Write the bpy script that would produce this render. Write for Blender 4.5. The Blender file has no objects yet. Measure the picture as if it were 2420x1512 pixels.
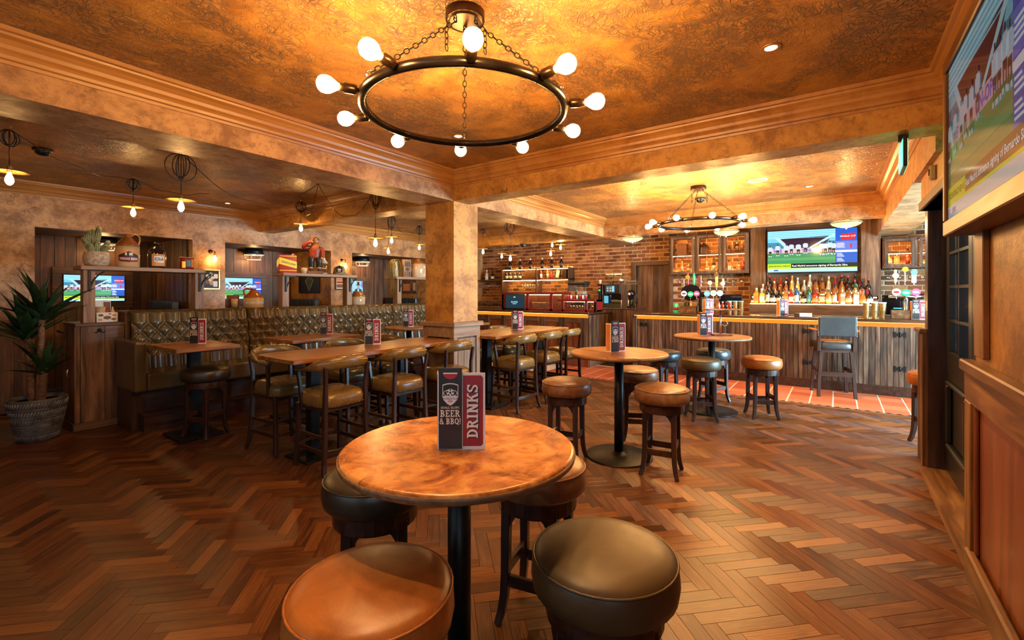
import bpy, math, random
from mathutils import Vector, Matrix, Euler
random.seed(7)
PI = math.pi
R = math.radians
scene = bpy.context.scene
col = scene.collection

# ------------------------------------------------------------------ camera
cam_data = bpy.data.cameras.new('camera')
cam_data.lens = 16.0
cam_data.sensor_width = 36.0
cam_data.shift_y = -65.0 / 2420.0
cam_data.clip_start = 0.05
cam = bpy.data.objects.new('camera', cam_data)
cam.location = (0, 0, 1.65)
cam.rotation_euler = (R(90), 0, R(35.6 - 90))
col.objects.link(cam)
scene.camera = cam

# ------------------------------------------------------------------ world, exposure
world = bpy.data.worlds.new('world')
scene.world = world
world.use_nodes = True
bg = world.node_tree.nodes['Background']
bg.inputs['Color'].default_value = (0.55, 0.72, 0.86, 1)
bg.inputs['Strength'].default_value = 1.2
vs = scene.view_settings
vs.view_transform = 'Standard'
vs.look = 'None'
vs.gamma = 1.0
vs.use_curve_mapping = False
vs.exposure = 0.40
scene.cycles.max_bounces = 5
scene.cycles.diffuse_bounces = 3
scene.cycles.glossy_bounces = 2
scene.cycles.transparent_max_bounces = 12
scene.cycles.sample_clamp_indirect = 6.0
scene.cycles.use_denoising = True
scene.cycles.use_adaptive_sampling = True
scene.cycles.adaptive_threshold = 0.04
scene.cycles.caustics_reflective = False
scene.cycles.caustics_refractive = False
WARM = (1.0, 0.555, 0.195)
BULB_W = 25.0        # chandelier bulb
PEND_W = 15.0        # pendant bulb

def area_light(name, loc, rot, sx, sy, power, color):
    d = bpy.data.lights.new(name, 'AREA')
    d.shape = 'RECTANGLE'; d.size = sx; d.size_y = sy
    d.energy = power; d.color = color
    o = bpy.data.objects.new(name, d)
    o.location = loc; o.rotation_euler = rot
    col.objects.link(o)
    return o
# daylight just outside the windows (behind the camera and beyond the right-hand opening)
area_light('window_daylight', (-2.48, 2.2, 1.75), (0, R(-90), 0), 1.6, 3.2, 16, (0.72, 0.86, 1.0))
area_light('window_daylight', (-1.25, -0.98, 1.75), (R(90), 0, 0), 1.9, 1.5, 35, (0.90, 0.92, 1.0))  # fill light through the added side window behind the camera
area_light('window_daylight', (7.3, -3.42, 1.5), (R(90), 0, 0), 3.4, 1.9, 1700, (0.55, 0.80, 1.0))

# ------------------------------------------------------------------ mesh helpers
def frame_of(d):
    d = d.normalized()
    a = Vector((0, 0, 1)) if abs(d.z) < 0.95 else Vector((1, 0, 0))
    x = d.cross(a).normalized()
    y = x.cross(d).normalized()
    return x, y

class MB:
    def __init__(s):
        s.v = []; s.f = []; s.sm = []; s.uv = {}
        s.M = None
    def add(s, vs_, fs_, smooth=False):
        o = len(s.v)
        if s.M is not None:
            vs_ = [s.M @ Vector(p) for p in vs_]
        s.v += [tuple(p) for p in vs_]
        s.f += [tuple(i + o for i in f) for f in fs_]
        s.sm += [smooth] * len(fs_)
        return s
    def box(s, x0, x1, y0, y1, z0, z1):
        return s.add([(x0,y0,z0),(x1,y0,z0),(x1,y1,z0),(x0,y1,z0),(x0,y0,z1),(x1,y0,z1),(x1,y1,z1),(x0,y1,z1)],
                     [(0,3,2,1),(4,5,6,7),(0,1,5,4),(1,2,6,5),(2,3,7,6),(3,0,4,7)])
    def obox(s, c, size, rz=0.0, rx=0.0, ry=0.0):
        m = Matrix.Translation(c) @ Euler((rx, ry, rz)).to_matrix().to_4x4()
        a, b, d = size[0]/2, size[1]/2, size[2]/2
        pts = [m @ Vector(p) for p in [(-a,-b,-d),(a,-b,-d),(a,b,-d),(-a,b,-d),(-a,-b,d),(a,-b,d),(a,b,d),(-a,b,d)]]
        return s.add(pts, [(0,3,2,1),(4,5,6,7),(0,1,5,4),(1,2,6,5),(2,3,7,6),(3,0,4,7)])
    def sweep(s, pts, sizes, up=None):
        """rectangular section swept along pts; sizes = list of (w, d)."""
        pts = [Vector(p) for p in pts]
        n = len(pts); vv = []
        for i, p in enumerate(pts):
            d = (pts[min(i+1, n-1)] - pts[max(i-1, 0)]).normalized()
            if up is None:
                x, y = frame_of(d)
            else:
                x = d.cross(Vector(up)).normalized(); y = x.cross(d).normalized()
            w, h = sizes[i] if isinstance(sizes, list) else sizes
            for a, b in ((-1,-1),(1,-1),(1,1),(-1,1)):
                vv.append(p + x*(a*w/2) + y*(b*h/2))
        ff = []
        for i in range(n-1):
            for k in range(4):
                ff.append((i*4+k, i*4+(k+1)%4, (i+1)*4+(k+1)%4, (i+1)*4+k))
        ff.append((3,2,1,0)); ff.append(tuple((n-1)*4+k for k in range(4)))
        return s.add(vv, ff)
    def tube(s, pts, r, n=8, closed=False, caps=True):
        pts = [Vector(p) for p in pts]
        m = len(pts); vv = []; px = None
        for i, p in enumerate(pts):
            if closed: d = pts[(i+1) % m] - pts[i-1]
            else: d = pts[min(i+1, m-1)] - pts[max(i-1, 0)]
            d = d.normalized()
            if px is None: x, y = frame_of(d)
            else:
                x = (px - d * px.dot(d))
                x = x.normalized() if x.length > 1e-6 else frame_of(d)[0]
                y = d.cross(x)
            px = x
            y = d.cross(x)
            rr = r[i] if isinstance(r, (list, tuple)) else r
            for k in range(n):
                a = 2*PI*k/n
                vv.append(p + x*(rr*math.cos(a)) + y*(rr*math.sin(a)))
        ff = []
        for i in range(m if closed else m-1):
            j = (i+1) % m
            for k in range(n):
                ff.append((i*n+k, i*n+(k+1)%n, j*n+(k+1)%n, j*n+k))
        s.add(vv, ff, True)
        if caps and not closed:
            s.f.append(tuple(len(s.v)-len(vv)+k for k in reversed(range(n)))); s.sm.append(False)
            s.f.append(tuple(len(s.v)-n+k for k in range(n))); s.sm.append(False)
        return s
    def lathe(s, prof, n=20, c=(0,0,0), smooth=True, a0=0.0, sx=1.0, sy=1.0):
        """prof: list of (r, z) from bottom to top."""
        vv = []; m = len(prof)
        for r, z in prof:
            for k in range(n):
                a = a0 + 2*PI*k/n
                vv.append((c[0]+sx*r*math.cos(a), c[1]+sy*r*math.sin(a), c[2]+z))
        ff = []
        for i in range(m-1):
            for k in range(n):
                ff.append((i*n+k, i*n+(k+1)%n, (i+1)*n+(k+1)%n, (i+1)*n+k))
        s.add(vv, ff, smooth)
        o = len(s.v)-len(vv)
        if prof[0][0] > 1e-5: s.f.append(tuple(o+k for k in reversed(range(n)))); s.sm.append(False)
        if prof[-1][0] > 1e-5: s.f.append(tuple(o+(m-1)*n+k for k in range(n))); s.sm.append(False)
        return s
    def ball(s, c, r, n=12, m=8, sc=(1,1,1)):
        pr = [(max(1e-6, math.sin(PI*i/m)), -math.cos(PI*i/m)) for i in range(m+1)]
        vv = []
        for rr, z in pr:
            for k in range(n):
                a = 2*PI*k/n
                vv.append((c[0]+r*sc[0]*rr*math.cos(a), c[1]+r*sc[1]*rr*math.sin(a), c[2]+r*sc[2]*z))
        ff = []
        for i in range(m):
            for k in range(n):
                ff.append((i*n+k, i*n+(k+1)%n, (i+1)*n+(k+1)%n, (i+1)*n+k))
        return s.add(vv, ff, True)
    def prism(s, poly, a0, a1, plane='xy'):
        """poly: 2-D outline (ccw); extruded along the third axis."""
        n = len(poly)
        def P3(p, a):
            if plane == 'xy': return (p[0], p[1], a)
            if plane == 'xz': return (p[0], a, p[1])
            return (a, p[0], p[1])
        vv = [P3(p, a0) for p in poly] + [P3(p, a1) for p in poly]
        ff = [tuple(reversed(range(n))), tuple(range(n, 2*n))]
        ff += [(i, (i+1) % n, n+(i+1) % n, n+i) for i in range(n)]
        return s.add(vv, ff)
    def face(s, pts):
        return s.add(pts, [tuple(range(len(pts)))])
    def mesh(s, name):
        me = bpy.data.meshes.new(name)
        me.from_pydata(s.v, [], s.f)
        me.polygons.foreach_set('use_smooth', s.sm)
        me.update()
        return me
    def build(s, name, mat, parent=None, loc=None, rot=None, bevel=0.0, seg=1, subd=0, label=None, kind=None):
        me = s.mesh(name)
        if mat is not None: me.materials.append(mat)
        return put(name, me, parent, loc, rot, bevel, seg, subd, label, kind)

def put(name, me, parent=None, loc=None, rot=None, bevel=0.0, seg=1, subd=0, label=None, kind=None):
    o = bpy.data.objects.new(name, me)
    col.objects.link(o)
    if parent is not None: o.parent = parent
    if loc is not None: o.location = loc
    if rot is not None: o.rotation_euler = rot
    if bevel > 0:
        b = o.modifiers.new('bevel', 'BEVEL'); b.width = bevel; b.segments = seg; b.limit_method = 'ANGLE'; b.angle_limit = R(40)
    if subd:
        b = o.modifiers.new('subd', 'SUBSURF'); b.levels = subd; b.render_levels = subd
    if label: o['label'] = label
    if kind: o['kind'] = kind
    return o

def tag(o, label=None, cat=None, group=None, kind=None):
    if label: o['label'] = label
    if cat: o['category'] = cat
    if group: o['group'] = group
    if kind: o['kind'] = kind
    return o

def thing(name, label, cat, loc=(0,0,0), rz=0.0, group=None):
    o = bpy.data.objects.new(name, None)
    o.empty_display_size = 0.05
    col.objects.link(o)
    o.location = loc; o.rotation_euler = (0, 0, rz)
    return tag(o, label, cat, group)

def struct(name, label=None):
    o = bpy.data.objects.new(name, None); o.empty_display_size = 0.05
    col.objects.link(o)
    return tag(o, label, kind='structure')

def copy_tree(o, parent=None):
    c = o.copy()
    col.objects.link(c)
    c.parent = parent
    for ch in list(o.children):
        copy_tree(ch, c)
    return c

def clone(o, label, loc, rz=0.0, group=None):
    c = copy_tree(o)
    c.location = loc; c.rotation_euler = (0, 0, rz)
    c['label'] = label
    if group: c['group'] = group
    return c

def swap_mat(root, old, new):
    """give a copied thing its own meshes where the material changes."""
    for ch in root.children_recursive:
        if ch.type == 'MESH' and ch.data.materials and ch.data.materials[0] == old:
            key = (ch.data.name, new.name)
            if key not in _swap:
                me = ch.data.copy(); me.materials[0] = new; _swap[key] = me
            ch.data = _swap[key]
_swap = {}

def text_polys(body, size=1.0, bold=0.0, align='CENTER'):
    cu = bpy.data.curves.new('txt', 'FONT')
    cu.body = body; cu.size = size; cu.align_x = align; cu.offset = bold; cu.resolution_u = 2
    o = bpy.data.objects.new('txt', cu)
    me = o.to_mesh()
    vv = [tuple(v.co) for v in me.vertices]; ff = [tuple(p.vertices) for p in me.polygons]
    o.to_mesh_clear()
    bpy.data.objects.remove(o); bpy.data.curves.remove(cu)
    return vv, ff

def mtext(mb, body, size, x, z, y=0.0, bold=0.0, align='CENTER', rot=0.0, sx=1.0):
    """flat print on the xz plane (faces -y)."""
    vv, ff = text_polys(body, size, bold, align)
    ca, sa = math.cos(rot), math.sin(rot)
    mb.add([(x + ca*a*sx - sa*b, y, z + sa*a*sx + ca*b) for a, b, c in vv], ff)

# slab-serif poster lettering
def _rect(a, b, c, d): return [(a,b),(c,b),(c,d),(a,d)]
def _arc(cx, cy, rx, ry, a0, a1, t, n=8):
    out = []
    for i in range(n):
        p, q = R(a0+(a1-a0)*i/n), R(a0+(a1-a0)*(i+1)/n)
        out.append([(cx+rx*math.cos(p), cy+ry*math.sin(p)), (cx+rx*math.cos(q), cy+ry*math.sin(q)),
                    (cx+(rx-t)*math.cos(q), cy+(ry-t*.75)*math.sin(q)), (cx+(rx-t)*math.cos(p), cy+(ry-t*.75)*math.sin(p))])
    return out
def _stem(x): return [_rect(x,0,x+.2,1), _rect(x-.1,0,x+.28,.13), _rect(x-.1,.87,x+.28,1)]
SLAB = {
 'D': (.8, _stem(.1) + _arc(.28,.5,.5,.5,-90,90,.2)),
 'R': (.84, _stem(.1) + _arc(.28,.73,.42,.27,-90,90,.2) + [[(.34,.5),(.54,.5),(.8,.02),(.58,.02)], _rect(.56,0,.86,.13)]),
 'I': (.42, _stem(.1)),
 'N': (.9, _stem(.1)[:1] + _stem(.62)[:1] + [_rect(0,0,.38,.13), _rect(0,.87,.3,1), _rect(.52,.87,.92,1), [(.1,1),(.32,1),(.82,0),(.6,0)]]),
 'K': (.86, _stem(.1) + [[(.3,.42),(.3,.62),(.62,.98),(.82,.98)], [(.38,.55),(.56,.62),(.84,.02),(.6,.02)], _rect(.56,0,.88,.13), _rect(.54,.87,.86,1)]),
 'S': (.74, _arc(.37,.73,.34,.27,20,270,.19) + _arc(.37,.27,.34,.27,-160,90,.19) + [_rect(.6,.72,.71,.98), _rect(.03,.02,.14,.3)]),
 'B': (.8, _stem(.1) + _arc(.28,.74,.4,.26,-90,90,.19) + _arc(.28,.27,.46,.27,-90,90,.19)),
 'E': (.74, _stem(.1) + [_rect(.2,0,.7,.14), _rect(.2,.86,.68,1), _rect(.2,.44,.52,.57), _rect(.56,0,.7,.3), _rect(.55,.72,.68,1)]),
 'Q': (.86, _arc(.42,.5,.42,.5,0,360,.2,14) + [[(.45,.28),(.6,.28),(.84,-.1),(.66,-.14)]]),
 '!': (.32, [_rect(.08,.3,.26,1), _rect(.08,0,.26,.18)]),
 '&': (.9, _arc(.36,.76,.24,.24,0,360,.15,12) + _arc(.36,.3,.34,.3,0,360,.18,12) + [[(.3,.62),(.46,.66),(.9,.04),(.68,.0)]]),
 ' ': (.3, []),
}
def slab(mb, body, h, x, z, y=0.0, rot=0.0, sx=1.0):
    ca, sa = math.cos(rot), math.sin(rot)
    tot = sum(SLAB[c][0] + .06 for c in body)
    pen = -tot/2
    for c in body:
        w, polys = SLAB[c]
        for p in polys:
            pp = [((pen+a)*h*sx, b*h) for a, b in p]
            mb.face([(x+ca*a-sa*b, y, z+sa*a+ca*b) for a, b in pp])
        pen += w + .06
# ------------------------------------------------------------------ materials
class NT:
    def __init__(s, name):
        s.m = bpy.data.materials.new(name); s.m.use_nodes = True
        s.t = s.m.node_tree; s.b = s.t.nodes['Principled BSDF']; s.out = s.t.nodes['Material Output']
    def n(s, typ, **kw):
        nd = s.t.nodes.new('ShaderNode' + typ)
        for k, v in kw.items():
            if k in nd.inputs: s.put(nd.inputs[k], v)
            else: setattr(nd, k, v)
        return nd
    def put(s, sock, v):
        if hasattr(v, 'is_output'): s.t.links.new(v, sock)
        else:
            if isinstance(v, (tuple, list)) and len(v) == 3 and sock.type == 'RGBA': v = (*v, 1)
            sock.default_value = v
    def set(s, **kw):
        for k, v in kw.items(): s.put(s.b.inputs[k.replace('_', ' ')], v)
        return s
    def math(s, op, a, b=0.0):
        nd = s.n('Math', operation=op); s.put(nd.inputs[0], a); s.put(nd.inputs[1], b); return nd.outputs[0]
    def mix(s, f, a, b, mode='MIX'):
        nd = s.n('Mix', data_type='RGBA', blend_type=mode)
        s.put(nd.inputs[0], f); s.put(nd.inputs[6], a); s.put(nd.inputs[7], b); return nd.outputs[2]
    def ramp(s, f, stops):
        nd = s.n('ValToRGB'); s.put(nd.inputs[0], f)
        e = nd.color_ramp.elements
        while len(e) < len(stops): e.new(0.5)
        for i, (p, c) in enumerate(stops):
            e[i].position = p; e[i].color = (*c, 1) if len(c) == 3 else c
        return nd.outputs[0]
    def noise(s, vec, scale, detail=3.0, rough=0.5, dist=0.0):
        nd = s.n('TexNoise', Scale=scale, Detail=detail, Roughness=rough, Distortion=dist)
        if vec is not None: s.put(nd.inputs['Vector'], vec)
        return nd.outputs[0]
    def coords(s, kind='Object', scale=(1,1,1), rnd=0.0):
        tc = s.n('TexCoord').outputs[kind]
        if rnd:
            oi = s.n('ObjectInfo').outputs['Random']
            cx = s.n('CombineXYZ'); v = s.math('MULTIPLY', oi, rnd)
            for i in range(3): s.put(cx.inputs[i], v)
            ad = s.n('VectorMath', operation='ADD'); s.put(ad.inputs[0], tc); s.put(ad.inputs[1], cx.outputs[0])
            tc = ad.outputs[0]
        if scale != (1,1,1):
            mp = s.n('Mapping'); s.put(mp.inputs['Vector'], tc); mp.inputs['Scale'].default_value = scale
            tc = mp.outputs[0]
        return tc
    def bump(s, h, strength=0.3, dist=0.01):
        nd = s.n('Bump', Strength=strength, Distance=dist); s.put(nd.inputs['Height'], h)
        s.put(s.b.inputs['Normal'], nd.outputs[0]); return s

def plain(name, c, rough=0.5, metal=0.0, vary=0.12, scale=6.0, bump=0.0, coat=0.0, rnd=3.0):
    k = NT(name); v = k.coords('Object', rnd=rnd)
    f = k.noise(v, scale, 2, 0.6)
    d = tuple(x*(1-vary*1.6) for x in c); l = tuple(min(1, x*(1+vary)) for x in c)
    k.set(Base_Color=k.ramp(f, [(0.3, d), (0.7, l)]), Roughness=rough, Metallic=metal)
    if coat: k.set(Coat_Weight=coat, Coat_Roughness=0.15)
    if bump: k.bump(k.noise(v, scale*8, 3), bump, 0.004)
    return k.m

def wood(name, dark, mid, light, axis='z', scale=1.0, rough=0.45, bump=0.25, rnd=23.0, vary=0.5, coat=0.0, knots=True):
    k = NT(name)
    st = {'x': (1.2, 14, 14), 'y': (14, 1.2, 14), 'z': (14, 14, 1.2)}[axis]
    v = k.coords('Object', tuple(a*scale for a in st), rnd=rnd)
    g = k.noise(v, 1.0, 3, 0.65, 0.6)
    fine = k.noise(k.coords('Object', tuple(a*scale*4 for a in st), rnd=rnd), 1.0, 1, 0.6)
    blot = k.noise(k.coords('Object', rnd=rnd), 2.2*scale, 1)
    c = k.ramp(g, [(0.3, dark), (0.5, mid), (0.72, light)])
    c = k.mix(k.math('MULTIPLY', fine, 0.35), c, dark)
    oi = k.n('ObjectInfo').outputs['Random']
    hv = k.n('HueSaturation'); k.put(hv.inputs['Color'], c)
    k.put(hv.inputs['Value'], k.math('ADD', k.math('MULTIPLY', oi, vary), 1.0-vary*0.5))
    c2 = k.mix(k.ramp(blot, [(0.42, (0,0,0)), (0.75, (.6,.6,.6))]), hv.outputs[0], dark)
    k.set(Base_Color=c2, Roughness=k.math('ADD', k.math('MULTIPLY', g, 0.25), rough-0.12))
    if coat: k.set(Coat_Weight=coat, Coat_Roughness=0.2)
    k.bump(g, bump, 0.004)
    return k.m

def leather(name, c, worn, rough=0.36, amount=0.5, scale=3.0, crk=0.0):
    k = NT(name); v = k.coords('Object', rnd=5.0)
    a = k.noise(v, scale*1.6, 3, 0.6, 1.0); b = k.noise(v, scale*7, 3, 0.7, 0.4)
    m = k.math('MULTIPLY', k.ramp(a, [(0.38, (0,0,0)), (0.72, (1,1,1))]), amount)
    cc = k.mix(m, tuple(x*0.75 for x in c), worn)
    vor = k.n('TexVoronoi', feature='DISTANCE_TO_EDGE', Scale=scale*2.2)
    wv = k.n('VectorMath', operation='ADD'); k.put(wv.inputs[0], v)
    nz = k.n('TexNoise', Scale=scale*1.5, Detail=3.0); k.put(nz.inputs['Vector'], v); k.put(wv.inputs[1], nz.outputs['Color'])
    k.put(vor.inputs['Vector'], wv.outputs[0])
    crack = k.math('MULTIPLY', k.ramp(vor.outputs['Distance'], [(0.0, (1,1,1)), (0.03, (0,0,0))]), k.math('MULTIPLY', b, crk))
    if crk: cc = k.mix(crack, cc, tuple(min(1, x*1.35+.02) for x in worn))
    k.set(Base_Color=cc, Roughness=k.math('ADD', k.math('MULTIPLY', b, 0.22), rough-0.1), Specular_IOR_Level=0.55)
    k.bump(a, 0.12, 0.004)
    return k.m

def emit(name, c, s, sample=True):
    k = NT(name)
    k.set(Base_Color=(0.0, 0.0, 0.0), Emission_Color=c, Emission_Strength=s, Roughness=0.4)
    if not sample: k.m.cycles.emission_sampling = 'NONE'
    return k.m

def thin_glass(name, tint=(1,1,1), gloss=0.12, alpha=0.0, body=(1,1,1)):
    k = NT(name)
    tr = k.n('BsdfTransparent', Color=tint); gl = k.n('BsdfGlossy', Color=(1,1,1), Roughness=0.05)
    fr = k.n('LayerWeight', Blend=0.35)
    f = k.math('ADD', k.math('MULTIPLY', fr.outputs['Facing'], 0.55), gloss*0.5)
    ms = k.n('MixShader'); k.put(ms.inputs[0], f); k.put(ms.inputs[1], tr.outputs[0]); k.put(ms.inputs[2], gl.outputs[0])
    o = ms.outputs[0]
    if alpha:
        df = k.n('BsdfDiffuse', Color=body); m2 = k.n('MixShader'); k.put(m2.inputs[0], alpha); k.put(m2.inputs[1], o); k.put(m2.inputs[2], df.outputs[0]); o = m2.outputs[0]
    k.t.links.new(o, k.out.inputs['Surface'])
    return k.m

def make_plaster(name, c1, c2, c3, gloss=0.5):
    k = NT(name); v = k.coords('Object')
    big = k.noise(v, 0.9, 3, 0.6, 0.5); mid = k.noise(v, 3.4, 6, 0.74, 0.25)
    fin = k.noise(v, 17, 4, 0.7, 0.2)
    c = k.ramp(big, [(0.3, c1), (0.62, c2)])
    c = k.mix(k.ramp(mid, [(0.44, (0,0,0)), (0.62, (.85,.85,.85))]), c, c3)
    c = k.mix(k.ramp(fin, [(0.52, (0,0,0)), (0.70, (.6,.6,.6))]), c, tuple(x*.7 for x in c3))
    cr = k.n('TexVoronoi', feature='DISTANCE_TO_EDGE', Scale=1.7)
    dv = k.n('VectorMath', operation='ADD'); nz = k.n('TexNoise', Scale=2.6, Detail=3.0); k.put(nz.inputs['Vector'], v)
    k.put(dv.inputs[0], v); k.put(dv.inputs[1], nz.outputs['Color']); k.put(cr.inputs['Vector'], dv.outputs[0])
    crack = k.math('MULTIPLY', k.ramp(cr.outputs['Distance'], [(0.0, (1,1,1)), (0.014, (0,0,0))]), k.ramp(big, [(0.5, (0,0,0)), (0.62, (.7,.7,.7))]))
    c = k.mix(crack, c, tuple(x*0.35 for x in c3))
    k.set(Base_Color=c, Roughness=k.math('ADD', k.math('MULTIPLY', mid, 0.3), gloss-0.15))
    k.bump(mid, 0.5, 0.014)
    return k.m

def make_ceiling():
    k = NT('embossed_ceiling_paper'); v = k.coords('Object')
    nz = k.n('TexNoise', Scale=3.2, Detail=3.0); k.put(nz.inputs['Vector'], v)
    sc = k.n('VectorMath', operation='SCALE'); k.put(sc.inputs[0], nz.outputs['Color']); sc.inputs['Scale'].default_value = 0.6
    ad = k.n('VectorMath', operation='ADD'); k.put(ad.inputs[0], v); k.put(ad.inputs[1], sc.outputs[0])
    v1 = k.n('TexVoronoi', feature='DISTANCE_TO_EDGE', Scale=15.0); k.put(v1.inputs['Vector'], ad.outputs[0])
    v2 = k.n('TexVoronoi', feature='DISTANCE_TO_EDGE', Scale=38.0); k.put(v2.inputs['Vector'], ad.outputs[0])
    wv = k.n('TexWave', wave_type='RINGS', Scale=5.0, Distortion=9.0, Detail=2.0); k.put(wv.inputs['Vector'], v)
    l1 = k.ramp(v1.outputs['Distance'], [(0.0, (1,1,1)), (0.11, (0,0,0))])
    l2 = k.ramp(v2.outputs['Distance'], [(0.0, (1,1,1)), (0.10, (0,0,0))])
    l3 = k.ramp(wv.outputs['Fac'], [(0.82, (0,0,0)), (0.98, (.6,.6,.6))])
    lines = k.math('MAXIMUM', l1, k.math('MAXIMUM', l2, l3))
    big = k.noise(v, 1.5, 4, 0.65, 0.8); mid = k.noise(v, 5.0, 3, 0.65)
    mask = k.ramp(big, [(0.41, (.12,.12,.12)), (0.52, (1,1,1))])
    c = k.ramp(mid, [(0.32, (0.36,0.150,0.028)), (0.66, (0.62,0.31,0.072))])
    c = k.mix(k.math('MULTIPLY', k.math('MULTIPLY', lines, mask), 0.95), c, (0.060,0.056,0.060))
    c = k.mix(k.math('MULTIPLY', k.ramp(big, [(0.5,(0,0,0)),(0.66,(1,1,1))]), 0.38), c, (0.12,0.06,0.028))
    k.set(Base_Color=c, Roughness=k.math('ADD', k.math('MULTIPLY', mid, 0.25), 0.22), Specular_IOR_Level=0.65)
    k.bump(k.math('ADD', lines, k.math('MULTIPLY', mid, 0.6)), 0.5, 0.007)
    return k.m

def make_parquet():
    k = NT('oak_parquet')
    uv = k.n('UVMap').outputs[0]
    isl = k.n('NewGeometry').outputs['Random Per Island']
    oi = k.n('ObjectInfo').outputs['Random']
    rnd = k.math('FRACT', k.math('ADD', isl, k.math('MULTIPLY', oi, 7.31)))
    of = k.n('CombineXYZ'); k.put(of.inputs[0], k.math('MULTIPLY', rnd, 71.0)); k.put(of.inputs[1], k.math('MULTIPLY', rnd, 133.0))
    ad = k.n('VectorMath', operation='ADD'); k.put(ad.inputs[0], uv); k.put(ad.inputs[1], of.outputs[0])
    mp = k.n('Mapping'); k.put(mp.inputs['Vector'], ad.outputs[0]); mp.inputs['Scale'].default_value = (3.0, 26.0, 1.0)
    wv = k.n('TexWave', wave_type='BANDS', bands_direction='Y', Scale=0.8, Distortion=7.0, Detail=1.0)
    wv.inputs['Detail Scale'].default_value = 0.8
    k.put(wv.inputs['Vector'], mp.outputs[0])
    g = k.noise(mp.outputs[0], 1.4, 2, 0.7, 0.5)
    mp2 = k.n('Mapping'); k.put(mp2.inputs['Vector'], ad.outputs[0]); mp2.inputs['Scale'].default_value = (9.0, 190.0, 1.0)
    pore = k.noise(mp2.outputs[0], 1.0, 0, 0.5)
    base = k.ramp(rnd, [(0.0, (0.028,0.007,0.0018)), (0.35, (0.066,0.0185,0.0038)), (0.7, (0.102,0.031,0.0065)), (1.0, (0.19,0.066,0.015))])
    c = k.mix(k.math('MULTIPLY', k.ramp(wv.outputs['Fac'], [(0.1,(1,1,1)),(0.5,(0,0,0))]), 0.55), base, (0.05,0.015,0.005))
    c = k.mix(k.math('MULTIPLY', k.ramp(g, [(0.45,(0,0,0)),(0.75,(1,1,1))]), 0.35), c, (0.26,0.105,0.03))
    c = k.mix(k.ramp(pore, [(0.6,(0,0,0)),(0.75,(.6,.6,.6))]), c, (0.045,0.014,0.005))
    tc = k.coords('Object')
    k.set(Base_Color=c, Roughness=k.math('ADD', k.math('MULTIPLY', g, 0.16), 0.27), Specular_IOR_Level=0.55)
    tg = k.n('Tangent', direction_type='UV_MAP'); tg.uv_map = 'UVMap'
    k.set(Anisotropic=0.75, Tangent=tg.outputs[0])
    k.bump(pore, 0.15, -0.002)
    return k.m

M = {}
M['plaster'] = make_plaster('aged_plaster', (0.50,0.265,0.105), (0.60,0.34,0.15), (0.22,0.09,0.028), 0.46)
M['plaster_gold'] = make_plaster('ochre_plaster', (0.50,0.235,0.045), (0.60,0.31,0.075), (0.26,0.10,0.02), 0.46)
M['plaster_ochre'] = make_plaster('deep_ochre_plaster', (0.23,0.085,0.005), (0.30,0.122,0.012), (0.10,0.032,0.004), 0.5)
M['ceiling'] = make_ceiling()
M['parquet'] = make_parquet()
M['screed'] = plain('dark_subfloor', (0.03,0.012,0.006), 0.8)
M['cornice'] = wood('polished_cornice', (0.30,0.115,0.025), (0.48,0.22,0.055), (0.58,0.30,0.09), 'x', 0.3, 0.33, 0.05, vary=0.1)
M['barn_z'] = wood('weathered_plank', (0.040,0.015,0.007), (0.18,0.080,0.034), (0.36,0.19,0.095), 'z', 1.0, 0.5, 0.5, vary=0.7)
M['barn_x'] = wood('weathered_board', (0.055,0.022,0.010), (0.17,0.078,0.035), (0.29,0.15,0.075), 'x', 1.0, 0.5, 0.5, vary=0.6)
M['barn_y'] = wood('weathered_board_y', (0.055,0.022,0.010), (0.17,0.078,0.035), (0.29,0.15,0.075), 'y', 1.0, 0.5, 0.5, vary=0.6)
M['nook_z'] = wood('dark_nook_plank', (0.045,0.018,0.008), (0.18,0.078,0.032), (0.31,0.15,0.068), 'z', 0.8, 0.5, 0.5, vary=0.8)
M['bar_z'] = wood('bar_front_plank', (0.018,0.008,0.005), (0.105,0.052,0.026), (0.245,0.145,0.082), 'z', 1.3, 0.45, 0.6, vary=0.8)
M['rail_x'] = wood('honey_timber', (0.055,0.019,0.005), (0.17,0.068,0.016), (0.29,0.135,0.040), 'x', 0.9, 0.45, 0.4, vary=0.2)
M['rail_z'] = wood('honey_timber_z', (0.055,0.019,0.005), (0.17,0.068,0.016), (0.29,0.135,0.040), 'z', 0.9, 0.45, 0.4, vary=0.2)
M['pale_x'] = wood('pale_shelf_timber', (0.20,0.11,0.06), (0.42,0.26,0.15), (0.55,0.37,0.23), 'x', 0.9, 0.5, 0.4, vary=0.2)
M['pale_z'] = wood('pale_post_timber', (0.16,0.085,0.045), (0.36,0.21,0.12), (0.48,0.31,0.19), 'z', 0.9, 0.5, 0.4, vary=0.2)
M['mahog'] = wood('red_panel_wood', (0.09,0.020,0.006), (0.20,0.050,0.014), (0.28,0.085,0.025), 'z', 0.7, 0.34, 0.08, vary=0.2)
M['dark'] = wood('dark_stained_wood', (0.012,0.005,0.004), (0.038,0.015,0.010), (0.075,0.030,0.018), 'z', 1.0, 0.32, 0.1, vary=0.4)
M['dark_x'] = wood('dark_stained_rail', (0.014,0.006,0.004), (0.045,0.017,0.010), (0.085,0.033,0.018), 'x', 1.0, 0.32, 0.1, vary=0.3)
M['bartop'] = wood('bar_top_wood', (0.035,0.012,0.006), (0.085,0.030,0.012), (0.13,0.05,0.02), 'y', 1.0, 0.25, 0.08, vary=0.1)
M['table'] = wood('table_top_wood', (0.16,0.055,0.014), (0.34,0.14,0.035), (0.46,0.21,0.06), 'x', 0.7, 0.30, 0.12, vary=0.2)
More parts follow.
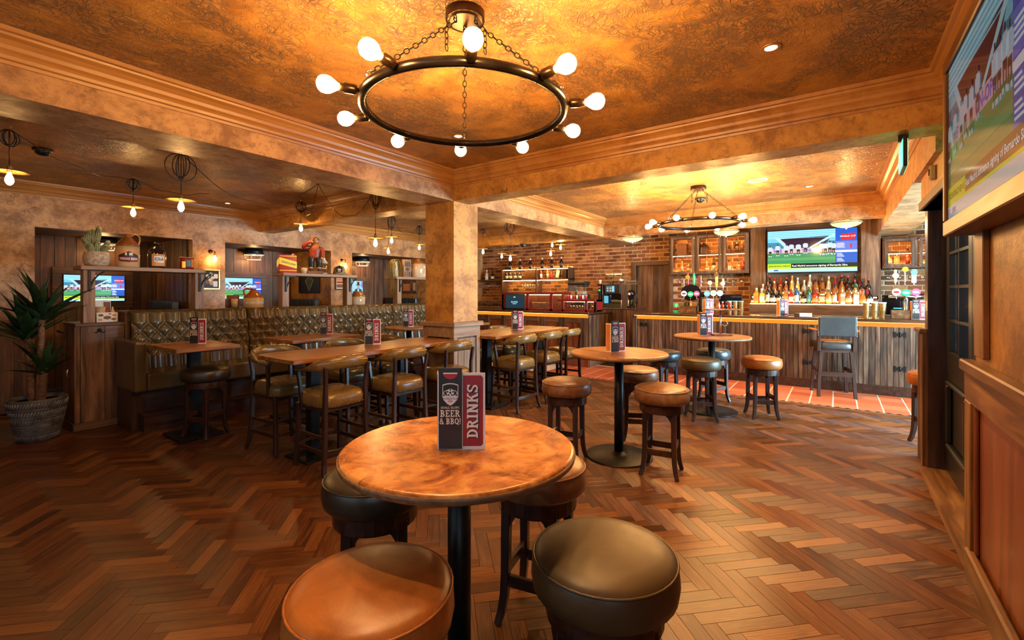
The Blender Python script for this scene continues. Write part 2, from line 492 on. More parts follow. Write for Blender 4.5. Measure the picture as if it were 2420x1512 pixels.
M['table_edge'] = wood('table_edge_wood', (0.09,0.04,0.015), (0.22,0.11,0.045), (0.33,0.19,0.09), 'x', 2.0, 0.45, 0.4, vary=0.2)
M['leather_olive'] = leather('olive_leather', (0.185,0.108,0.030), (0.29,0.185,0.065), 0.25, 0.3)
M['leather_bench'] = leather('olive_brown_leather', (0.105,0.066,0.024), (0.135,0.088,0.036), 0.22, 0.25)
M['leather_tan'] = leather('tan_leather', (0.40,0.115,0.014), (0.50,0.17,0.030), 0.36, 0.7, 4.0, 0.3)
M['leather_brown'] = leather('worn_brown_leather', (0.17,0.062,0.020), (0.27,0.135,0.06), 0.36, 0.8, 5.0, 0.5)
M['leather_khaki'] = leather('khaki_leather', (0.085,0.050,0.017), (0.115,0.074,0.030), 0.42, 0.5)
M['leather_black'] = leather('black_leather', (0.034,0.040,0.041), (0.065,0.068,0.066), 0.30, 0.4)
M['leather_ebony'] = leather('ebony_leather', (0.026,0.020,0.012), (0.050,0.038,0.022), 0.34, 0.5)
M['iron'] = plain('black_iron', (0.016,0.016,0.017), 0.42, 0.6, 0.3, 10)
M['bronze'] = plain('dark_bronze', (0.075,0.042,0.022), 0.30, 0.9, 0.3, 8)
M['black_steel'] = plain('blackened_steel', (0.040,0.030,0.024), 0.26, 0.85, 0.3, 8)
M['brass'] = plain('aged_brass', (0.70,0.44,0.16), 0.36, 0.85, 0.2)
M['steel'] = plain('polished_steel', (0.72,0.72,0.70), 0.16, 1.0, 0.08)
M['black'] = plain('black_paint', (0.014,0.013,0.012), 0.38, 0.0, 0.2)
M['black_gloss'] = plain('black_gloss', (0.008,0.008,0.010), 0.12, 0.0, 0.1)
M['door'] = plain('black_green_paint', (0.010,0.010,0.009), 0.33, 0.0, 0.25, 4)
M['white'] = plain('white_card', (0.80,0.80,0.80), 0.45, 0.0, 0.03)
M['cream'] = plain('cream_print', (0.78,0.72,0.62), 0.5, 0.0, 0.05)
M['red'] = plain('crimson_card', (0.32,0.012,0.022), 0.42, 0.0, 0.1)
M['redpaint'] = plain('deep_red_paint', (0.20,0.008,0.006), 0.35, 0.0, 0.15)
M['holder'] = plain('black_card_sleeve', (0.016,0.013,0.015), 0.35, 0.0, 0.15)
M['print_black'] = plain('black_print', (0.012,0.011,0.012), 0.5)
M['print_red'] = plain('red_print', (0.5,0.02,0.03), 0.5)
M['orange_card'] = plain('orange_print', (0.62,0.22,0.05), 0.5)
M['glass'] = thin_glass('clear_glass', (0.97,0.98,0.98), 0.14)
M['pane'] = thin_glass('window_glass', (0.80,0.88,0.90), 0.16)
M['led'] = emit('amber_led_strip', (1.0,0.26,0.015), 0.95)
M['led_warm'] = emit('warm_led_strip', (1.0,0.58,0.18), 45.0)
M['led_under'] = emit('under_nosing_led', (1.0,0.50,0.12), 4.0)
M['led_cab'] = emit('cabinet_led', (1.0,0.52,0.14), 130.0)
M['led_shelf'] = emit('bottle_shelf_led', (1.0,0.60,0.20), 9.0)
M['bulb_core'] = emit('glowing_filament', (1.0,0.80,0.50), 60.0, False)
M['diffuser'] = emit('opal_lamp_glass', (1.0,0.66,0.27), 1.6)
M['downlight'] = emit('downlight_disc', (1.0,0.85,0.6), 14.0)
def make_bulb_glass():
    k = NT('bulb_glass')
    tr = k.n('BsdfTransparent', Color=(1,0.93,0.8)); gl = k.n('BsdfGlossy', Color=(1,0.95,0.85), Roughness=0.05)
    em = k.n('Emission', Color=(1.0,0.82,0.52), Strength=1.5)
    fr = k.n('LayerWeight', Blend=0.3)
    a = k.n('AddShader'); k.put(a.inputs[0], tr.outputs[0]); k.put(a.inputs[1], em.outputs[0])
    ms = k.n('MixShader'); k.put(ms.inputs[0], k.math('MULTIPLY', fr.outputs['Facing'], 0.5)); k.put(ms.inputs[1], a.outputs[0]); k.put(ms.inputs[2], gl.outputs[0])
    k.t.links.new(ms.outputs[0], k.out.inputs['Surface'])
    k.m.cycles.emission_sampling = 'NONE'
    return k.m
M['bulb_glass'] = make_bulb_glass()
def make_brick():
    k = NT('reclaimed_brick'); v = k.coords('Object')
    isl = k.n('NewGeometry').outputs['Random Per Island']; oi = k.n('ObjectInfo').outputs['Random']
    rnd = k.math('FRACT', k.math('ADD', isl, k.math('MULTIPLY', oi, 5.7)))
    c = k.ramp(rnd, [(0.0,(0.11,0.030,0.012)),(0.3,(0.24,0.070,0.020)),(0.6,(0.36,0.125,0.034)),(0.85,(0.44,0.20,0.06)),(1.0,(0.22,0.10,0.04))])
    n = k.noise(v, 14, 5, 0.7)
    c = k.mix(k.ramp(n, [(0.5,(0,0,0)),(0.75,(.5,.5,.5))]), c, (0.08,0.03,0.015))
    k.set(Base_Color=c, Roughness=0.75); k.bump(n, 0.5, 0.01)
    return k.m
M['brick'] = make_brick()
M['mortar'] = plain('lime_mortar', (0.60,0.40,0.22), 0.9, 0, 0.2, 12, 0.3)
def make_tile():
    k = NT('terracotta_tile'); v = k.coords('Object', rnd=9.0)
    oi = k.n('ObjectInfo').outputs['Random']
    n = k.noise(v, 5, 5, 0.6)
    c = k.ramp(oi, [(0.0,(0.38,0.075,0.025)),(0.5,(0.48,0.115,0.042)),(1.0,(0.55,0.16,0.07))])
    c = k.mix(k.math('MULTIPLY', n, 0.4), c, (0.30,0.06,0.02))
    k.set(Base_Color=c, Roughness=k.math('ADD', k.math('MULTIPLY', n, 0.2), 0.28)); k.bump(n, 0.15, 0.004)
    return k.m
M['tile'] = make_tile()
M['grout'] = plain('pale_grout', (0.60,0.56,0.50), 0.8)
def make_table_copper():
    k = NT('mottled_round_table_top'); v = k.coords('Object', rnd=11.0)
    a = k.noise(v, 5.5, 5, 0.72, 1.4); b = k.noise(v, 13.0, 4, 0.7, 0.8)
    c = k.ramp(a, [(0.36,(0.13,0.035,0.008)),(0.46,(0.30,0.095,0.018)),(0.56,(0.46,0.19,0.045)),(0.68,(0.56,0.30,0.10))])
    c = k.mix(k.ramp(b, [(0.52,(0,0,0)),(0.68,(.7,.7,.7))]), c, (0.16,0.045,0.010))
    k.set(Base_Color=c, Roughness=k.math('ADD', k.math('MULTIPLY', b, 0.2), 0.16), Specular_IOR_Level=0.55)
    k.bump(b, 0.15, 0.004)
    return k.m
M['copper'] = make_table_copper()
M['terra_glaze'] = plain('brown_glaze', (0.33,0.10,0.020), 0.16, 0, 0.2, 4, 0, 0.6)
M['cream_glaze'] = plain('cream_glaze', (0.58,0.43,0.25), 0.2, 0, 0.1, 4, 0, 0.6)
M['leaf'] = plain('dark_green_leaf', (0.020,0.055,0.020), 0.35, 0, 0.4, 5)
M['bark'] = plain('cane_bark', (0.20,0.105,0.055), 0.75, 0, 0.4, 20, 0.5)
M['soil'] = plain('soil', (0.03,0.018,0.01), 0.9)
# ------------------------------------------------------------------ setting
ZC = 3.20; ZB = 2.835            # ceiling, underside of the beams
XA, XB = -2.3, 11.3              # wall behind the camera, far wall
YR, YL, YN = -0.645, 9.233, 10.95  # right wall, left wall, back of the booths
FWD = (math.cos(R(35.6)), math.sin(R(35.6))); RGT = (math.sin(R(35.6)), -math.cos(R(35.6)))
def view(x, y, z):
    d = x*FWD[0] + y*FWD[1]; l = x*RGT[0] + y*RGT[1]
    if d < 0.1: return None
    return 1210 + 1075.6*l/d, 691 - 1075.6*(z-1.65)/d, d

# floor: sub-floor, parquet blocks, terracotta tiles
floor = MB().box(XA-.2, XB+.2, -3.6, YN+.2, -0.12, -0.012).build('floor', M['screed'])
tag(floor, 'herringbone oak parquet floor with a terracotta strip along the bar', kind='structure')
PL, PW, PT = 0.38, 0.08, 0.012
def uv_box(me, L, W):
    uvl = me.uv_layers.new(name='UVMap')
    for p in me.polygons:
        for li in p.loop_indices:
            co = me.vertices[me.loops[li].vertex_index].co
            uvl.data[li].uv = (co.x, co.y)
def block_mesh(vert):
    g = 0.0007; b = MB(); c = 0.0008
    L, W = PL/2-g, PW/2-g
    b.add([(-L,-W,-PT),(L,-W,-PT),(L,W,-PT),(-L,W,-PT),(-L,-W,-c),(L,-W,-c),(L,W,-c),(-L,W,-c),(-L+c,-W+c,0),(L-c,-W+c,0),(L-c,W-c,0),(-L+c,W-c,0)],
          [(0,1,5,4),(1,2,6,5),(2,3,7,6),(3,0,4,7),(4,5,9,8),(5,6,10,9),(6,7,11,10),(7,4,8,11),(8,9,10,11)])
    return b
bm0 = block_mesh(False); pme = bm0.mesh('parquet_block'); uv_box(pme, PL, PW); pme.materials.append(M['parquet'])
blocks = []
X0 = 0.024; s2 = math.sqrt(0.5)
for m in range(-14, 20):
    for k in range(-60, 140):
        for hv in (0, 1):
            if hv == 0: u, v, a = k*PW+m*PL+PL/2, k*PW-m*PL+PW/2, 0.0
            else: u, v, a = k*PW-PW+m*PL+PW/2, k*PW-m*PL+PL/2, PI/2
            x, y = (u-v)*s2+X0, (u+v)*s2
            if XA+.2 < x < 7.93 and -1.3 < y < 9.1 and not (y < YR-.18 and x < 5.6) and not (y > 7.5 and 1.5 < x):
                blocks.append((x, y, a+PI/4))
            elif 5.9 < x < 7.93 and -3.4 < y <= -1.3:
                blocks.append((x, y, a+PI/4))
def bscore(b):
    q = view(b[0], b[1], 0)
    if q is None or not (-40 < q[0] < 2460 and -20 < q[1] < 1540): return 99
    return q[2]
blocks.sort(key=bscore)
for i, (x, y, a) in enumerate(blocks[:300]):
    put('parquet_block', pme, floor, (x, y, 0), (0, 0, a))
b = MB(); uvs = []
bv = [Vector(v) for v in bm0.v]
for x, y, a in blocks[300:]:
    mtx = Matrix.Translation((x, y, 0)) @ Matrix.Rotation(a, 4, 'Z')
    b.add([mtx @ v for v in bv], bm0.f)
    for f in bm0.f:
        uvs += [(bv[i].x, bv[i].y) for i in f]
me = b.mesh('parquet'); me.materials.append(M['parquet'])
ul = me.uv_layers.new(name='UVMap')
ul.data.foreach_set('uv', [c for p in uvs for c in p])
put('parquet', me, floor, kind='stuff')
# threshold boards along the door recess and the strip where wood meets tile
MB().box(3.68, 5.78, -0.87, YR+.03, -0.012, 0.0015).build('threshold_board', M['rail_x'], floor)
MB().box(7.93, 8.03, -3.4, 5.2, -0.012, 0.001).build('threshold_board', M['barn_y'], floor)
# tiles
MB().box(8.03, 9.6, -3.4, 9.0, -0.03, -0.006).build('grout_bed', M['grout'], floor)
tw = 0.29; tme = MB().box(-tw/2+.006, tw/2-.006, -tw/2+.011, tw/2-.011, -0.012, 0.0).mesh('floor_tile'); tme.materials.append(M['tile'])
n_t = 0
for i in range(5):
    for j in range(-9, 19):
        x, y = 8.03+.145+i*tw, 0.057-tw/2+j*tw+.0
        if y > 5.1: continue
        put('floor_tile', tme, floor, (x, y, 0)); n_t += 1

# ceiling
ceil = MB().box(XA-.2, XB+.2, -3.6, YL+.2, ZC, ZC+.15).build('ceiling', M['ceiling'])
tag(ceil, 'gold embossed paper ceiling with dark worn patches', kind='structure')

def cornice_run(mb, a, b, nrm, z=ZC, m0=True, m1=True, s=1.0):
    """moulding profile swept from a to b; nrm points into the room."""
    prof = [(0,-.185),(.012,-.185),(.016,-.165),(.034,-.160),(.040,-.140),(.036,-.120),(.052,-.108),(.060,-.085),(.078,-.060),(.104,-.044),(.108,-.030),(.128,-.026),(.132,0),(0,0)]
    a, b, nrm = Vector(a), Vector(b), Vector(nrm); d = (b-a).normalized(); vv = []
    for e, (p, mt, sg) in enumerate(((a, m0, 1), (b, m1, -1))):
        for o, h in prof:
            q = p + nrm*(o*s) + (d*(o*s*sg) if mt else Vector((0,0,0)))
            vv.append((q.x, q.y, z+h*s))
    n = len(prof)
    mb.add(vv, [(i, (i+1) % n, n+(i+1) % n, n+i) for i in range(n)] + [tuple(range(n)), tuple(range(n, 2*n))])

def beam(name, x0, x1, y0, y1, z0, mat, label, z1=ZC):
    o = MB().box(x0, x1, y0, y1, z0, z1).build(name, mat); tag(o, label, kind='structure'); return o
trim = []
t1 = beam('trim_1', XA, 10.9, 4.05, 4.57, ZB, M['plaster'], 'long plastered ceiling beam running from the left foreground past the pillar')
t2 = beam('trim_2', 4.36, 4.66, YR-.1, 4.05, ZB, M['plaster_gold'], 'plastered cross beam running from the pillar to the right wall')
t3 = beam('trim_3', 4.36, 4.66, 4.57, YL, ZB, M['plaster_gold'], 'plastered cross beam running from the pillar to the booth wall')
t4 = beam('trim_4', 9.0, 9.34, -1.05, 4.05, ZB, M['plaster'], 'plastered beam above the bar carrying three dome lamps')
t5 = beam('trim_5', 9.0, 9.34, 4.57, YL, ZB, M['plaster_gold'], 'plastered beam above the food counter')
t6 = beam('trim_6', 4.66, XB, -1.06, -0.60, 2.72, M['plaster'], 'plastered beam along the right edge of the bar room')
def corn(name, runs, label):
    mb = MB()
    for r_ in runs: cornice_run(mb, *r_)
    o = mb.build(name, M['cornice']); tag(o, label, kind='structure')
corn('trim_7', [((XA,4.05,0),(4.36,4.05,0),(0,-1,0),ZC,False,True), ((4.36,4.05,0),(4.36,YR,0),(-1,0,0)), ((4.36,YR,0),(XA,YR,0),(0,1,0),ZC,True,False)], 'moulded cornice around the chandelier ceiling')
corn('trim_8', [((4.66,4.05,0),(9.0,4.05,0),(0,-1,0)), ((9.0,4.05,0),(9.0,-.6,0),(-1,0,0)), ((9.0,-.6,0),(4.66,-.6,0),(0,1,0))], 'moulded cornice around the bar room ceiling')
corn('trim_9', [((XA,YL,0),(4.36,YL,0),(0,-1,0),ZC,False,True), ((4.36,YL,0),(4.36,4.57,0),(-1,0,0),ZC,True,False)], 'moulded cornice along the booth wall')
corn('trim_10', [((4.66,YL,0),(9.0,YL,0),(0,-1,0),ZC,False,True), ((9.0,YL,0),(9.0,4.57,0),(-1,0,0),ZC,True,False)], 'moulded cornice behind the pillar')
for i, xj in enumerate((10.0, 10.65)):
    o = MB().box(xj, xj+.13, 4.57, YL, 3.06, ZC).build('trim_%d' % (11+i), M['barn_y']); tag(o, ('nearer' if i == 0 else 'further') + ' dark timber joist over the food counter back bar', kind='structure')

# pillar
pil = struct('trim_13', 'square plastered pillar with a timber panelled base')
MB().box(4.36, 4.84, 4.05, 4.57, 1.26, ZB).build('shaft', M['plaster_gold'], pil)
MB().box(4.30, 4.90, 3.99, 4.63, 1.20, 1.26).build('cap', M['pale_x'], pil, bevel=.006)
MB().box(4.335, 4.865, 4.025, 4.595, 1.06, 1.20).build('top_rail', M['pale_x'], pil, bevel=.004)
MB().box(4.37, 4.83, 4.06, 4.56, 0, 1.06).build('core', M['barn_z'], pil)
for (a, b_, c, d) in ((4.335,4.41,4.025,4.10),(4.79,4.865,4.025,4.10),(4.335,4.41,4.52,4.595),(4.79,4.865,4.52,4.595)):
    MB().box(a, b_, c, d, 0, 1.06).build('corner_board', M['pale_z'], pil, bevel=.004)
for q in range(3):
    MB().box(4.43+q*.117, 4.43+q*.117+.11, 4.035, 4.07, .12, 1.04).build('panel_board', M['pale_z'], pil)
    MB().box(4.345, 4.38, 4.12+q*.13, 4.12+q*.13+.123, .12, 1.04).build('panel_board', M['pale_z'], pil)
MB().box(4.32, 4.88, 4.01, 4.61, 0, .12).build('plinth', M['barn_x'], pil, bevel=.005)

# left wall with three booths
wl = struct('wall_left', 'aged plaster wall with three plank-lined booths')
MB().box(XA, XB, YL, YL+.16, 2.58, ZC).build('header', M['plaster'], wl)
piers = [(XA, 1.304), (3.239, 3.763), (5.93, 6.474), (8.92, XB)]
for a, b_ in piers: MB().box(a, b_, YL, YL+.16, 0, 2.58).build('pier', M['plaster'], wl)
for a, b_ in piers[:-1]: MB().box(max(a, 0), b_, YL+.16, YN, 0, 2.62).build('partition', M['plaster_gold'], wl)
MB().box(8.92, 9.2, YL+.16, YN, 0, 2.62).build('partition', M['plaster_gold'], wl)
MB().box(0, 9.2, YL+.16, YN+.1, 2.62, 2.72).build('booth_ceiling', M['barn_x'], wl)
MB().box(0, 9.2, YN, YN+.1, 0, 2.72).build('booth_back', M['black'], wl)
rp = random.Random(3)
for a, b_ in ((1.304, 3.239), (3.763, 5.93), (6.474, 8.92)):      # back planks
    x = a
    while x < b_-.02:
        w = min(rp.uniform(.13, .2), b_-x)
        MB().box(x+.003, x+w-.003, YN-rp.uniform(.022,.032), YN, 0, 2.62).build('plank', M['nook_z'], wl); x += w
for n_, xs in enumerate((3.239, 5.93, 8.92)):                      # right-hand side of each booth
    if n_ == 0:
        y = YL+.20
        while y < YN-.04:
            w = min(rp.uniform(.11, .18), YN-.03-y)
            MB().box(xs-rp.uniform(.022,.03), xs, y+.002, y+w-.002, 0, 2.62).build('plank', M['nook_z'], wl); y += w
# wainscot on the near-left pier
wz = 1.25
x = 0.3
while x < 1.30:
    w = min(.20, 1.30-x); MB().box(x+.002, x+w-.002, YL-.03, YL, 0.09, wz-.02).build('plank', M['barn_z'], wl); x += w
MB().box(XA, 1.31, YL-.05, YL, wz-.02, wz+.02).build('dado_rail', M['barn_x'], wl, bevel=.005)
bl = MB().box(XA, 1.31, YL-.05, YL, 0, .11).build('baseboard_left', M['barn_x'], bevel=.005); tag(bl, 'dark timber skirting under the booth wall wainscot', kind='structure')

# far brick wall
wf = struct('wall_far', 'reclaimed brick wall behind the bar')
DW0, DW1, DZ = 3.36, 4.18, 2.33   # service doorway
mb = MB(); mb.box(XB, XB+.2, -3.6, DW0, 0, ZC); mb.box(XB, XB+.2, DW1, YL+.2, 0, ZC); mb.box(XB, XB+.2, DW0, DW1, DZ, ZC)
mb.build('mortar_bed', M['mortar'], wf)
CH, BWd = .094, .222
bricks = []
for r_ in range(int(ZC/CH)):
    off = (r_ % 2)*BWd/2
    j = -3.5+off
    while j < YL+.1:
        z = r_*CH
        yc = j+BWd/2
        if z > 1.0 and not (DW0-.11 < yc < DW1+.11 and z < DZ+.05):
            bricks.append((yc, z))
        j += BWd
def brick_score(q):
    p = view(XB, q[0], q[1])
    yc, z = q
    hid = (-.7 < yc < 1.6) or (1.5 < yc < 3.3 and z > 2.0 and False) or p is None or p[0] > 2190 or p[0] < 1130
    return (1 if hid else 0, p[2] if p else 99)
bricks.sort(key=brick_score)
bme = [MB().box(-.007-dz, 0, -BWd/2+.009, BWd/2-.009, .008, CH-.010).mesh('brick') for dz in (0, .003, .006)]
for q in bme: q.materials.append(M['brick'])
for i, (y, z) in enumerate(bricks[:300]): _b = put('brick', bme[i % 3], wf, (XB, y+rp.uniform(-.006,.006), z+rp.uniform(-.003,.003)), (rp.uniform(-.02,.02),0,0)); _b.scale = (1, rp.uniform(.90,1.05), rp.uniform(.88,1.06))
mb = MB()
for i, (y, z) in enumerate(bricks[300:]):
    a_, c_ = rp.uniform(-.010,.010), rp.uniform(-.005,.005); mb.box(XB-.007-(i % 3)*.003, XB, y-BWd/2+.009+a_, y+BWd/2-.009+a_*.5, z+.008+c_, z+CH-.010+c_*.6)
mb.build('brickwork', M['brick'], wf, kind='stuff')
# service doorway behind the bar
d2 = struct('door_2', 'dark plank door in a timber frame in the brick wall')
for k in range(6):
    w = (DW1-DW0)/6; MB().box(XB+.04, XB+.07, DW0+k*w+.002, DW0+(k+1)*w-.002, 0, DZ).build('plank', M['nook_z'], d2)
for a, b_ in ((DW0-.10, DW0), (DW1, DW1+.12)): MB().box(XB-.06, XB+.08, a, b_, 0, DZ+.10).build('jamb', M['barn_z'], d2, bevel=.004)
MB().box(XB-.06, XB+.08, DW0, DW1, DZ, DZ+.10).build('head', M['barn_y'], d2, bevel=.004)

# right wall: panelled part, door recess, half-height pier
wr = struct('wall_right', 'ochre plaster wall with a panelled timber wainscot beside the door')
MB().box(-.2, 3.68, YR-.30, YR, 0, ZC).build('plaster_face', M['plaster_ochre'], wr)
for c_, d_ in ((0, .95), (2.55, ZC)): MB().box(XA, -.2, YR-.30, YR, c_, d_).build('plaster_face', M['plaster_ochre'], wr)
MB().box(3.68, 5.785, YR-.30, YR, 2.42, ZC).build('over_door', M['plaster_gold'], wr)
MB().box(5.785, 5.95, -1.06, -.69, 0, 2.72).build('jamb_post', M['dark'], wr, bevel=.004)
MB().box(3.68, 5.785, YR-.30, YR+.02, 2.42, 2.50).build('door_head', M['barn_x'], wr, bevel=.004)
MB().box(3.37, 3.55, YR, YR+.03, 1.30, 2.42).build('door_architrave', M['rail_z'], wr, bevel=.004)
MB().box(-.2, 3.72, YR, YR+.065, 1.20, 1.262).build('dado_cap', M['rail_x'], wr, bevel=.008)
MB().box(-.2, 3.70, YR, YR+.045, 1.03, 1.20).build('top_rail', M['rail_x'], wr, bevel=.004)
MB().box(-.2, 3.70, YR, YR+.045, 0.0, .17).build('bottom_rail', M['rail_x'], wr, bevel=.004)
MB().box(-.2, 3.62, YR+.02, YR+.06, .17, .205).build('panel_mould', M['rail_x'], wr, bevel=.01)
for a, b_ in ((3.56, 3.70), (1.85, 2.0), (.2, .35)): MB().box(a, b_, YR, YR+.045, .17, 1.03).build('stile', M['rail_z'], wr, bevel=.004)
for a, b_ in ((2.0, 3.56), (.35, 1.85)):
    MB().box(a, b_, YR, YR+.012, .17, 1.03).build('panel', M['mahog'], wr)
    MB().box(b_-.045, b_, YR+.012, YR+.032, .2, 1.03).build('panel_bead', M['mahog'], wr, bevel=.006)
# short half-height pier past the door
hp = struct('trim_14', 'short half-height panelled pier beyond the black door')
MB().box(5.955, 6.12, -.80, -.66, 0, 1.26).build('core', M['barn_z'], hp)
MB().box(5.80, 5.88, -.69, -.655, .0, 1.26).build('stile', M['rail_z'], hp)
MB().box(6.05, 6.12, -.69, -.655, .0, 1.26).build('stile', M['rail_z'], hp)
MB().box(5.88, 6.05, -.69, -.668, .0, 1.26).build('panel', M['rail_z'], hp)
MB().box(5.79, 6.14, -.69, -.63, 1.26, 1.30).build('cap', M['rail_x'], hp, bevel=.006)

# black glazed door in the recess
d1 = struct('door_1', 'black painted half-glazed double door in the right-hand recess')
yd = -.86
for k, (a, b_) in enumerate(((3.72, 4.72), (4.73, 5.73))):
    for c, d in ((a, a+.12), (b_-.12, b_)): MB().box(c, d, yd, yd+.05, .02, 2.40).build('stile', M['door'], d1, bevel=.004)
    for c, d in ((.02, .26), (.86, 1.12), (2.27, 2.40)): MB().box(a+.12, b_-.12, yd, yd+.05, c, d).build('rail', M['door'], d1, bevel=.004)
    MB().box(a+.12, b_-.12, yd+.008, yd+.03, .26, .86).build('panel', M['door'], d1)
    for c, d in ((.26, .30), (.82, .86)): MB().box(a+.12, b_-.12, yd+.03, yd+.075, c, d).build('panel_mould', M['door'], d1, bevel=.012)
    for c, d in ((a+.12, a+.16), (b_-.16, b_-.12)): MB().box(c, d, yd+.03, yd+.075, .30, .82).build('panel_mould', M['door'], d1, bevel=.012)
    for z in (1.40, 1.70, 2.0): MB().box(a+.12, b_-.12, yd+.005, yd+.045, z-.012, z+.012).build('glazing_bar', M['door'], d1)
    MB().box((a+b_)/2-.012, (a+b_)/2+.012, yd+.005, yd+.045, 1.12, 2.27).build('glazing_bar', M['door'], d1)
    MB().box(a+.12, b_-.12, yd+.02, yd+.026, 1.12, 2.27).build('pane', M['pane'], d1)
# wall behind the camera with a broad window; far right room with a window
wb = struct('wall_back', 'plaster wall with a broad window behind the viewpoint')
for a, b_, c, d in ((-.95, .6, 0, ZC), (3.8, YN, 0, ZC), (.6, 3.8, 0, .95), (.6, 3.8, 2.55, ZC)): MB().box(XA-.1, XA, a, b_, c, d).build('wall_panel', M['plaster'], wb)
w1 = struct('window_1', 'broad front window')
for y in (.6, 1.66, 2.73, 3.76): MB().box(XA-.08, XA-.02, y, y+.04, .95, 2.55).build('frame', M['door'], w1)
MB().box(XA-.055, XA-.05, .6, 3.8, .95, 2.55).build('pane', M['pane'], w1)
w3 = struct('fill_window', 'added unseen side window behind the viewpoint, letting in fill light')  # unseen window added to send cool fill onto the left beam
for x in (XA, -1.27, -.24): MB().box(x, x+.04, YR-.24, YR-.18, .95, 2.55).build('frame', M['door'], w3)
MB().box(XA, -.2, YR-.215, YR-.21, .95, 2.55).build('pane', M['pane'], w3)
we = struct('wall_right_far', 'plaster wall with a window in the room beyond the door')
for a, b_, c, d in ((5.6, 5.62, 0, ZC), (9.0, XB+.2, 0, ZC), (5.6, 9.0, 0, .55), (5.6, 9.0, 2.5, ZC)): MB().box(a, b_, -3.40, -3.30, c, d).build('wall_panel', M['plaster'], we)
w2 = struct('window_2', 'tall side window beyond the half-height pier')
for x in (5.62, 6.74, 7.86, 8.96): MB().box(x, x+.04, -3.38, -3.32, .55, 2.5).build('frame', M['door'], w2)
MB().box(5.62, 9.0, -3.355, -3.35, .55, 2.5).build('pane', M['pane'], w2)
ws = struct('wall_right_side', 'plaster wall behind the door lobby')
MB().box(5.75, 5.85, -3.4, -1.06, 0, ZC).build('wall_panel', M['plaster'], ws)
# ------------------------------------------------------------------ furniture helpers
def etube(mb, pts, rad, up=(0,0,1), n=10, caps=True):
    """elliptical section (rw sideways, rh along up) swept along pts."""
    pts = [Vector(p) for p in pts]; m = len(pts); vv = []
    for i, p in enumerate(pts):
        d = (pts[min(i+1, m-1)] - pts[max(i-1, 0)]).normalized()
        x = d.cross(Vector(up)).normalized(); y = x.cross(d).normalized()
        rw, rh = rad[i]
        for k in range(n):
            a = 2*PI*k/n
            vv.append(p + x*(rw*math.cos(a)) + y*(rh*math.sin(a)))
    ff = [(i*n+k, i*n+(k+1)%n, (i+1)*n+(k+1)%n, (i+1)*n+k) for i in range(m-1) for k in range(n)]
    mb.add(vv, ff, True)
    o = len(mb.v)-len(vv)
    if caps:
        mb.f.append(tuple(o+k for k in reversed(range(n)))); mb.sm.append(False)
        mb.f.append(tuple(o+(m-1)*n+k for k in range(n))); mb.sm.append(False)
def smooth_path(pts, k=4):
    pts = [Vector(p) for p in pts]; out = []
    for i in range(len(pts)-1):
        p0, p1, p2, p3 = pts[max(i-1,0)], pts[i], pts[i+1], pts[min(i+2,len(pts)-1)]
        for j in range(k):
            t = j/k
            out.append(0.5*((2*p1)+(p2-p0)*t+(2*p0-5*p1+4*p2-p3)*t*t+(3*p1-p0-3*p2+p3)*t**3))
    out.append(pts[-1]); return out
def cushion(mb, ax, ay, prof, n=32, p=4.5, c=(0,0), taper=0.0):
    vv = []
    for s, z in prof:
        for k in range(n):
            a = 2*PI*k/n; ca, sa = math.cos(a), math.sin(a)
            x = ax*s*math.copysign(abs(ca)**(2/p), ca); y = ay*s*math.copysign(abs(sa)**(2/p), sa)
            x *= 1 + taper*(y/ay if ay else 0)
            vv.append((c[0]+x, c[1]+y, z))
    m = len(prof)
    ff = [(i*n+k, i*n+(k+1)%n, (i+1)*n+(k+1)%n, (i+1)*n+k) for i in range(m-1) for k in range(n)]
    ff += [tuple(reversed(range(n))), tuple((m-1)*n+k for k in range(n))]
    mb.add(vv, ff, True)

# ------------------------------------------------------------------ round bar stools
def make_stool():
    t = thing('bar_stool', 'x', 'stool')
    mb = MB(); mb.lathe([(.19,.645),(.222,.650),(.240,.668),(.246,.70),(.244,.735),(.238,.764),(.232,.774),(.215,.786),(.17,.797),(.10,.803),(.03,.805),(.0005,.805)], 36)
    pad = mb.build('seat_pad', M['leather_khaki'], t)
    a = MB().tube([(.2385*math.cos(2*PI*k/40), .2385*math.sin(2*PI*k/40), .768) for k in range(40)], .0045, 6, True).build('piping', M['leather_khaki'], pad)
    MB().lathe([(.15,.565),(.195,.567),(.197,.575),(.197,.640),(.19,.645)], 28, smooth=False).build('seat_ring', M['dark_x'], t)
    for sx, sy in ((1,1),(-1,1),(-1,-1),(1,-1)):
        pts = [(sx*.122,sy*.122,.60),(sx*.124,sy*.124,.45),(sx*.126,sy*.126,.25),(sx*.131,sy*.131,.14),(sx*.142,sy*.142,.06),(sx*.158,sy*.158,0)]
        mb = MB(); mb.sweep(pts, [(.046,.046),(.044,.044),(.042,.042),(.040,.040),(.037,.037),(.033,.033)], up=(0.001,1,0))
        mb.build('leg', M['dark'], t, bevel=.004)
    for k in range(4):
        a = k*PI/2; c, s_ = math.cos(a), math.sin(a)
        z = .215 if k % 2 == 0 else .265
        MB().obox((.126*c, .126*s_, z), (.024, .21, .058), a).build('stretcher', M['dark_x'], t, bevel=.003)
        mb = MB(); mb.M = Matrix.Rotation(a, 4, 'Z')
        mb.prism([(-.10,.57),(-.10,.49),(-.075,.535),(-.04,.565)], .115, .135, 'yz'); mb.build('corner_bracket', M['dark_x'], t)
        mb = MB(); mb.M = Matrix.Rotation(a, 4, 'Z'); mb.prism([(.04,.565),(.075,.535),(.10,.49),(.10,.57)], .115, .135, 'yz'); mb.build('corner_bracket', M['dark_x'], t)
    return t
stool0 = make_stool()
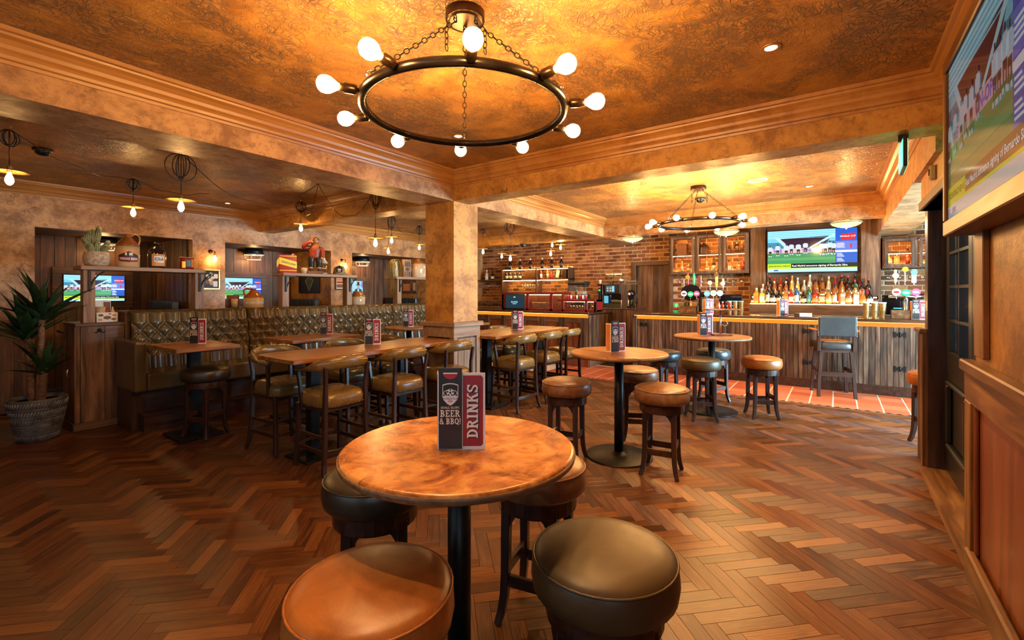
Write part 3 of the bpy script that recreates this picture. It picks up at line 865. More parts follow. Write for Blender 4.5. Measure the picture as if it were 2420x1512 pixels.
STOOLS = [
 ((.865,1.135),20,'leather_tan','bright tan leather bar stool at the bottom edge, nearest of all'),
 ((1.435,.645),35,'leather_khaki','khaki topped bar stool in the foreground right of the nearest table'),
 ((1.405,1.815),50,'leather_ebony','black sided bar stool tucked under the left of the nearest round table'),
 ((1.985,1.255),12,'leather_brown','brown leather bar stool tucked under the right of the nearest round table'),
 ((3.97,2.18),12,'leather_brown','scuffed brown bar stool left of the middle round table'),
 ((5.05,1.87),28,'leather_brown','grey-brown bar stool behind the pole of the middle round table'),
 ((4.205,1.318),8,'leather_brown','scuffed brown bar stool right in front of the middle round table'),
 ((6.80,2.10),50,'leather_black','black bar stool beyond the right edge of the middle round table'),
 ((6.30,1.46),33,'leather_khaki','worn bar stool just in front of the furthest round table'),
 ((7.42,1.54),60,'leather_black','black bar stool behind the pole of the furthest round table'),
 ((6.87,.828),28,'leather_tan','lone orange-tan bar stool between the furthest round table and the bar chair'),
 ((2.21,5.92),25,'leather_ebony','dark bar stool in front of the left bench table'),
 ((6.62,-.86),30,'leather_tan','orange bar stool mostly hidden by the half-height pier'),
]
first = True
for (x, y), rz, lm, lab in STOOLS:
    o = stool0 if first else copy_tree(stool0)
    first = False
    o.location = (x, y, 0); o.rotation_euler = (0, 0, R(rz)); tag(o, lab, 'stool', 'round bar stools')
    o['lm'] = lm
stools = [o for o in list(bpy.data.objects) if o.get('lm')]
for o in stools:
    lm = o['lm']; del o['lm']
    if lm != 'leather_khaki': swap_mat(o, M['leather_khaki'], M[lm])

# ------------------------------------------------------------------ round pedestal tables
def make_round_table(label, x, y, r, zt=1.05, rz=0, top='table'):
    t = thing('round_table', label, 'table', (x, y, 0), rz, 'round pedestal tables')
    MB().lathe([(r-.03,zt-.040),(r-.006,zt-.036),(r,zt-.028),(r+.001,zt-.014),(r-.004,zt-.004),(r-.012,zt)], 72).build('table_top', M[top], t)
    MB().lathe([(r-.012,zt-.039),(r+.0005,zt-.030),(r+.0028,zt-.020),(r+.001,zt-.010)], 72).build('edge_band', M['table_edge'], t)
    MB().lathe([(.0455,.03),(.0455,zt-.045)], 24).build('pole', M['iron'], t)
    MB().lathe([(.33,0),(.33,.010),(.322,.016),(.12,.026),(.06,.034),(.05,.05)], 48).build('base_plate', M['iron'], t)
    MB().obox((0,0,zt-.052), (.34,.34,.02), .4).build('mount_plate', M['iron'], t)
    return t
make_round_table('nearest round table with a mottled copper coloured top', 1.34, 1.215, .452, top='copper')
make_round_table('middle round pedestal table with a folded menu showing its orange inside', 4.37, 1.80, .478, rz=1.2)
make_round_table('furthest round pedestal table holding a small wooden stand', 6.78, 1.43, .50, rz=2.4)

# ------------------------------------------------------------------ captain's bar chairs
def make_chair():
    t = thing('captain_chair', 'x', 'chair')
    mb = MB(); cushion(mb, .242, .255, [(.93,.590),(.985,.597),(1.0,.625),(1.0,.665),(.97,.697),(.88,.718),(.65,.735),(.3,.743),(.02,.744)], taper=.06)
    seat = mb.build('seat', M['leather_olive'], t)
    mb = MB()
    for k in range(44):
        a = 2*PI*k/44; ca, sa = math.cos(a), math.sin(a)
        mb.ball((.243*math.copysign(abs(ca)**.444, ca)*(1+.06*sa), .256*math.copysign(abs(sa)**.444, sa), .606), .0042, 5, 3)
    mb.build('nail_trim', M['brass'], seat, kind='stuff')
    MB().box(-.215,.215,-.22,.225,.555,.602).build('seat_frame', M['dark_x'], t, bevel=.004)
    path = smooth_path([(-.262,.17,.925),(-.272,.07,.932),(-.268,-.06,.955),(-.235,-.185,.985),(-.13,-.265,1.005),(0,-.285,1.010),(.13,-.265,1.005),(.235,-.185,.985),(.268,-.06,.955),(.272,.07,.932),(.262,.17,.925)], 4)
    rad = []
    for p in path:
        f = max(0, min(1, (.02-p.y)/.22)); f = f*f*(3-2*f)
        rad.append((.026+.004*f, .019+.041*f))
    mb = MB(); etube(mb, path, rad, n=12)
    back = mb.build('back_and_arm_rail', M['leather_olive'], t)
    mb = MB()
    for i in range(60):
        a = i/59.0; j = 11+a*18; q = int(j); p = path[q].lerp(path[q+1], j-q)
        nx = Vector((p.x, p.y+.0, 0)).normalized()
        out = p + nx*.031
        mb.ball((out.x, out.y, p.z+.012), .0042, 5, 3)
    mb.build('nail_trim', M['brass'], back, kind='stuff')
    for s in (-1, 1):
        MB().sweep([(s*.255,-.275,0),(s*.238,-.245,.10),(s*.222,-.228,.30),(s*.214,-.222,.60),(s*.212,-.228,.80),(s*.226,-.250,.975)], [(.032,.034),(.036,.038),(.038,.042),(.036,.042),(.032,.036),(.034,.034)], up=(0,1,0.001)).build('back_leg', M['dark'], t, bevel=.004)
        MB().sweep([(s*.236,.235,0),(s*.226,.215,.25),(s*.220,.205,.60)], [(.036,.036),(.040,.040),(.042,.042)], up=(0,1,0.001)).build('front_leg', M['dark'], t, bevel=.004)
        MB().sweep([(s*.236,.11,.58),(s*.250,.125,.75),(s*.262,.145,.922)], [(.036,.040),(.030,.034),(.034,.034)], up=(0,1,0.001)).build('arm_post', M['dark'], t, bevel=.004)
        MB().sweep([(s*.232,-.235,.20),(s*.230,.215,.20)], (.022,.040), up=(0,0,1)).build('side_stretcher', M['dark_x'], t, bevel=.003)
        MB().sweep([(s*.226,-.228,.33),(s*.224,.208,.33)], (.020,.034), up=(0,0,1)).build('side_stretcher', M['dark_x'], t, bevel=.003)
    MB().sweep(smooth_path([(-.228,.218,.21),(-.1,.255,.21),(.1,.255,.21),(.228,.218,.21)], 3), (.030,.030), up=(0,0,1)).build('foot_rail', M['dark_x'], t, bevel=.003)
    MB().sweep(smooth_path([(-.236,-.238,.20),(-.1,-.27,.20),(.1,-.27,.20),(.236,-.238,.20)], 3), (.022,.040), up=(0,0,1)).build('back_stretcher', M['dark_x'], t, bevel=.003)
    return t
ch0 = make_chair()
CHAIRS = [
 ((2.575,3.99),0,'olive captain chair with its back to us, left end of the long live-edge table'),
 ((3.365,3.99),0,'olive captain chair with its back to us, middle of the long live-edge table'),
 ((4.13,3.97),-3,'olive captain chair with its back to us, right up against the pillar'),
 ((2.55,4.83),184,'olive captain chair facing us at the left end of the long live-edge table'),
 ((3.42,4.86),181,'olive captain chair facing us across the middle of the long live-edge table'),
 ((4.02,4.88),178,'olive captain chair facing us across the long table by the pillar'),
 ((5.335,3.78),-4,'olive captain chair with a blue-lit back leg, first of the row right of the pillar'),
 ((6.03,3.76),-3,'olive captain chair, second of the row right of the pillar'),
 ((6.66,3.76),-2,'olive captain chair, third of the row right of the pillar, nearest the counter'),
 ((5.55,4.62),182,'olive captain chair facing us behind the table right of the pillar'),
 ((6.35,4.64),178,'olive captain chair facing us behind the far end of the table right of the pillar'),
]
for i, ((x, y), rz, lab) in enumerate(CHAIRS):
    o = ch0 if i == 0 else copy_tree(ch0)
    o.location = (x, y, 0); o.rotation_euler = (0, 0, R(rz)); tag(o, lab, 'chair', 'captain chairs at the long tables')

# ------------------------------------------------------------------ long and bench tables
def live_edge_table():
    t = thing('live_edge_table', 'long high table with a wavy live edge running to the pillar', 'table', (2.14, 3.90, 0), 0, 'long high tables')
    L = 2.14; near = []; far = []
    for i in range(41):
        x = L*i/40
        near.append((x, .012*math.sin(x*5)+.006*math.sin(x*17)))
        far.append((x, .64+.05*math.sin(x*4.1+.4)+.018*math.sin(x*11)))
    MB().prism(near + far[::-1], 1.005, 1.05).build('table_top', M['table'], t, bevel=.006)
    for xp in (.45, 1.60):
        MB().box(xp-.05, xp+.05, .40, .50, .03, 1.0).build('column', M['iron'], t, bevel=.004)
        MB().box(xp-.20, xp+.20, .22, .62, 0, .02).build('base_plate', M['iron'], t, bevel=.004)
        MB().box(xp-.25, xp+.25, .40, .50, .985, 1.005).build('mount_plate', M['iron'], t)
    return t
live_edge_table()
def slab_table(label, x0, x1, y0, y1, cols, group, zt=1.05):
    t = thing('pub_table', label, 'table', ((x0+x1)/2, (y0+y1)/2, 0), 0, group)
    a, b_ = (x1-x0)/2, (y1-y0)/2
    n = max(3, round((y1-y0)/.16)); w = 2*b_/n
    for k in range(n):
        MB().box(-a, a, -b_+k*w+.0006, -b_+(k+1)*w-.0006, zt-.042, zt).build('top_board', M['table'], t, bevel=.003)
    MB().box(-a+.08, a-.08, -b_+.08, b_-.08, zt-.06, zt-.042).build('mount_plate', M['iron'], t)
    for xp in cols:
        MB().box(xp-.055, xp+.055, -.055, .055, .03, zt-.06).build('column', M['iron'], t, bevel=.004)
        MB().box(xp-.22, xp+.22, -.26, .26, 0, .03).build('base_plate', M['iron'], t, bevel=.005)
    return t
slab_table('small square table in front of the left end of the bench', 1.83, 2.46, 5.64, 6.52, (0,), 'tables along the bench')
slab_table('wide table in front of the middle of the bench', 3.01, 4.0, 5.50, 6.22, (-.25,.25), 'tables along the bench')
slab_table('high table standing to the right of the pillar', 4.90, 6.96, 3.78, 4.62, (-.7,.7), 'long high tables')
slab_table('small table end just showing right of the pillar before the food counter', 6.72, 7.14, 5.66, 6.35, (0,), 'tables along the bench')
t = thing('oval_table', 'small round dark table by the bench beside the pillar', 'table', (5.44, 6.12, 0))
MB().lathe([(.38,1.01),(.40,1.018),(.40,1.042),(.392,1.05)], 40).build('table_top', M['table'], t)
MB().lathe([(.045,.03),(.045,1.01)], 16).build('pole', M['iron'], t)
MB().lathe([(.27,0),(.27,.012),(.05,.03)], 32).build('base_plate', M['iron'], t)

# ------------------------------------------------------------------ tufted bench
def tuft(x, z, W, top, bot):
    """pillow depth of diamond tufting with pleats above the first and below the last button row."""
    p = .175; q = .105; z1 = top-.150; A = .058
    n = max(1, round((W-.06)/p)); u = x/(W/n)
    rows = int((z1-bot-.06)/q); zl = z1-rows*q
    v = (z1-z)/q
    pil = lambda d: math.sqrt(max(0.0, d*(2-d)))
    near = lambda a: 2*abs(a-round(a))
    if z > z1: return .010+A*pil(near(u))*(1-.30*(z-z1)/.15)
    if z < zl: return .010+A*pil(near(u+.5*(rows % 2)))
    h = pil(min(near(u+v/2), near(u-v/2)))
    return .010+A*h
def bench_section(x0, x1, label, arm):
    t = thing('tufted_bench', label, 'bench', (x0, 7.15, 0), 0, 'tufted bench sections')
    W = x1-x0-.008; top, bot = 1.42, .69; p = .175; q = .105
    nx, nz = int(W/.011), 70
    mb = MB(); vv = []; 
    for j in range(nz+1):
        z = bot-.03+(top-bot+.03)*j/nz
        for i in range(nx+1):
            x = .004+W*i/nx
            lean = .10*(z-bot)/(top-bot)
            e = min(1, min(x, W+.008-x)/.03); e = math.sqrt(max(0, e)); e2 = math.sqrt(max(0, min(1, (top-z)/.03)))
            vv.append((x, lean-tuft(x-.004, z, W, top, bot)*e*(.25+.75*e2)+.03*(1-e2), z))
    ff = [(j*(nx+1)+i, j*(nx+1)+i+1, (j+1)*(nx+1)+i+1, (j+1)*(nx+1)+i) for j in range(nz) for i in range(nx)]
    mb.add(vv, ff, True)
    a0 = [(.004,.10,bot-.03),(.004+W,.10,bot-.03)]
    mb.add([(.004,.115,top),(.004+W,.115,top),(.004+W,.175,top),(.004,.175,top),(.004,.175,.5),(.004+W,.175,.5),(.004,.03,bot),(.004+W,.03,bot)], [(0,1,2,3),(3,2,5,4),(0,3,4,6),(2,1,7,5)])
    back = mb.build('backrest', M['leather_bench'], t)
    mb = MB(); n = max(1, round((W-.06)/p)); pp = W/n; rows = int((top-.150-bot-.06)/q)
    for r_ in range(rows+1):
        for k in range(n+1):
            x = .004+(k+.5*(r_ % 2))*pp
            if x < .05 or x > W-.04: continue
            z = top-.150-r_*q
            mb.ball((x, .10*(z-bot)/(top-bot)-.014, z), .011, 8, 5, (1,.6,1))
    mb.build('buttons', M['leather_bench'], back, kind='stuff')
    mb = MB(); mb.box(.004, .004+W, -.53, .0, .48, .69); mb.build('seat_cushion', M['leather_bench'], t, bevel=.03, seg=4)
    MB().box(.0, W, -.36, .18, .22, .48).build('base_board', M['dark_x'], t)
    if arm:
        mb = MB(); mb.box(-.125, .0, -.555, .15, .48, 1.08); mb.build('arm', M['leather_bench'], t, bevel=.035, seg=4)
        MB().box(-.10, 0, -.36, .18, .0, .48).build('base_end', M['dark'], t)
    return t
SEC = [(1.855,3.249,'left-end tufted olive bench section with the padded arm'),(3.249,4.605,'second tufted olive bench section from the left, behind the wide table'),
       (4.605,5.977,'third tufted olive bench section from the left, behind the long table'),(5.977,7.30,'tufted olive bench section cut off by the pillar')]
for i, (a, b_, lab) in enumerate(SEC): bench_section(a, b_, lab, i == 0)
st = thing('bench_step', 'dark timber step along the foot of the tufted bench', 'step', (1.82, 6.6, 0))
MB().box(0, 5.5, 0, .185, .19, .22).build('tread', M['dark_x'], st, bevel=.004)
MB().box(0.01, 5.5, .02, .18, 0, .19).build('riser', M['dark_x'], st)

# ------------------------------------------------------------------ divider behind the bench, cabinet and shelf stands
dv = thing('room_divider', 'low dark divider behind the tufted bench backs', 'divider', (1.84, 7.36, 0))
MB().box(0, 5.6, 0, .42, 0, 1.37).build('body', M['barn_z'], dv)
MB().box(-.01, 5.6, -.01, .44, 1.37, 1.41).build('ledge', M['barn_x'], dv, bevel=.004)
cb = thing('service_cabinet', 'weathered timber cabinet at the left end of the bench', 'cabinet', (1.38, 7.352, 0))
MB().box(.0, .45, .02, .55, .08, 1.24).build('body', M['barn_z'], cb)
MB().box(-.015, .455, -.02, .57, 1.24, 1.28).build('top', M['barn_x'], cb, bevel=.006)
MB().box(-.03, .455, -.03, .58, 0, .09).build('plinth', M['barn_x'], cb, bevel=.006)
for a, b_ in ((0, .035), (.04, .26), (.262, .45)):
    MB().box(a, b_, .0, .02, .09, 1.24 if a < .2 else 1.08).build('board', M['barn_z'], cb, bevel=.002)
MB().box(.262, .45, -.003, .02, 1.085, 1.24).build('board', M['barn_x'], cb, bevel=.002)
for y0, y1 in ((0, .12), (.42, .55)): MB().box(-.015, 0, y0, y1, .09, 1.24).build('side_stile', M['barn_z'], cb, bevel=.002)
hk = MB(); hk.lathe([(.02,0),(.02,.008),(.001,.010)], 12); hk.v = [(a, -c, b_) for a, b_, c in hk.v]
hk.tube(smooth_path([(0,-.01,0),(.03,-.02,-.03),(.045,-.04,-.02)],3), .005, 6); hk.tube(smooth_path([(0,-.01,0),(-.03,-.02,-.03),(-.045,-.04,-.02)],3), .005, 6)
hk.build('coat_hook', M['iron'], cb, (.21, 0, 1.19))
hh = MB().tube([(-.02,.15,.60),(-.05,.15,.60),(-.05,.15,.72),(-.02,.15,.72)], .006, 6).build('handle', M['steel'], cb)
def bracket(mb, x, y, z, sx, sy):
    # iron shelf bracket: upright, arm and a curved brace; extends along (sx, sy)
    mb.box(x-.012-.003*abs(sy), x+.012+.003*abs(sy), y-.012, y+.012, z-.26, z)
    L = .15
    mb.box(min(x, x+sx*L)-.01*abs(sy), max(x, x+sx*L)+.01*abs(sy), min(y, y+sy*L)-.01*abs(sx), max(y, y+sy*L)+.01*abs(sx), z-.012, z)
    mb.tube(smooth_path([(x,y,z-.24),(x+sx*.03,y+sy*.03,z-.14),(x+sx*.08,y+sy*.08,z-.06),(x+sx*.14,y+sy*.14,z-.012)],3), .009, 6)
def shelf_stand(x0, x1, label, px):
    t = thing('shelf_stand', label, 'shelf', (x0, 7.36, 0), 0, 'timber shelf stands behind the bench')
    MB().box(0, x1-x0, -.02, .36, 1.925, 1.975).build('shelf_board', M['pale_x'], t, bevel=.006)
    for a in px:
        zb = 1.28 if x0+a < 1.80 else 1.41
        MB().box(a-.055, a+.055, .0, .14, zb, 1.925).build('post', M['pale_z'], t, bevel=.004)
        mb = MB(); bracket(mb, a+.0, -.008, 1.922, 1, 0); mb.build('bracket', M['iron'], t)
    return t
shelf_stand(1.42, 2.74, 'shelf stand holding the cactus and the beer jug', (.08, 1.25))
shelf_stand(3.86, 5.26, 'shelf stand holding the gasoline can and the standing figurine', (.05, 1.25))
shelf_stand(6.20, 7.45, 'shelf stand beside the pillar holding the trailing plant', (.09, 1.1))
# ------------------------------------------------------------------ lamps
def point(parent, loc, power, radius=.04, color=WARM, name='bulb_light'):
    d = bpy.data.lights.new(name, 'POINT'); d.energy = power; d.color = color; d.shadow_soft_size = radius
    o = bpy.data.objects.new(name, d); col.objects.link(o); o.parent = parent; o.location = loc
    return o
def globe_meshes():
    g = MB(); g.lathe([(.013,0),(.016,.014),(.028,.032),(.040,.052),(.0435,.072),(.040,.093),(.028,.108),(.012,.115),(.0006,.117)], 18)
    c = MB(); c.lathe([(.004,.02),(.007,.045),(.013,.065),(.014,.085),(.010,.10),(.0006,.106)], 8)
    h = MB(); h.lathe([(.011,-.085),(.011,-.074),(.022,-.070),(.0245,-.058),(.0245,-.014),(.020,-.008),(.020,.010)], 16)
    return g.mesh('bulb'), c.mesh('filament'), h.mesh('lamp_holder')
gm, cm, hm = globe_meshes()
gm.materials.append(M['bulb_glass']); cm.materials.append(M['bulb_core']); hm.materials.append(M['bronze'])
def chain(mb, a, b, n, lw=.0115, ll=.022, r=.0028):
    a, b = Vector(a), Vector(b); d = (b-a); L = d.length; d.normalize(); x, y = frame_of(d)
    for k in range(n):
        c = a + d*(L*(k+.5)/n); u = x if k % 2 == 0 else y
        hl = L/n*.62
        pts = [c + d*(hl*math.cos(t_))*(1.0) + u*(lw*math.sin(t_)) for t_ in [2*PI*i/8 for i in range(8)]]
        mb.tube(pts, r, 4, True)
def make_chandelier(label, x, y, zr, a0, power):
    t = thing('ring_chandelier', label, 'chandelier', (x, y, ZC), 0, 'black ring chandeliers')
    RR = .545; dz = zr-ZC
    MB().lathe([(.085,-.055),(.105,-.052),(.108,-.045),(.108,0)], 32).build('canopy', M['bronze'], t)
    MB().tube([(RR*math.cos(2*PI*k/64), RR*math.sin(2*PI*k/64), dz) for k in range(64)], .0235, 12, True).build('ring', M['black_steel'], t)
    for k, da in enumerate((-58, 62, 178)):
        a = R(a0+da)
        mb = MB(); p, q = (.065*math.cos(a), .065*math.sin(a), -.075), (RR*math.cos(a), RR*math.sin(a), dz+.04)
        chain(mb, p, q, 19)
        mb.build('chain', M['iron'], t, kind='stuff')
        MB().tube([(.065*math.cos(a)+.012*math.cos(s), .065*math.sin(a), -.065+.012*math.sin(s)) for s in [2*PI*i/8 for i in range(8)]], .004, 5, True).build('hook', M['iron'], t)
        MB().tube([(RR*math.cos(a)+.02*math.cos(s)*math.cos(a), RR*math.sin(a)+.02*math.cos(s)*math.sin(a), dz+.035+.02*math.sin(s)) for s in [2*PI*i/8 for i in range(8)]], .0045, 5, True).build('eye_bolt', M['steel'], t)
        if k < 2:
            mb = MB(); b_ = (.12*math.cos(a), .12*math.sin(a), -.12); chain(mb, b_, (b_[0], b_[1], -.25), 4); mb.build('spare_chain', M['iron'], t, kind='stuff')
    for k in range(10):
        a = R(a0+36*k)
        h = put('lamp_holder', hm, t, ((RR+.10)*math.cos(a), (RR+.10)*math.sin(a), dz+.004), (0, R(90), a))
        put('bulb', gm, h); put('filament', cm, h)
        point(t, ((RR+.168)*math.cos(a), (RR+.168)*math.sin(a), dz+.004), power)
    return t
make_chandelier('large black ring chandelier with ten globe bulbs in the foreground', 1.90, 1.68, 2.655, 224, BULB_W)
make_chandelier('smaller looking black ring chandelier with globe bulbs in front of the bar', 7.0, 1.66, 2.655, 207, BULB_W*1.5)

# pendants with coiled cords
ebm = MB(); ebm.lathe([(.0006,-.128),(.012,-.124),(.026,-.108),(.033,-.085),(.030,-.058),(.020,-.030),(.013,-.010),(.013,0)], 14)
ebm = ebm.mesh('bulb'); ebm.materials.append(M['bulb_glass'])
efm = MB(); efm.lathe([(.0006,-.105),(.007,-.10),(.009,-.07),(.007,-.04),(.003,-.02)], 8); efm = efm.mesh('filament'); efm.materials.append(M['bulb_core'])
shm = MB(); shm.lathe([(.018,.004),(.022,.020),(.05,.012),(.10,.003),(.132,-.008),(.134,-.011),(.10,-.002),(.05,.006),(.02,.010)], 32); shm = shm.mesh('shade'); shm.materials.append(M['brass'])
skm = MB(); skm.lathe([(.015,-.012),(.019,-.008),(.019,.035),(.012,.048),(.005,.06)], 12); skm = skm.mesh('lamp_holder'); skm.materials.append(M['brass'])
rc = random.Random(11)
def pendant(label, x, y, zh, zb, coil, shade=1.0, power=None):
    t = thing('pendant_lamp', label, 'pendant lamp', (x, y, zh), 0, 'bare bulb pendants with coiled cords')
    zc = zb-zh+.065+.02
    MB().lathe([(.006,-.035),(.006,-.01),(.016,-.006),(.016,0)], 10).build('ceiling_hook', M['brass'], t)
    if coil:
        mb = MB()
        for k in range(5):
            a = rc.uniform(0, PI); w = coil*rc.uniform(.45, 1.0); hgt = coil*rc.uniform(.8, 1.05)
            pts = []
            for i in range(18):
                s = 2*PI*i/18
                rr = w*math.sin(s/2)**.7*math.copysign(1, 1) 
                pts.append((w*.5*math.sin(s)*math.cos(a)*(1.0), w*.5*math.sin(s)*math.sin(a), -.03-hgt*(1-math.cos(s))/2))
            mb.tube(pts, .0045, 5, True)
        mb.build('cord_coil', M['black'], t, kind='stuff')
    MB().tube([(0,0,-.03),(0,0,zc+.05)], .004, 6).build('cord', M['black'], t)
    h = put('lamp_holder', skm, t, (0,0,zc))
    s = put('shade', shm, t, (0,0,zc)); s.scale = (shade, shade, 1)
    b_ = put('bulb', ebm, t, (0,0,zc-.008)); put('filament', efm, b_)
    point(t, (0,0,zc-.085), power or PEND_W, .035)
    return t
J = (3.61, 5.93, 3.19)
def pend(label, x, y, zh, zb, coil, to=None, sag=.25, shade=1.0, power=None):
    if to is None: return pendant(label, x, y, zh, zb, coil, shade, power)
    t = pendant(label, x, y, zh, zb, coil, shade, power)
    q = Vector(to)-Vector((x, y, zh)); pts = []
    for i in range(17):
        s_ = i/16; pts.append((q.x*s_, q.y*s_, -.03+(q.z+.03)*s_-sag*4*s_*(1-s_)+.012*math.sin(s_*17)))
    MB().tube(pts, .0042, 5).build('cord_swag', M['black'], t)
    return t
pend('pendant lamp with a brass disc shade at the far left edge', .724, 6.295, ZC, 2.70, .16, (2.0, 7.66, 3.17), .12)
pend('pendant lamp hanging in front of the first booth by the beer jug', 2.0, 7.66, ZC, 2.71, .17, (3.0, 7.9, 3.19), .1)
pend('large nearest pendant lamp with wide cord loops before the first booth', 1.94, 5.84, ZC, 2.58, .30, (J[0], J[1], J[2]), .42, 1.06)
pend('pendant lamp above the gasoline can', 4.145, 7.32, ZC, 2.72, .20, J, .34, .95)
pend('pendant lamp with a long drop left of the pillar', 4.22, 5.46, ZC, 2.36, .30, J, .45)
pend('higher of the two close pendants between the figurine and the pillar', 5.93, 7.17, ZC, 2.67, .26, (7.19, 7.74, 3.19), .3)
pend('lower of the two close pendants between the figurine and the pillar', 6.14, 7.53, ZC, 2.49, 0, (5.0, 6.6, 3.19), .1)
pend('pendant lamp just left of the pillar above the stoneware jug', 7.19, 7.74, ZC, 2.665, .22, (8.4, 6.86, 3.19), .35, .95)
pend('pendant lamp just right of the pillar', 8.40, 6.86, ZC, 2.61, .14, (7.79, 5.62, 3.19), .35, .9)
pend('low pendant lamp with a wide cord coil above the till screen', 7.79, 5.62, ZC, 2.36, .30, (9.25, 6.33, 2.83), .2)
pend('short pendant lamp left of the till screen pendant', 9.22, 6.92, ZB, 2.56, 0, None, .25, .9)
pend('pendant lamp with a cord coil above the right of the red shelf unit', 9.54, 5.40, ZC, 2.72, .24, (9.25, 6.30, 2.83), .12, .95)
pend('upper small pendant above the red shelf unit', 10.2, 6.02, ZC, 2.87, 0, None, .2, .8)
pend('lower small pendant above the red shelf unit', 9.30, 5.53, ZB, 2.56, 0, None, .2, .8)

# dome lamps under the bar beam
def dome(label, x, y):
    t = thing('dome_lamp', label, 'ceiling lamp', (x, y, ZB), 0, 'alabaster dome lamps under the bar beam')
    MB().lathe([(.03,-.03),(.06,-.02),(.065,0)], 20).build('canopy', M['brass'], t)
    MB().lathe([(.0006,-.135),(.06,-.132),(.13,-.115),(.19,-.085),(.215,-.050),(.205,-.045)], 36).build('bowl', M['diffuser'], t)
    b_ = MB().tube([(.217*math.cos(2*PI*k/36), .217*math.sin(2*PI*k/36), -.062) for k in range(36)], .006, 6, True).build('rim', M['bronze'], t)
    for k in range(3):
        a = 2*PI*k/3+.5; MB().tube([(.04*math.cos(a), .04*math.sin(a), -.02), (.22*math.cos(a), .22*math.sin(a), -.055)], .006, 6).build('strap', M['brass'], t)
    MB().ball((0,0,-.145), .014, 10, 6).build('finial', M['brass'], t)
    point(t, (0,0,-.19), 26, .05, WARM, 'dome_light')
    return t
dome('left alabaster dome lamp under the beam above the doorway', 9.15, 3.47)
dome('middle alabaster dome lamp under the beam above the bar cabinets', 9.15, 1.68)
dome('right alabaster dome lamp overlapping the bar television', 9.15, -.11)

# recessed downlights
def downlight(label, x, y, power=14):
    t = thing('downlight', label, 'downlight', (x, y, ZC), 0, 'recessed ceiling downlights')
    MB().lathe([(.036,-.004),(.040,-.008),(.058,-.006),(.060,0)], 28).build('rim', M['brass'], t)
    MB().lathe([(.0006,-.005),(.036,-.0045)], 20).build('lamp', M['downlight'], t)
    d = bpy.data.lights.new('downlight_beam', 'SPOT'); d.energy = power; d.color = (1.0,.66,.33); d.spot_size = R(72); d.spot_blend = .7; d.shadow_soft_size = .03
    o = bpy.data.objects.new('downlight_beam', d); col.objects.link(o); o.parent = t; o.location = (0,0,-.03)
downlight('downlight in the ceiling to the right of the large chandelier', 3.295, .344, 260)
downlight('added unseen downlight above the nearest round table and its stools', 0.9, 1.30, 60)  # out-of-frame lamp added to light the nearest table and stools
downlight('added unseen downlight behind the cross beam, brightening the floor towards the right', 5.0, .6, 330)  # lamp added out of sight to brighten the right-hand floor
downlight('added unseen downlight behind the cross beam, brightening the floor near the pillar', 5.0, 2.6, 170)  # second added lamp, out of sight, for the floor by the pillar
downlight('downlight seen through the large chandelier ring', 3.354, 3.056, 60)
downlight('downlight in the booth ceiling near the first pendants', 3.545, 8.60, 14)
downlight('downlight in the bar ceiling right of the small chandelier', 7.92, .342, 300)
sp = thing('ceiling_speaker', 'round white ceiling speaker in the bar ceiling', 'speaker', (7.06, .90, ZC))
MB().lathe([(.0006,-.006),(.10,-.006),(.12,-.010),(.135,0)], 32).build('grille', M['cream_glaze'], sp)
MB().tube([(.118*math.cos(2*PI*k/32), .118*math.sin(2*PI*k/32), -.010) for k in range(32)], .005, 6, True).build('rim', M['cream'], sp)
# smoke detectors, camera
def detector(label, x, y, z):
    t = thing('smoke_detector', label, 'smoke detector', (x, y, z), 0, 'black smoke detectors')
    MB().lathe([(.07,-.03),(.085,-.022),(.085,0)], 28).build('base', M['black'], t)
    MB().lathe([(.0006,-.075),(.035,-.072),(.06,-.055),(.068,-.034)], 24).build('cap', M['black_gloss'], t)
    MB().tube([(.069*math.cos(2*PI*k/24), .069*math.sin(2*PI*k/24), -.032) for k in range(24)], .003, 5, True).build('ring', M['steel'], t)
detector('black smoke detector on the ceiling at the far left', 1.047, 6.986, ZC)
detector('black smoke detector below the small chandelier canopy', 7.88, 1.837, ZC)
detector('black smoke detector above the back shelves right of the pillar', 9.2, 6.26, ZB)
cc = thing('dome_camera', 'small black dome camera on the ceiling left of the pillar', 'camera', (6.92, 7.184, ZC))
MB().lathe([(.05,-.03),(.06,-.025),(.06,0)], 20).build('base', M['black'], cc)
MB().ball((0,0,-.035), .045, 14, 8).build('dome', M['black_gloss'], cc)
# wall sconces on the booth piers
def sconce(label, x, zb):
    t = thing('wall_sconce', label, 'wall lamp', (x, YL, zb), 0, 'bare bulb wall sconces')
    m_ = MB(); m_.lathe([(.034,0),(.034,.012),(.012,.03)], 16); m_.v = [(a, -c, b_+.09) for a, b_, c in m_.v]; m_.build('wall_plate', M['bronze'], t)
    MB().tube(smooth_path([(0,-.02,.09),(.01,-.08,.10),(.03,-.10,.085),(.035,-.10,.06)],3), .007, 6).build('arm', M['bronze'], t)
    put('lamp_holder', skm, t, (.035,-.10,.03))
    b_ = put('bulb', ebm, t, (.035,-.10,.022)); put('filament', efm, b_)
    point(t, (.035,-.10,-.06), 4.5, .035)
sconce('wall sconce on the pier between the first and second booths', 3.52, 2.30)
sconce('wall sconce on the pier behind the fire helmet', 6.20, 2.30)
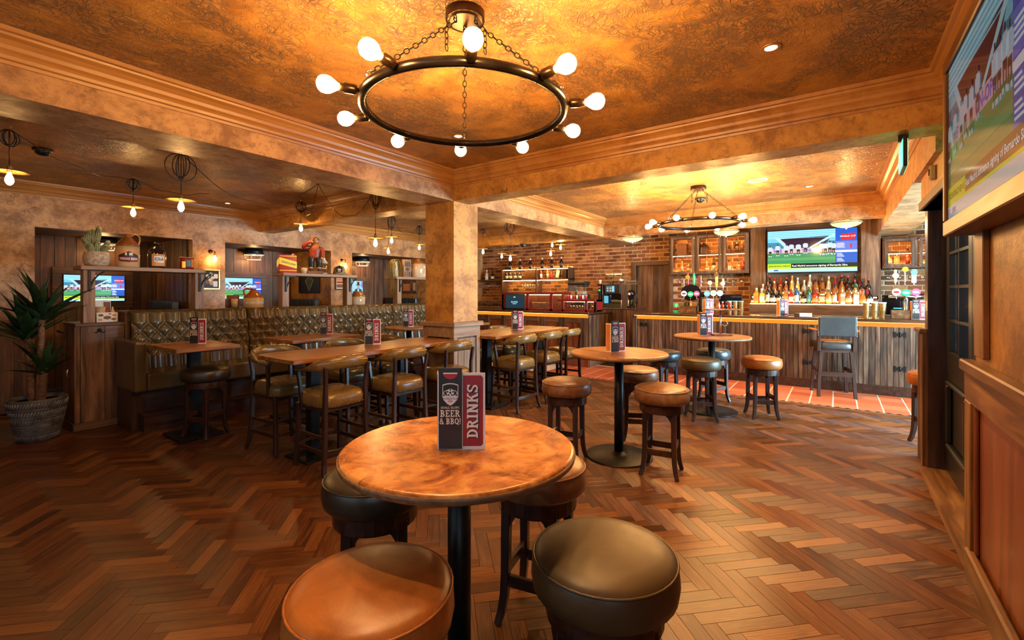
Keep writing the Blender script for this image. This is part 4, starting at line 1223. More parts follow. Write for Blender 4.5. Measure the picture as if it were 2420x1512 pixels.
# caged bulkhead lamps inside the booths
def cage_lamp(label, x, z):
    t = thing('cage_lamp', label, 'wall lamp', (x, YN-.30, z), 0, 'caged booth lamps')
    MB().lathe([(.05,.17),(.12,.15),(.18,.09),(.205,.0),(.20,.0),(.17,.08),(.11,.14)], 28).build('shade', M['black'], t)
    MB().tube([(.2*math.cos(2*PI*k/28), .2*math.sin(2*PI*k/28), -.004) for k in range(28)], .011, 6, True).build('rim', M['cream'], t)
    MB().tube([(.15*math.cos(2*PI*k/28), .15*math.sin(2*PI*k/28), -.11) for k in range(28)], .008, 6, True).build('cage_ring', M['cream'], t)
    for k in range(5):
        a = 2*PI*k/5+.2; MB().tube([(.195*math.cos(a), .195*math.sin(a), -.006), (.15*math.cos(a), .15*math.sin(a), -.11)], .007, 5).build('cage_bar', M['cream'], t)
    MB().box(-.02,.02,.0,.30,.12,.16).build('wall_arm', M['black'], t)
    m_ = MB(); m_.ball((0,0,.03), .045, 12, 8); m_.build('bulb', M['bulb_glass'], t)
    point(t, (0,0,-.13), 7.0, .04, WARM, 'cage_light')
cage_lamp('caged lamp in the first booth behind the cactus', 2.36, 2.52)
cage_lamp('caged lamp in the second booth left of the gasoline can', 4.93, 2.50)
cage_lamp('caged lamp in the third booth above the wall screen', 7.80, 2.50)
# exit sign hanging from the cross beam
ex = thing('exit_sign', 'green running-man exit sign seen edge-on hanging from the cross beam', 'exit sign', (4.50, -.40, ZB), R(-1))
MB().box(-.015,.015,-.03,.03,-.05,0).build('bracket', M['black'], ex)
MB().box(-.17,.17,-.012,.012,-.27,-.05).build('body', M['black'], ex, bevel=.004)
MB().box(-.16,.16,-.016,-.012,-.26,-.07).build('face', emit('green_sign_glow', (.05,.75,.30), 2.2), ex)
MB().box(-.16,.16,.012,.016,-.26,-.07).build('face', bpy.data.materials['green_sign_glow'], ex)
m_ = MB(); m_.ball((-.03,-.019,-.10), .014, 8, 5, (1,.3,1)); m_.build('figure_head', M['white'], ex)
m_ = MB(); m_.sweep([(-.02,-.018,-.12),(.005,-.018,-.18)], (.03,.003), up=(0,1,0)); m_.build('figure_body', M['white'], ex)
for a, b_ in (((.005,-.018,-.18),(.05,-.018,-.235)), ((.005,-.018,-.18),(-.05,-.018,-.22)), ((-.015,-.018,-.13),(.04,-.018,-.15)), ((-.02,-.018,-.13),(-.06,-.018,-.16))):
    MB().sweep([a, b_], (.014,.003), up=(0,1,0)).build('figure_limb', M['white'], ex)
sn = thing('wall_sensor', 'small cream sensor on the wall above the black door', 'sensor', (4.99, YR, 2.62))
MB().box(-.03,.03,0,.04,-.06,.06).build('case', M['cream_glaze'], sn, bevel=.008); MB().box(-.012,.012,.04,.045,-.02,.03).build('lens', M['black_gloss'], sn)
# ------------------------------------------------------------------ bar counter
def bar_mats():
    pass
BX = 9.42
bar = thing('bar_counter', 'long plank-fronted bar counter with a glowing amber strip', 'bar counter', (BX, 0, 0))
MB().box(.03, .62, -3.0, 3.50, 0, 1.17).build('carcass', M['nook_z'], bar)
MB().box(-.13, .66, -3.0, 3.58, 1.175, 1.225).build('top', M['bartop'], bar, bevel=.006)
MB().box(-.02, .03, -3.0, 3.5, 0, .155).build('plinth', M['dark_x'], bar, bevel=.004)
MB().box(-.10, -.085, -2.9, 3.5, 1.168, 1.174).build('nosing_led', M['led_under'], bar)
MB().box(-.012, .0, -3.0, 3.47, 1.095, 1.168).build('light_strip', M['led'], bar, bevel=.004)
MB().box(-.03, .03, 3.47, 3.56, 0, 1.17).build('end_post', M['bar_z'], bar, bevel=.004)
y = 3.46; wid = []
while y > -1.5:
    w = rp.choice((.062,.066,.07,.075,.082,.066,.11)); wid.append((y-w, y)); y -= w
for a, b_ in wid:
    MB().box(-.004-rp.uniform(0,.006), .03, a+.0035, b_-.0035, .155, 1.098).build('plank', M['bar_z'], bar)
MB().box(.0,.03,-3.0,-1.5,.155,1.098).build('plank', M['bar_z'], bar)
def hplate(y, z):
    m_ = MB(); m_.box(-.018,-.008,y-.075,y+.075,z-.022,z+.022); m_.box(-.019,-.008,y-.075,y-.05,z-.045,z+.045); m_.box(-.019,-.008,y+.05,y+.075,z-.045,z+.045)
    m_.tube([(-.02,y,z-.04),(-.02,y,z+.04)], .008, 6)
    m_.build('hinge', M['iron'], bar)
for y, z in ((3.33,.98),(3.33,.45),(.42,.98),(.42,.44),(-.80,.98),(-.80,.44)): hplate(y, z)

# food counter right of the pillar
CX = 9.15
fc = thing('food_counter', 'rustic counter with recessed dark panels under the red shelf unit', 'counter', (CX, 4.48, 0))
MB().box(.03, 1.1, .0, 4.4, 0, 1.15).build('carcass', M['mahog'], fc)
MB().box(-.08, 1.15, -.05, 4.4, 1.165, 1.215).build('top', M['bartop'], fc, bevel=.006)
MB().box(-.02, .03, -.02, 4.4, 0, .17).build('plinth', M['mahog'], fc, bevel=.004); MB().box(-.035, .03, -.035, 4.4, .17, .20).build('plinth_mould', M['mahog'], fc, bevel=.008)
MB().box(-.06, -.045, 0, 4.38, 1.158, 1.164).build('nosing_led', M['led_under'], fc)
MB().box(-.012, .0, .0, 4.38, 1.085, 1.158).build('light_strip', M['led'], fc, bevel=.004)
for k in range(8):
    y0 = .02+k*.55
    MB().box(-.006, .03, y0, y0+.10, .2, 1.09).build('stile_board', M['bar_z'], fc, bevel=.003)
    MB().box(-.002, .03, y0+.105, y0+.19, .2, 1.09).build('stile_board', M['bar_z'], fc, bevel=.003)
    MB().box(-.004, .03, y0+.195, y0+.545, .97, 1.085).build('rail_board', M['barn_y'], fc, bevel=.003)
    MB().box(.012, .032, y0+.195, y0+.545, .2, .97).build('panel', M['mahog'], fc)
for k in range(11):
    MB().box(.0+k*.1, .098+k*.1, -.028, .0, .15, 1.15).build('side_plank', M['bar_z'], fc)
MB().box(.0, 1.12, -.04, .0, 0, .16).build('side_plinth', M['barn_x'], fc)
# coffee counter between the two
kc = thing('coffee_counter', 'tall plank cupboard carrying the coffee machine', 'cupboard', (10.32, 3.86, 0))
MB().box(.02, .75, .0, 1.06, 0, 1.25).build('carcass', M['nook_z'], kc)
MB().box(-.03, .78, -.02, 1.08, 1.25, 1.285).build('top', M['steel'], kc, bevel=.004)
for k in range(8): MB().box(-.005, .02, .01+k*.131, .01+k*.135+.13, .05, 1.24).build('plank', M['bar_z'], kc)

# ------------------------------------------------------------------ red shelf unit with till and wire mesh
ru = thing('red_shelf_unit', 'dark red open shelf unit with wire mesh fronts on the food counter', 'shelf unit', (9.30, 4.36, 1.216))
def rb(a, b_, c, d, x0=.0, x1=.04): return MB().box(x0, x1, a, b_, c, d).build('frame_board', M['redpaint'], ru, bevel=.004)
# upper block y 0.82..2.62 (z 0..0.44), lower block 0..0.98 (z 0..0.28)
rb(.82, 2.62, .385, .44, -.01, .34); rb(.82, 2.62, .0, .045); rb(0, .98, .225, .28, -.01, .34); rb(0, .82, 0, .045, 0, .3)
for a, b_, c in ((.82,.88,.44),(1.12,1.20,.44),(1.80,1.88,.44),(2.50,2.62,.44),(0,.06,.28),(.22,.28,.28)): rb(a, b_, 0, c)
rb(.82, .88, 0, .44, .30, .34); rb(2.56, 2.62, 0, .44, .0, .34); rb(0, .05, 0, .28, 0, .34)
def mesh_panel(parent, x, y0, y1, z0, z1, step, r=.0018, mat=None):
    m_ = MB(); n = int((y1-y0)/step)
    for k in range(n+1): yy = y0+(y1-y0)*k/n; m_.box(x-r, x+r, yy-r, yy+r, z0, z1)
    n = int((z1-z0)/step)
    for k in range(n+1): zz = z0+(z1-z0)*k/n; m_.box(x-r, x+r, y0, y1, zz-r, zz+r)
    return m_.build('wire_mesh', mat or M['steel'], parent, kind='stuff')
mesh_panel(ru, .02, 1.20, 1.80, .045, .385, .03); mesh_panel(ru, .02, .28, .82, .045, .225, .03); mesh_panel(ru, .02, .06, .22, .045, .225, .03); mesh_panel(ru, .02, .88, 1.12, .045, .385, .03)
tl = thing('till_screen', 'dark blue touch screen till facing out of the red shelf unit', 'till', (9.265, 6.555, 1.235))
MB().box(0, .03, -.30, .30, 0, .385).build('case', M['black'], tl, bevel=.008)
MB().box(-.004, 0, -.275, .275, .03, .36).build('screen', emit('till_blue', (.006,.028,.045), 1.0, False), tl)
m_ = MB(); mtext(m_, 'BLAKES', .06, 0, .16); m_.v = [(-.006, -a, c) for a, b_, c in m_.v]; m_.build('screen_text', emit('till_text', (.35,.75,.9), 1.2, False), tl)
MB().box(-.006,-.004,-.06,.06,.13,.14).build('screen_rule', bpy.data.materials['till_text'], tl)
MB().box(-.006,-.004,-.03,.03,.29,.31).build('screen_badge', bpy.data.materials['till_text'], tl)

# glasses
def glass_mesh(kind):
    m_ = MB()
    if kind == 'tumbler': m_.lathe([(.028,0),(.030,.003),(.036,.10),(.0345,.10),(.0285,.008)], 12)
    elif kind == 'pint': m_.lathe([(.030,0),(.032,.003),(.040,.09),(.044,.15),(.0425,.15),(.031,.008)], 12)
    else: m_.lathe([(.032,0),(.030,.003),(.004,.008),(.004,.075),(.018,.09),(.036,.12),(.039,.155),(.034,.19),(.0325,.19),(.037,.155),(.033,.12)], 12)
    me = m_.mesh('drinking_glass'); me.materials.append(M['glass']); return me
GM = {k: glass_mesh(k) for k in ('tumbler','pint','wine')}
_gn = {}
def glass(kind, x, y, z, label, group, flip=False):
    _gn[group] = _gn.get(group, 0)+1; label = label + ', %s from the right' % ['first','second','third','fourth','fifth','sixth','seventh','eighth','ninth','tenth'][_gn[group]-1]
    o = put('drinking_glass', GM[kind], None, (x, y, z), (PI if flip else 0, 0, rp.uniform(0, 6)))
    tag(o, label, 'glass', group)
for k in range(7): glass('pint', 9.50, 5.62+k*.085, 1.262, 'pint glass behind the large mesh panel of the red unit', 'pint glasses in the red unit')
for k in range(6): glass('tumbler', 9.50, 4.70+k*.078, 1.262, 'tumbler behind the low mesh panel of the red unit', 'tumblers in the red unit')
for k in range(2): glass('tumbler', 9.50, 4.46+k*.075, 1.262, 'tumbler in the small end bay of the red unit', 'tumblers in the red unit end bay')
MB().box(.10,.112,.9,2.5,.376,.384).build('light_strip', M['led_warm'], ru); MB().box(.10,.112,.06,.80,.216,.224).build('light_strip', M['led_warm'], ru)  # strips added inside the unit to brighten its glasses
for o in (ru,): MB().box(.04, .34, .0, 2.62, .0, .018).build('base_board', M['redpaint'], o); MB().box(.3,.32,.88,2.56,.02,.40).build('back_board', M['mahog'], o)

# ------------------------------------------------------------------ bottles
BP = {
 'tall': [(.034,0),(.036,.004),(.036,.18),(.033,.20),(.016,.235),(.013,.25),(.013,.29)],
 'wine': [(.036,0),(.0375,.004),(.0375,.17),(.035,.195),(.020,.225),(.0145,.245),(.0145,.30)],
 'squat': [(.046,0),(.048,.005),(.049,.12),(.045,.145),(.024,.175),(.015,.19),(.015,.225)],
 'round': [(.040,0),(.043,.006),(.050,.06),(.047,.11),(.030,.15),(.016,.175),(.014,.225)],
 'square': [(.052,0),(.054,.004),(.054,.15),(.050,.168),(.020,.185),(.016,.195),(.016,.235)],
}
bcol = {'amber': (.36,.11,.02), 'gold': (.62,.30,.05), 'yellow': (.72,.46,.06), 'clear': (.62,.50,.34), 'red': (.45,.03,.015), 'orange': (.62,.17,.03), 'dark': (.02,.012,.01), 'green': (.02,.09,.035), 'blue': (.03,.09,.25)}
BM = {}
for n_, c in bcol.items():
    k = NT(n_ + '_bottle_glass'); k.set(Base_Color=c, Roughness=.08, Transmission_Weight=.0, Specular_IOR_Level=.6, Coat_Weight=.4, Coat_Roughness=.03)
    BM[n_] = k.m
LM = {n_: plain(n_+'_paper_label', c, .5) for n_, c in {'cream': (.72,.60,.42), 'white': (.78,.76,.72), 'black': (.03,.03,.03), 'red': (.45,.04,.03), 'orange': (.65,.28,.08), 'brown': (.2,.09,.04), 'teal': (.08,.25,.28)}.items()}
_bc = {}
def bottle_parts(kind, colr, lab, cap):
    key = (kind, colr, lab, cap)
    if key in _bc: return _bc[key]
    p = BP[kind]; sides = 4 if kind == 'square' else 14
    b_ = MB(); b_.lathe(p, sides, smooth=(sides > 4), a0=PI/4)
    bm_ = b_.mesh('glass_body'); bm_.materials.append(BM[colr])
    r = max(a for a, z in p); zt = p[-1][1]; zs = [z for a, z in p if a > r*.93]
    l_ = MB(); l_.lathe([(r*1.012, .03), (r*1.012, max(zs)*.82)], sides, smooth=(sides > 4), a0=PI/4)
    lm_ = l_.mesh('paper_label'); lm_.materials.append(LM[lab])
    c_ = MB(); rr = p[-1][0]*1.18; c_.lathe([(rr, zt-.012), (rr, zt+.022), (rr*.8, zt+.027)], 10)
    cm_ = c_.mesh('cap'); cm_.materials.append(LM[cap] if cap in LM else M['brass'])
    _bc[key] = (bm_, lm_, cm_); return _bc[key]
def bottle(kind, colr, lab, cap, x, y, z, label, group=None, s=1.0):
    t = thing('bottle', label, 'bottle', (x, y, z), rp.uniform(-.5, .5), group)
    if s != 1.0: t.scale = (s, s, s)
    for n_, me in zip(('glass_body', 'paper_label', 'cap'), bottle_parts(kind, colr, lab, cap)): put(n_, me, t)
    return t
# stepped back shelf
bs = thing('bottle_shelf', 'stepped back-bar shelf crowded with spirit bottles', 'shelf', (10.72, 0, 0))
tiers = [(.0, 1.43), (.13, 1.52), (.26, 1.61), (.39, 1.70)]
for i, (dx, z) in enumerate(tiers):
    MB().box(dx, dx+.14, -.62, 1.52, z-.03, z).build('step', M['nook_z'], bs, bevel=.003)
    MB().box(dx+.02, dx+.14, -.62, 1.52, 1.0, z-.03).build('step_riser', M['nook_z'], bs)
    MB().box(dx+.128, dx+.132, -.60, 1.50, z+.02, z+.045).build('light_strip', M['led_shelf'], bs)
MB().box(-.005, .02, -.62, 1.52, 1.10, 1.41).build('front_board', M['barn_y'], bs)
MB().box(-.012, -.004, -.60, 1.50, 1.412, 1.424).build('light_strip', M['led_warm'], bs)
names = ['first','second','third','fourth','fifth','sixth','seventh','eighth','ninth','tenth','eleventh','twelfth','thirteenth','fourteenth','fifteenth','sixteenth','seventeenth','eighteenth','nineteenth','twentieth']
rb_ = random.Random(21)
front = [('square','yellow','orange','white'),('square','yellow','cream','white'),('tall','dark','cream','black'),('squat','dark','white','black'),('squat','dark','cream','black'),('square','orange','orange','red'),('square','red','cream','red'),('tall','blue','white','white'),('round','dark','cream','brown'),('tall','green','teal','white'),('squat','red','orange','red'),('square','amber','cream','black'),('squat','gold','cream','brown'),('tall','amber','white','black'),('square','gold','orange','orange'),('squat','amber','cream','brown'),('square','gold','cream','orange'),('round','orange','orange','red'),('squat','dark','white','black')]
rest = [('wine','clear','white','white'),('tall','clear','cream','cream'),('tall','gold','cream','orange'),('round','gold','cream','brown'),('tall','red','orange','red'),('squat','orange','cream','black'),('wine','dark','brown','red'),('tall','yellow','white','white'),('tall','amber','cream','cream'),('wine','amber','orange','black'),('round','clear','cream','white'),('square','amber','cream','black')]
rown = ['front','second','third','top']
for r_, (dx, z) in enumerate(tiers):
    n = 19
    for k in range(n):
        yb = 1.45-(k+.5)*(1.98/n)+rb_.uniform(-.008,.008)
        if r_ == 0: sp_ = front[k]
        elif k > n-5: sp_ = rb_.choice([('wine','dark','red','red'),('wine','dark','cream','black'),('tall','red','orange','red'),('wine','green','cream','red')])
        else: sp_ = rb_.choice(rest)
        cw = {'dark': 'black', 'clear': 'clear', 'yellow': 'yellow', 'gold': 'golden'}.get(sp_[1], sp_[1])
        bottle(*sp_, 10.72+dx+.07, yb, z, '%s %s-labelled bottle, %s from left in the back bar %s row' % (cw, sp_[2], names[k], rown[r_]), 'spirit bottles on the back bar', 1.14+rb_.uniform(-.05,.10))
# timber surround and columns of the back bar
def column(label, y0, y1):
    t = thing('timber_column', label, 'column', (11.0, (y0+y1)/2, 0), 0, 'back bar timber columns')
    h = (y1-y0)/2; MB().box(0, .30, -h, h, 1.2, 3.05).build('post', M['barn_z'], t, bevel=.006)
    MB().box(-.02, .02, -h-.02, h+.02, 1.2, 1.32).build('foot_board', M['barn_z'], t)
column('rough timber column left of the bar television', 1.25, 1.54); column('rough timber column right of the bar television', -.66, -.36)
MB_b = MB().box(11.02, 11.05, -.36, 1.25, 1.9, 3.05)
tvb = thing('backing_panel', 'dark plank panel behind the bar television', 'panel', (11.1, .44, 1.72))
for k in range(8): MB().box(0, .03, -.80, .80, k*.168, k*.168+.164).build('board', M['barn_y'], tvb)
# wall cabinets with mesh doors
def cabinet(label, y0, y1, z0, z1, doors, items=True):
    t = thing('wall_cabinet', label, 'cabinet', (10.95, y0, z0), 0, 'lit mesh-door cabinets on the back bar')
    W, H = y1-y0, z1-z0
    MB().box(.0, .34, 0, W, 0, .05).build('bottom_board', M['barn_y'], t, bevel=.003); MB().box(.0, .34, 0, W, H-.05, H).build('top_board', M['barn_y'], t, bevel=.003)
    edges = [0]+[ (a+b_)/2 for a, b_ in zip([d[1] for d in doors[:-1]], [d[0] for d in doors[1:]])]+[W]
    for e in edges: MB().box(.0, .34, max(0, e-.03), min(W, e+.03), .05, H-.05).build('divider', M['barn_z'], t, bevel=.003)
    MB().box(.02, .33, .03, W-.03, H*.5-.012, H*.5+.012).build('shelf', M['barn_y'], t)
    MB().box(.03, .042, .04, W-.04, H*.5-.020, H*.5-.013).build('light_strip', M['led_cab'], t); MB().box(.015, .03, .04, W-.04, H-.060, H-.052).build('light_strip', M['led_cab'], t)
    MB().box(.315, .325, .04, W-.04, .052, .06).build('light_strip', M['led_cab'], t)
    for a, b_ in doors:
        d = MB(); d.box(-.03, 0, a, b_, 0.02, .07); d.box(-.03, 0, a, b_, H-.07, H-.02); d.box(-.03, 0, a, a+.05, .07, H-.07); d.box(-.03, 0, b_-.05, b_, .07, H-.07)
        dr = d.build('door_frame', M['barn_z'], t, bevel=.003)
        mesh_panel(dr, -.015, a+.05, b_-.05, .07, H-.07, .035, .0015, M['bronze'])
    return t
cab1 = cabinet('three-door lit mesh cabinet on the brick wall left of the bar television', 1.56, 3.24, 2.07, 2.96, [(.03,.50),(.56,1.07),(1.13,1.65)])
cab2 = cabinet('lit mesh cabinet at the far right of the back bar', -1.55, -.68, 2.10, 2.66, [(.03,.36),(.42,.84)])
for y, z, sp_ in ((3.0,2.12,('tall','orange','cream','black')),(2.85,2.12,('squat','amber','cream','brown')),(2.45,2.12,('round','gold','cream','white')),(2.30,2.12,('tall','dark','white','black')),(2.18,2.12,('squat','orange','orange','brown')),(1.98,2.12,('square','orange','cream','black')),(1.80,2.12,('square','amber','orange','black')),(1.70,2.12,('tall','red','red','red')),
                  (1.92,2.53,('tall','amber','brown','black')),(1.82,2.53,('tall','dark','brown','black')),(1.72,2.53,('tall','amber','brown','black'))):
    bottle(*sp_, 11.12, y, z, '%s bottle %s shelf of the %s cabinet bay' % (sp_[1], 'on the lower' if z < 2.4 else 'on the upper', 'left' if y > 2.7 else ('middle' if y > 2.1 else 'right')) + (', no. %s from the left' % names[int((3.3-y)*6) % 20]), 'bottles in the lit cabinets')
for y, sp_ in ((-.78,('round','gold','cream','brown')),(-.90,('square','amber','orange','black')),(-1.05,('tall','red','red','black'))): bottle(*sp_, 11.12, y, 2.152, '%s bottle in the far right cabinet' % sp_[1], 'bottles in the lit cabinets')
bx = thing('carton', 'dark carton on the upper shelf of the left cabinet bay', 'box', (11.12, 2.98, 2.53)); MB().box(-.08,.08,-.10,.10,0,.24).build('box', M['mahog'], bx); MB().box(-.085,.085,-.105,.105,.24,.26).build('lid', M['dark_x'], bx)
ln = thing('bird_house', 'small pointed wooden house in the middle cabinet bay', 'ornament', (11.12, 2.50, 2.53)); MB().box(-.06,.06,-.07,.07,0,.16).build('body', M['barn_z'], ln); MB().prism([(-.10,.16),(.10,.16),(0,.27)], -.08, .08, 'yz').build('roof', M['bronze'], ln)
# hanging wine glasses under the cabinets
rk = thing('glass_rack', 'rack of rails under the left wall cabinet', 'rack', (10.98, 1.58, 2.0)); 
for k in range(10): MB().box(0, .26, .08+k*.165, .10+k*.165, .045, .06).build('rail', M['bronze'], rk)
for k in range(9): glass('wine', 11.08, 1.72+k*.165, 2.05, 'wine glass hanging under the left wall cabinet', 'hanging wine glasses left of the television', True)
rk2 = thing('glass_rack', 'rack of rails under the far right cabinet', 'rack', (10.98, -1.55, 2.03))
for k in range(6): MB().box(0, .26, .06+k*.16, .08+k*.16, .045, .06).build('rail', M['bronze'], rk2)
for k in range(5): glass('wine', 11.08, -1.41+k*.16, 2.08, 'wine glass hanging upside down under the far right cabinet', 'hanging wine glasses at the far right', True)

# ------------------------------------------------------------------ beer taps
def cmat(n_, c, glow=0.0):
    k = NT(n_); k.set(Base_Color=c, Roughness=.25, Coat_Weight=.4)
    if glow: k.set(Emission_Color=c, Emission_Strength=glow); k.m.cycles.emission_sampling = 'NONE'
    return k.m
TC = {n_: cmat('tap_'+n_, c, g) for n_, c, g in (('white',(.75,.78,.85),.5),('green',(.02,.40,.14),.5),('pink',(.70,.08,.16),.5),('blue',(.10,.42,.62),.5),('yellow',(.80,.52,.06),.4),('pale',(.55,.80,.78),.5),('red',(.50,.02,.02),0),('orange',(.80,.28,.03),0),('cream',(.78,.68,.55),0),('grey',(.45,.5,.56),0),('brown',(.18,.06,.03),0))}
def disc(m_, y, z, r, x=0, t_=.02, sz=1.0, n=20):
    pts = [(y+r*math.cos(2*PI*k/n), z+r*sz*math.sin(2*PI*k/n)) for k in range(n)]
    m_.prism(pts, x-t_, x, 'yz')
def tap_set(label, x, y, badges, handles, style):
    t = thing('beer_tap', label, 'beer tap', (x, y, 1.226))
    if style == 'drum':
        m_ = MB(); disc(m_, 0, .42, .20, .0, .05, .85, 28); m_.build('drum', M['black_gloss'], t, bevel=.008)
        MB().lathe([(.05,0),(.035,.02),(.03,.30)], 16, c=(-.02,0,0)).build('column', M['brass'], t)
        MB().lathe([(.06,0),(.06,.20),(.045,.22)], 16, c=(.05,.10,0)).build('side_can', M['black'], t)
    elif style == 'arch':
        MB().tube(smooth_path([(0,.25,0),(0,.25,.30),(0,.22,.37),(0,.12,.40),(0,-.2,.40)],4), .045, 12).build('pipe', M['bronze'], t)
        MB().lathe([(.07,0),(.07,.02),(.05,.03)], 16, c=(0,.25,0)).build('foot', M['brass'], t)
    else:
        MB().tube([(0,.22,.36),(0,-.22,.36)], .045, 12).build('pipe', M['steel'], t)
        MB().lathe([(.06,0),(.045,.02),(.04,.33)], 16).build('column', M['steel'], t)
    for (dy, dz, c1, c2) in badges:
        m_ = MB(); disc(m_, dy, dz, .058, -.06); b_ = m_.build('badge', TC[c1], t, bevel=.004)
        m_ = MB(); disc(m_, dy, dz, .040, -.079, .004, .45); m_.build('badge_print', TC[c2], b_)
        MB().tube([(-.05,dy,dz-.05),(-.07,dy,dz-.09),(-.07,dy,dz-.13)], .008, 6).build('spout', M['steel'], t)
    for (dy, z0, z1, kind, c1, c2) in handles:
        h = MB().tube([(-.03,dy,z0),(-.03,dy,z0+.07)], .010, 8).build('lever', M['steel'], t)
        if kind == 'bar': MB().lathe([(.012,z0+.06),(.018,z0+.08),(.020,z1-.02),(.014,z1)], 12, c=(-.03,dy,0)).build('handle', TC[c1], t)
        if kind == 'bottle': MB().lathe([(.014,z0+.06),(.024,z0+.12),(.030,z1-.08),(.018,z1-.03),(.013,z1)], 12, c=(-.03,dy,0)).build('handle', TC[c1], t)
        if kind == 'paddle':
            m_ = MB(); m_.box(-.04,-.02,dy-.032,dy+.032,z0+.06,z1); m_.build('handle', TC[c1], t, bevel=.006)
        if kind == 'stick': MB().tube([(-.03,dy,z0+.04),(-.03,dy,z1)], .009, 8).build('handle', TC[c1], t)
        if c2:
            zz = z1-.05 if kind != 'bar' else z1-.10
            m_ = MB(); disc(m_, dy, zz if kind != 'stick' else z1, .042, -.05, .02, 1.0); m_.build('finial', TC[c2], t, bevel=.004)
tap_set('black drum beer tap with three lit badges left of the bar chair side', 9.80, 2.46, [(.13,.40,'white','red'),(.0,.39,'green','white'),(-.12,.40,'pink','white')],
        [(.14,.50,.70,'stick','grey',None),(.06,.50,.84,'bar','red','orange'),(-.06,.50,.82,'bottle','green',None),(-.17,.48,.77,'paddle','brown',None)], 'drum')
tap_set('bronze arch beer tap with a yellow handle on the bar', 9.80, 2.02, [(.12,.40,'blue','white'),(.0,.41,'white','yellow'),(-.12,.41,'pale','cream')],
        [(.07,.46,.62,'stick','cream','cream'),(-.05,.46,.83,'bottle','yellow','brown'),(-.17,.46,.70,'bar','cream','cream')], 'arch')
tap_set('chrome beer tap with tall pale handles at the right of the bar', 9.80, -.90, [(.12,.43,'white','red'),(.0,.42,'green','white'),(-.12,.43,'pink','white')],
        [(.13,.52,.80,'bar','cream','white'),(.01,.52,.80,'stick','grey','orange'),(-.10,.52,.80,'paddle','grey','blue')], 'tee')
wb_ = thing('wooden_crate', 'orange timber box under the drum tap on the bar', 'box', (9.70, 2.49, 1.226)); MB().box(-.10,.06,-.16,.16,0,.145).build('body', M['rail_x'], wb_, bevel=.004); MB().box(-.085,.045,-.145,.145,.145,.147).build('inside', M['dark_x'], wb_)
wb2 = thing('wooden_crate', 'orange timber box beside the chrome tap on the bar', 'box', (9.70, -.84, 1.226)); MB().box(-.10,.06,-.13,.13,0,.14).build('body', M['rail_x'], wb2, bevel=.004); MB().box(-.085,.045,-.115,.115,.14,.142).build('inside', M['dark_x'], wb2)
gc = thing('green_can', 'green and red can at the left end of the bar', 'can', (9.70, 2.74, 1.226)); MB().lathe([(.04,0),(.045,.004),(.045,.19),(.04,.195)], 18).build('body', TC['green'], gc); MB().lathe([(.0458,.06),(.0458,.12)], 18).build('band', TC['red'], gc)
# cocktail tins
tin = None
for (y, lab) in ((1.72,'left'),(1.62,'middle'),(1.52,'right')):
    t = thing('cocktail_tins', lab + ' stack of copper cocktail tins beside the bronze tap', 'cocktail tins', (9.72, y, 1.226), 0, 'copper cocktail tins')
    MB().lathe([(.033,0),(.034,.004),(.044,.125),(.046,.128)], 20).build('lower_tin', M['brass'], t); MB().lathe([(.040,.126),(.041,.128),(.048,.25),(.050,.255),(.046,.255)], 20).build('upper_tin', M['brass'], t); MB().lathe([(.049,.245),(.051,.262),(.046,.262)], 20).build('rim', TC['blue'], t)
for (y, lab) in ((-.39,'left'),(-.50,'middle'),(-.605,'right')):
    t = thing('cocktail_tins', lab + ' stack of copper cocktail tins right of the bar chair', 'cocktail tins', (9.70, y, 1.226), 0, 'copper cocktail tins')
    MB().lathe([(.033,0),(.034,.004),(.044,.125),(.046,.128)], 20).build('lower_tin', M['brass'], t); MB().lathe([(.040,.126),(.041,.128),(.048,.25),(.050,.255),(.046,.255)], 20).build('upper_tin', M['brass'], t); MB().lathe([(.049,.245),(.051,.262),(.046,.262)], 20).build('rim', TC['pale'], t)
def till(label, x, y):
    t = thing('bar_till', label, 'till', (x, y, 1.22)); MB().box(-.06,.09,-.10,.10,.006,.03).build('stand', M['black'], t)
    m_ = MB(); m_.M = Matrix.Translation((0,0,.22)) @ Matrix.Rotation(R(-10), 4, 'Y'); m_.box(-.015,.02,-.21,.21,-.17,.17); m_.build('screen', M['black_gloss'], t, bevel=.01)
    m_ = MB(); m_.M = Matrix.Translation((0,0,.22)) @ Matrix.Rotation(R(-10), 4, 'Y'); m_.box(-.018,-.016,-.06,.06,-.06,-.045); m_.build('indicator', emit('till_led_%d' % int(y*10), (.1,.55,.9), 1.5, False), t)
till('black till turned away behind the bronze tap', 9.97, 1.75); till('black till behind the chrome tap', 9.97, -.82)
mtm = thing('bar_mat', 'narrow dotted drip mat along the bar top', 'mat', (9.78, 0, 1.226)); MB().box(-.1,.12,-.4,1.2,0,.012).build('mat', M['black'], mtm)
npk = thing('napkin_caddy', 'clear box of napkins on the bar left of the bar chair', 'caddy', (9.55, .50, 1.226)); MB().box(-.06,.06,-.13,.05,0,.06).build('box', M['white'], npk, bevel=.004); MB().box(-.06,.06,.055,.13,0,.055).build('block', M['dark_x'], npk, bevel=.004)

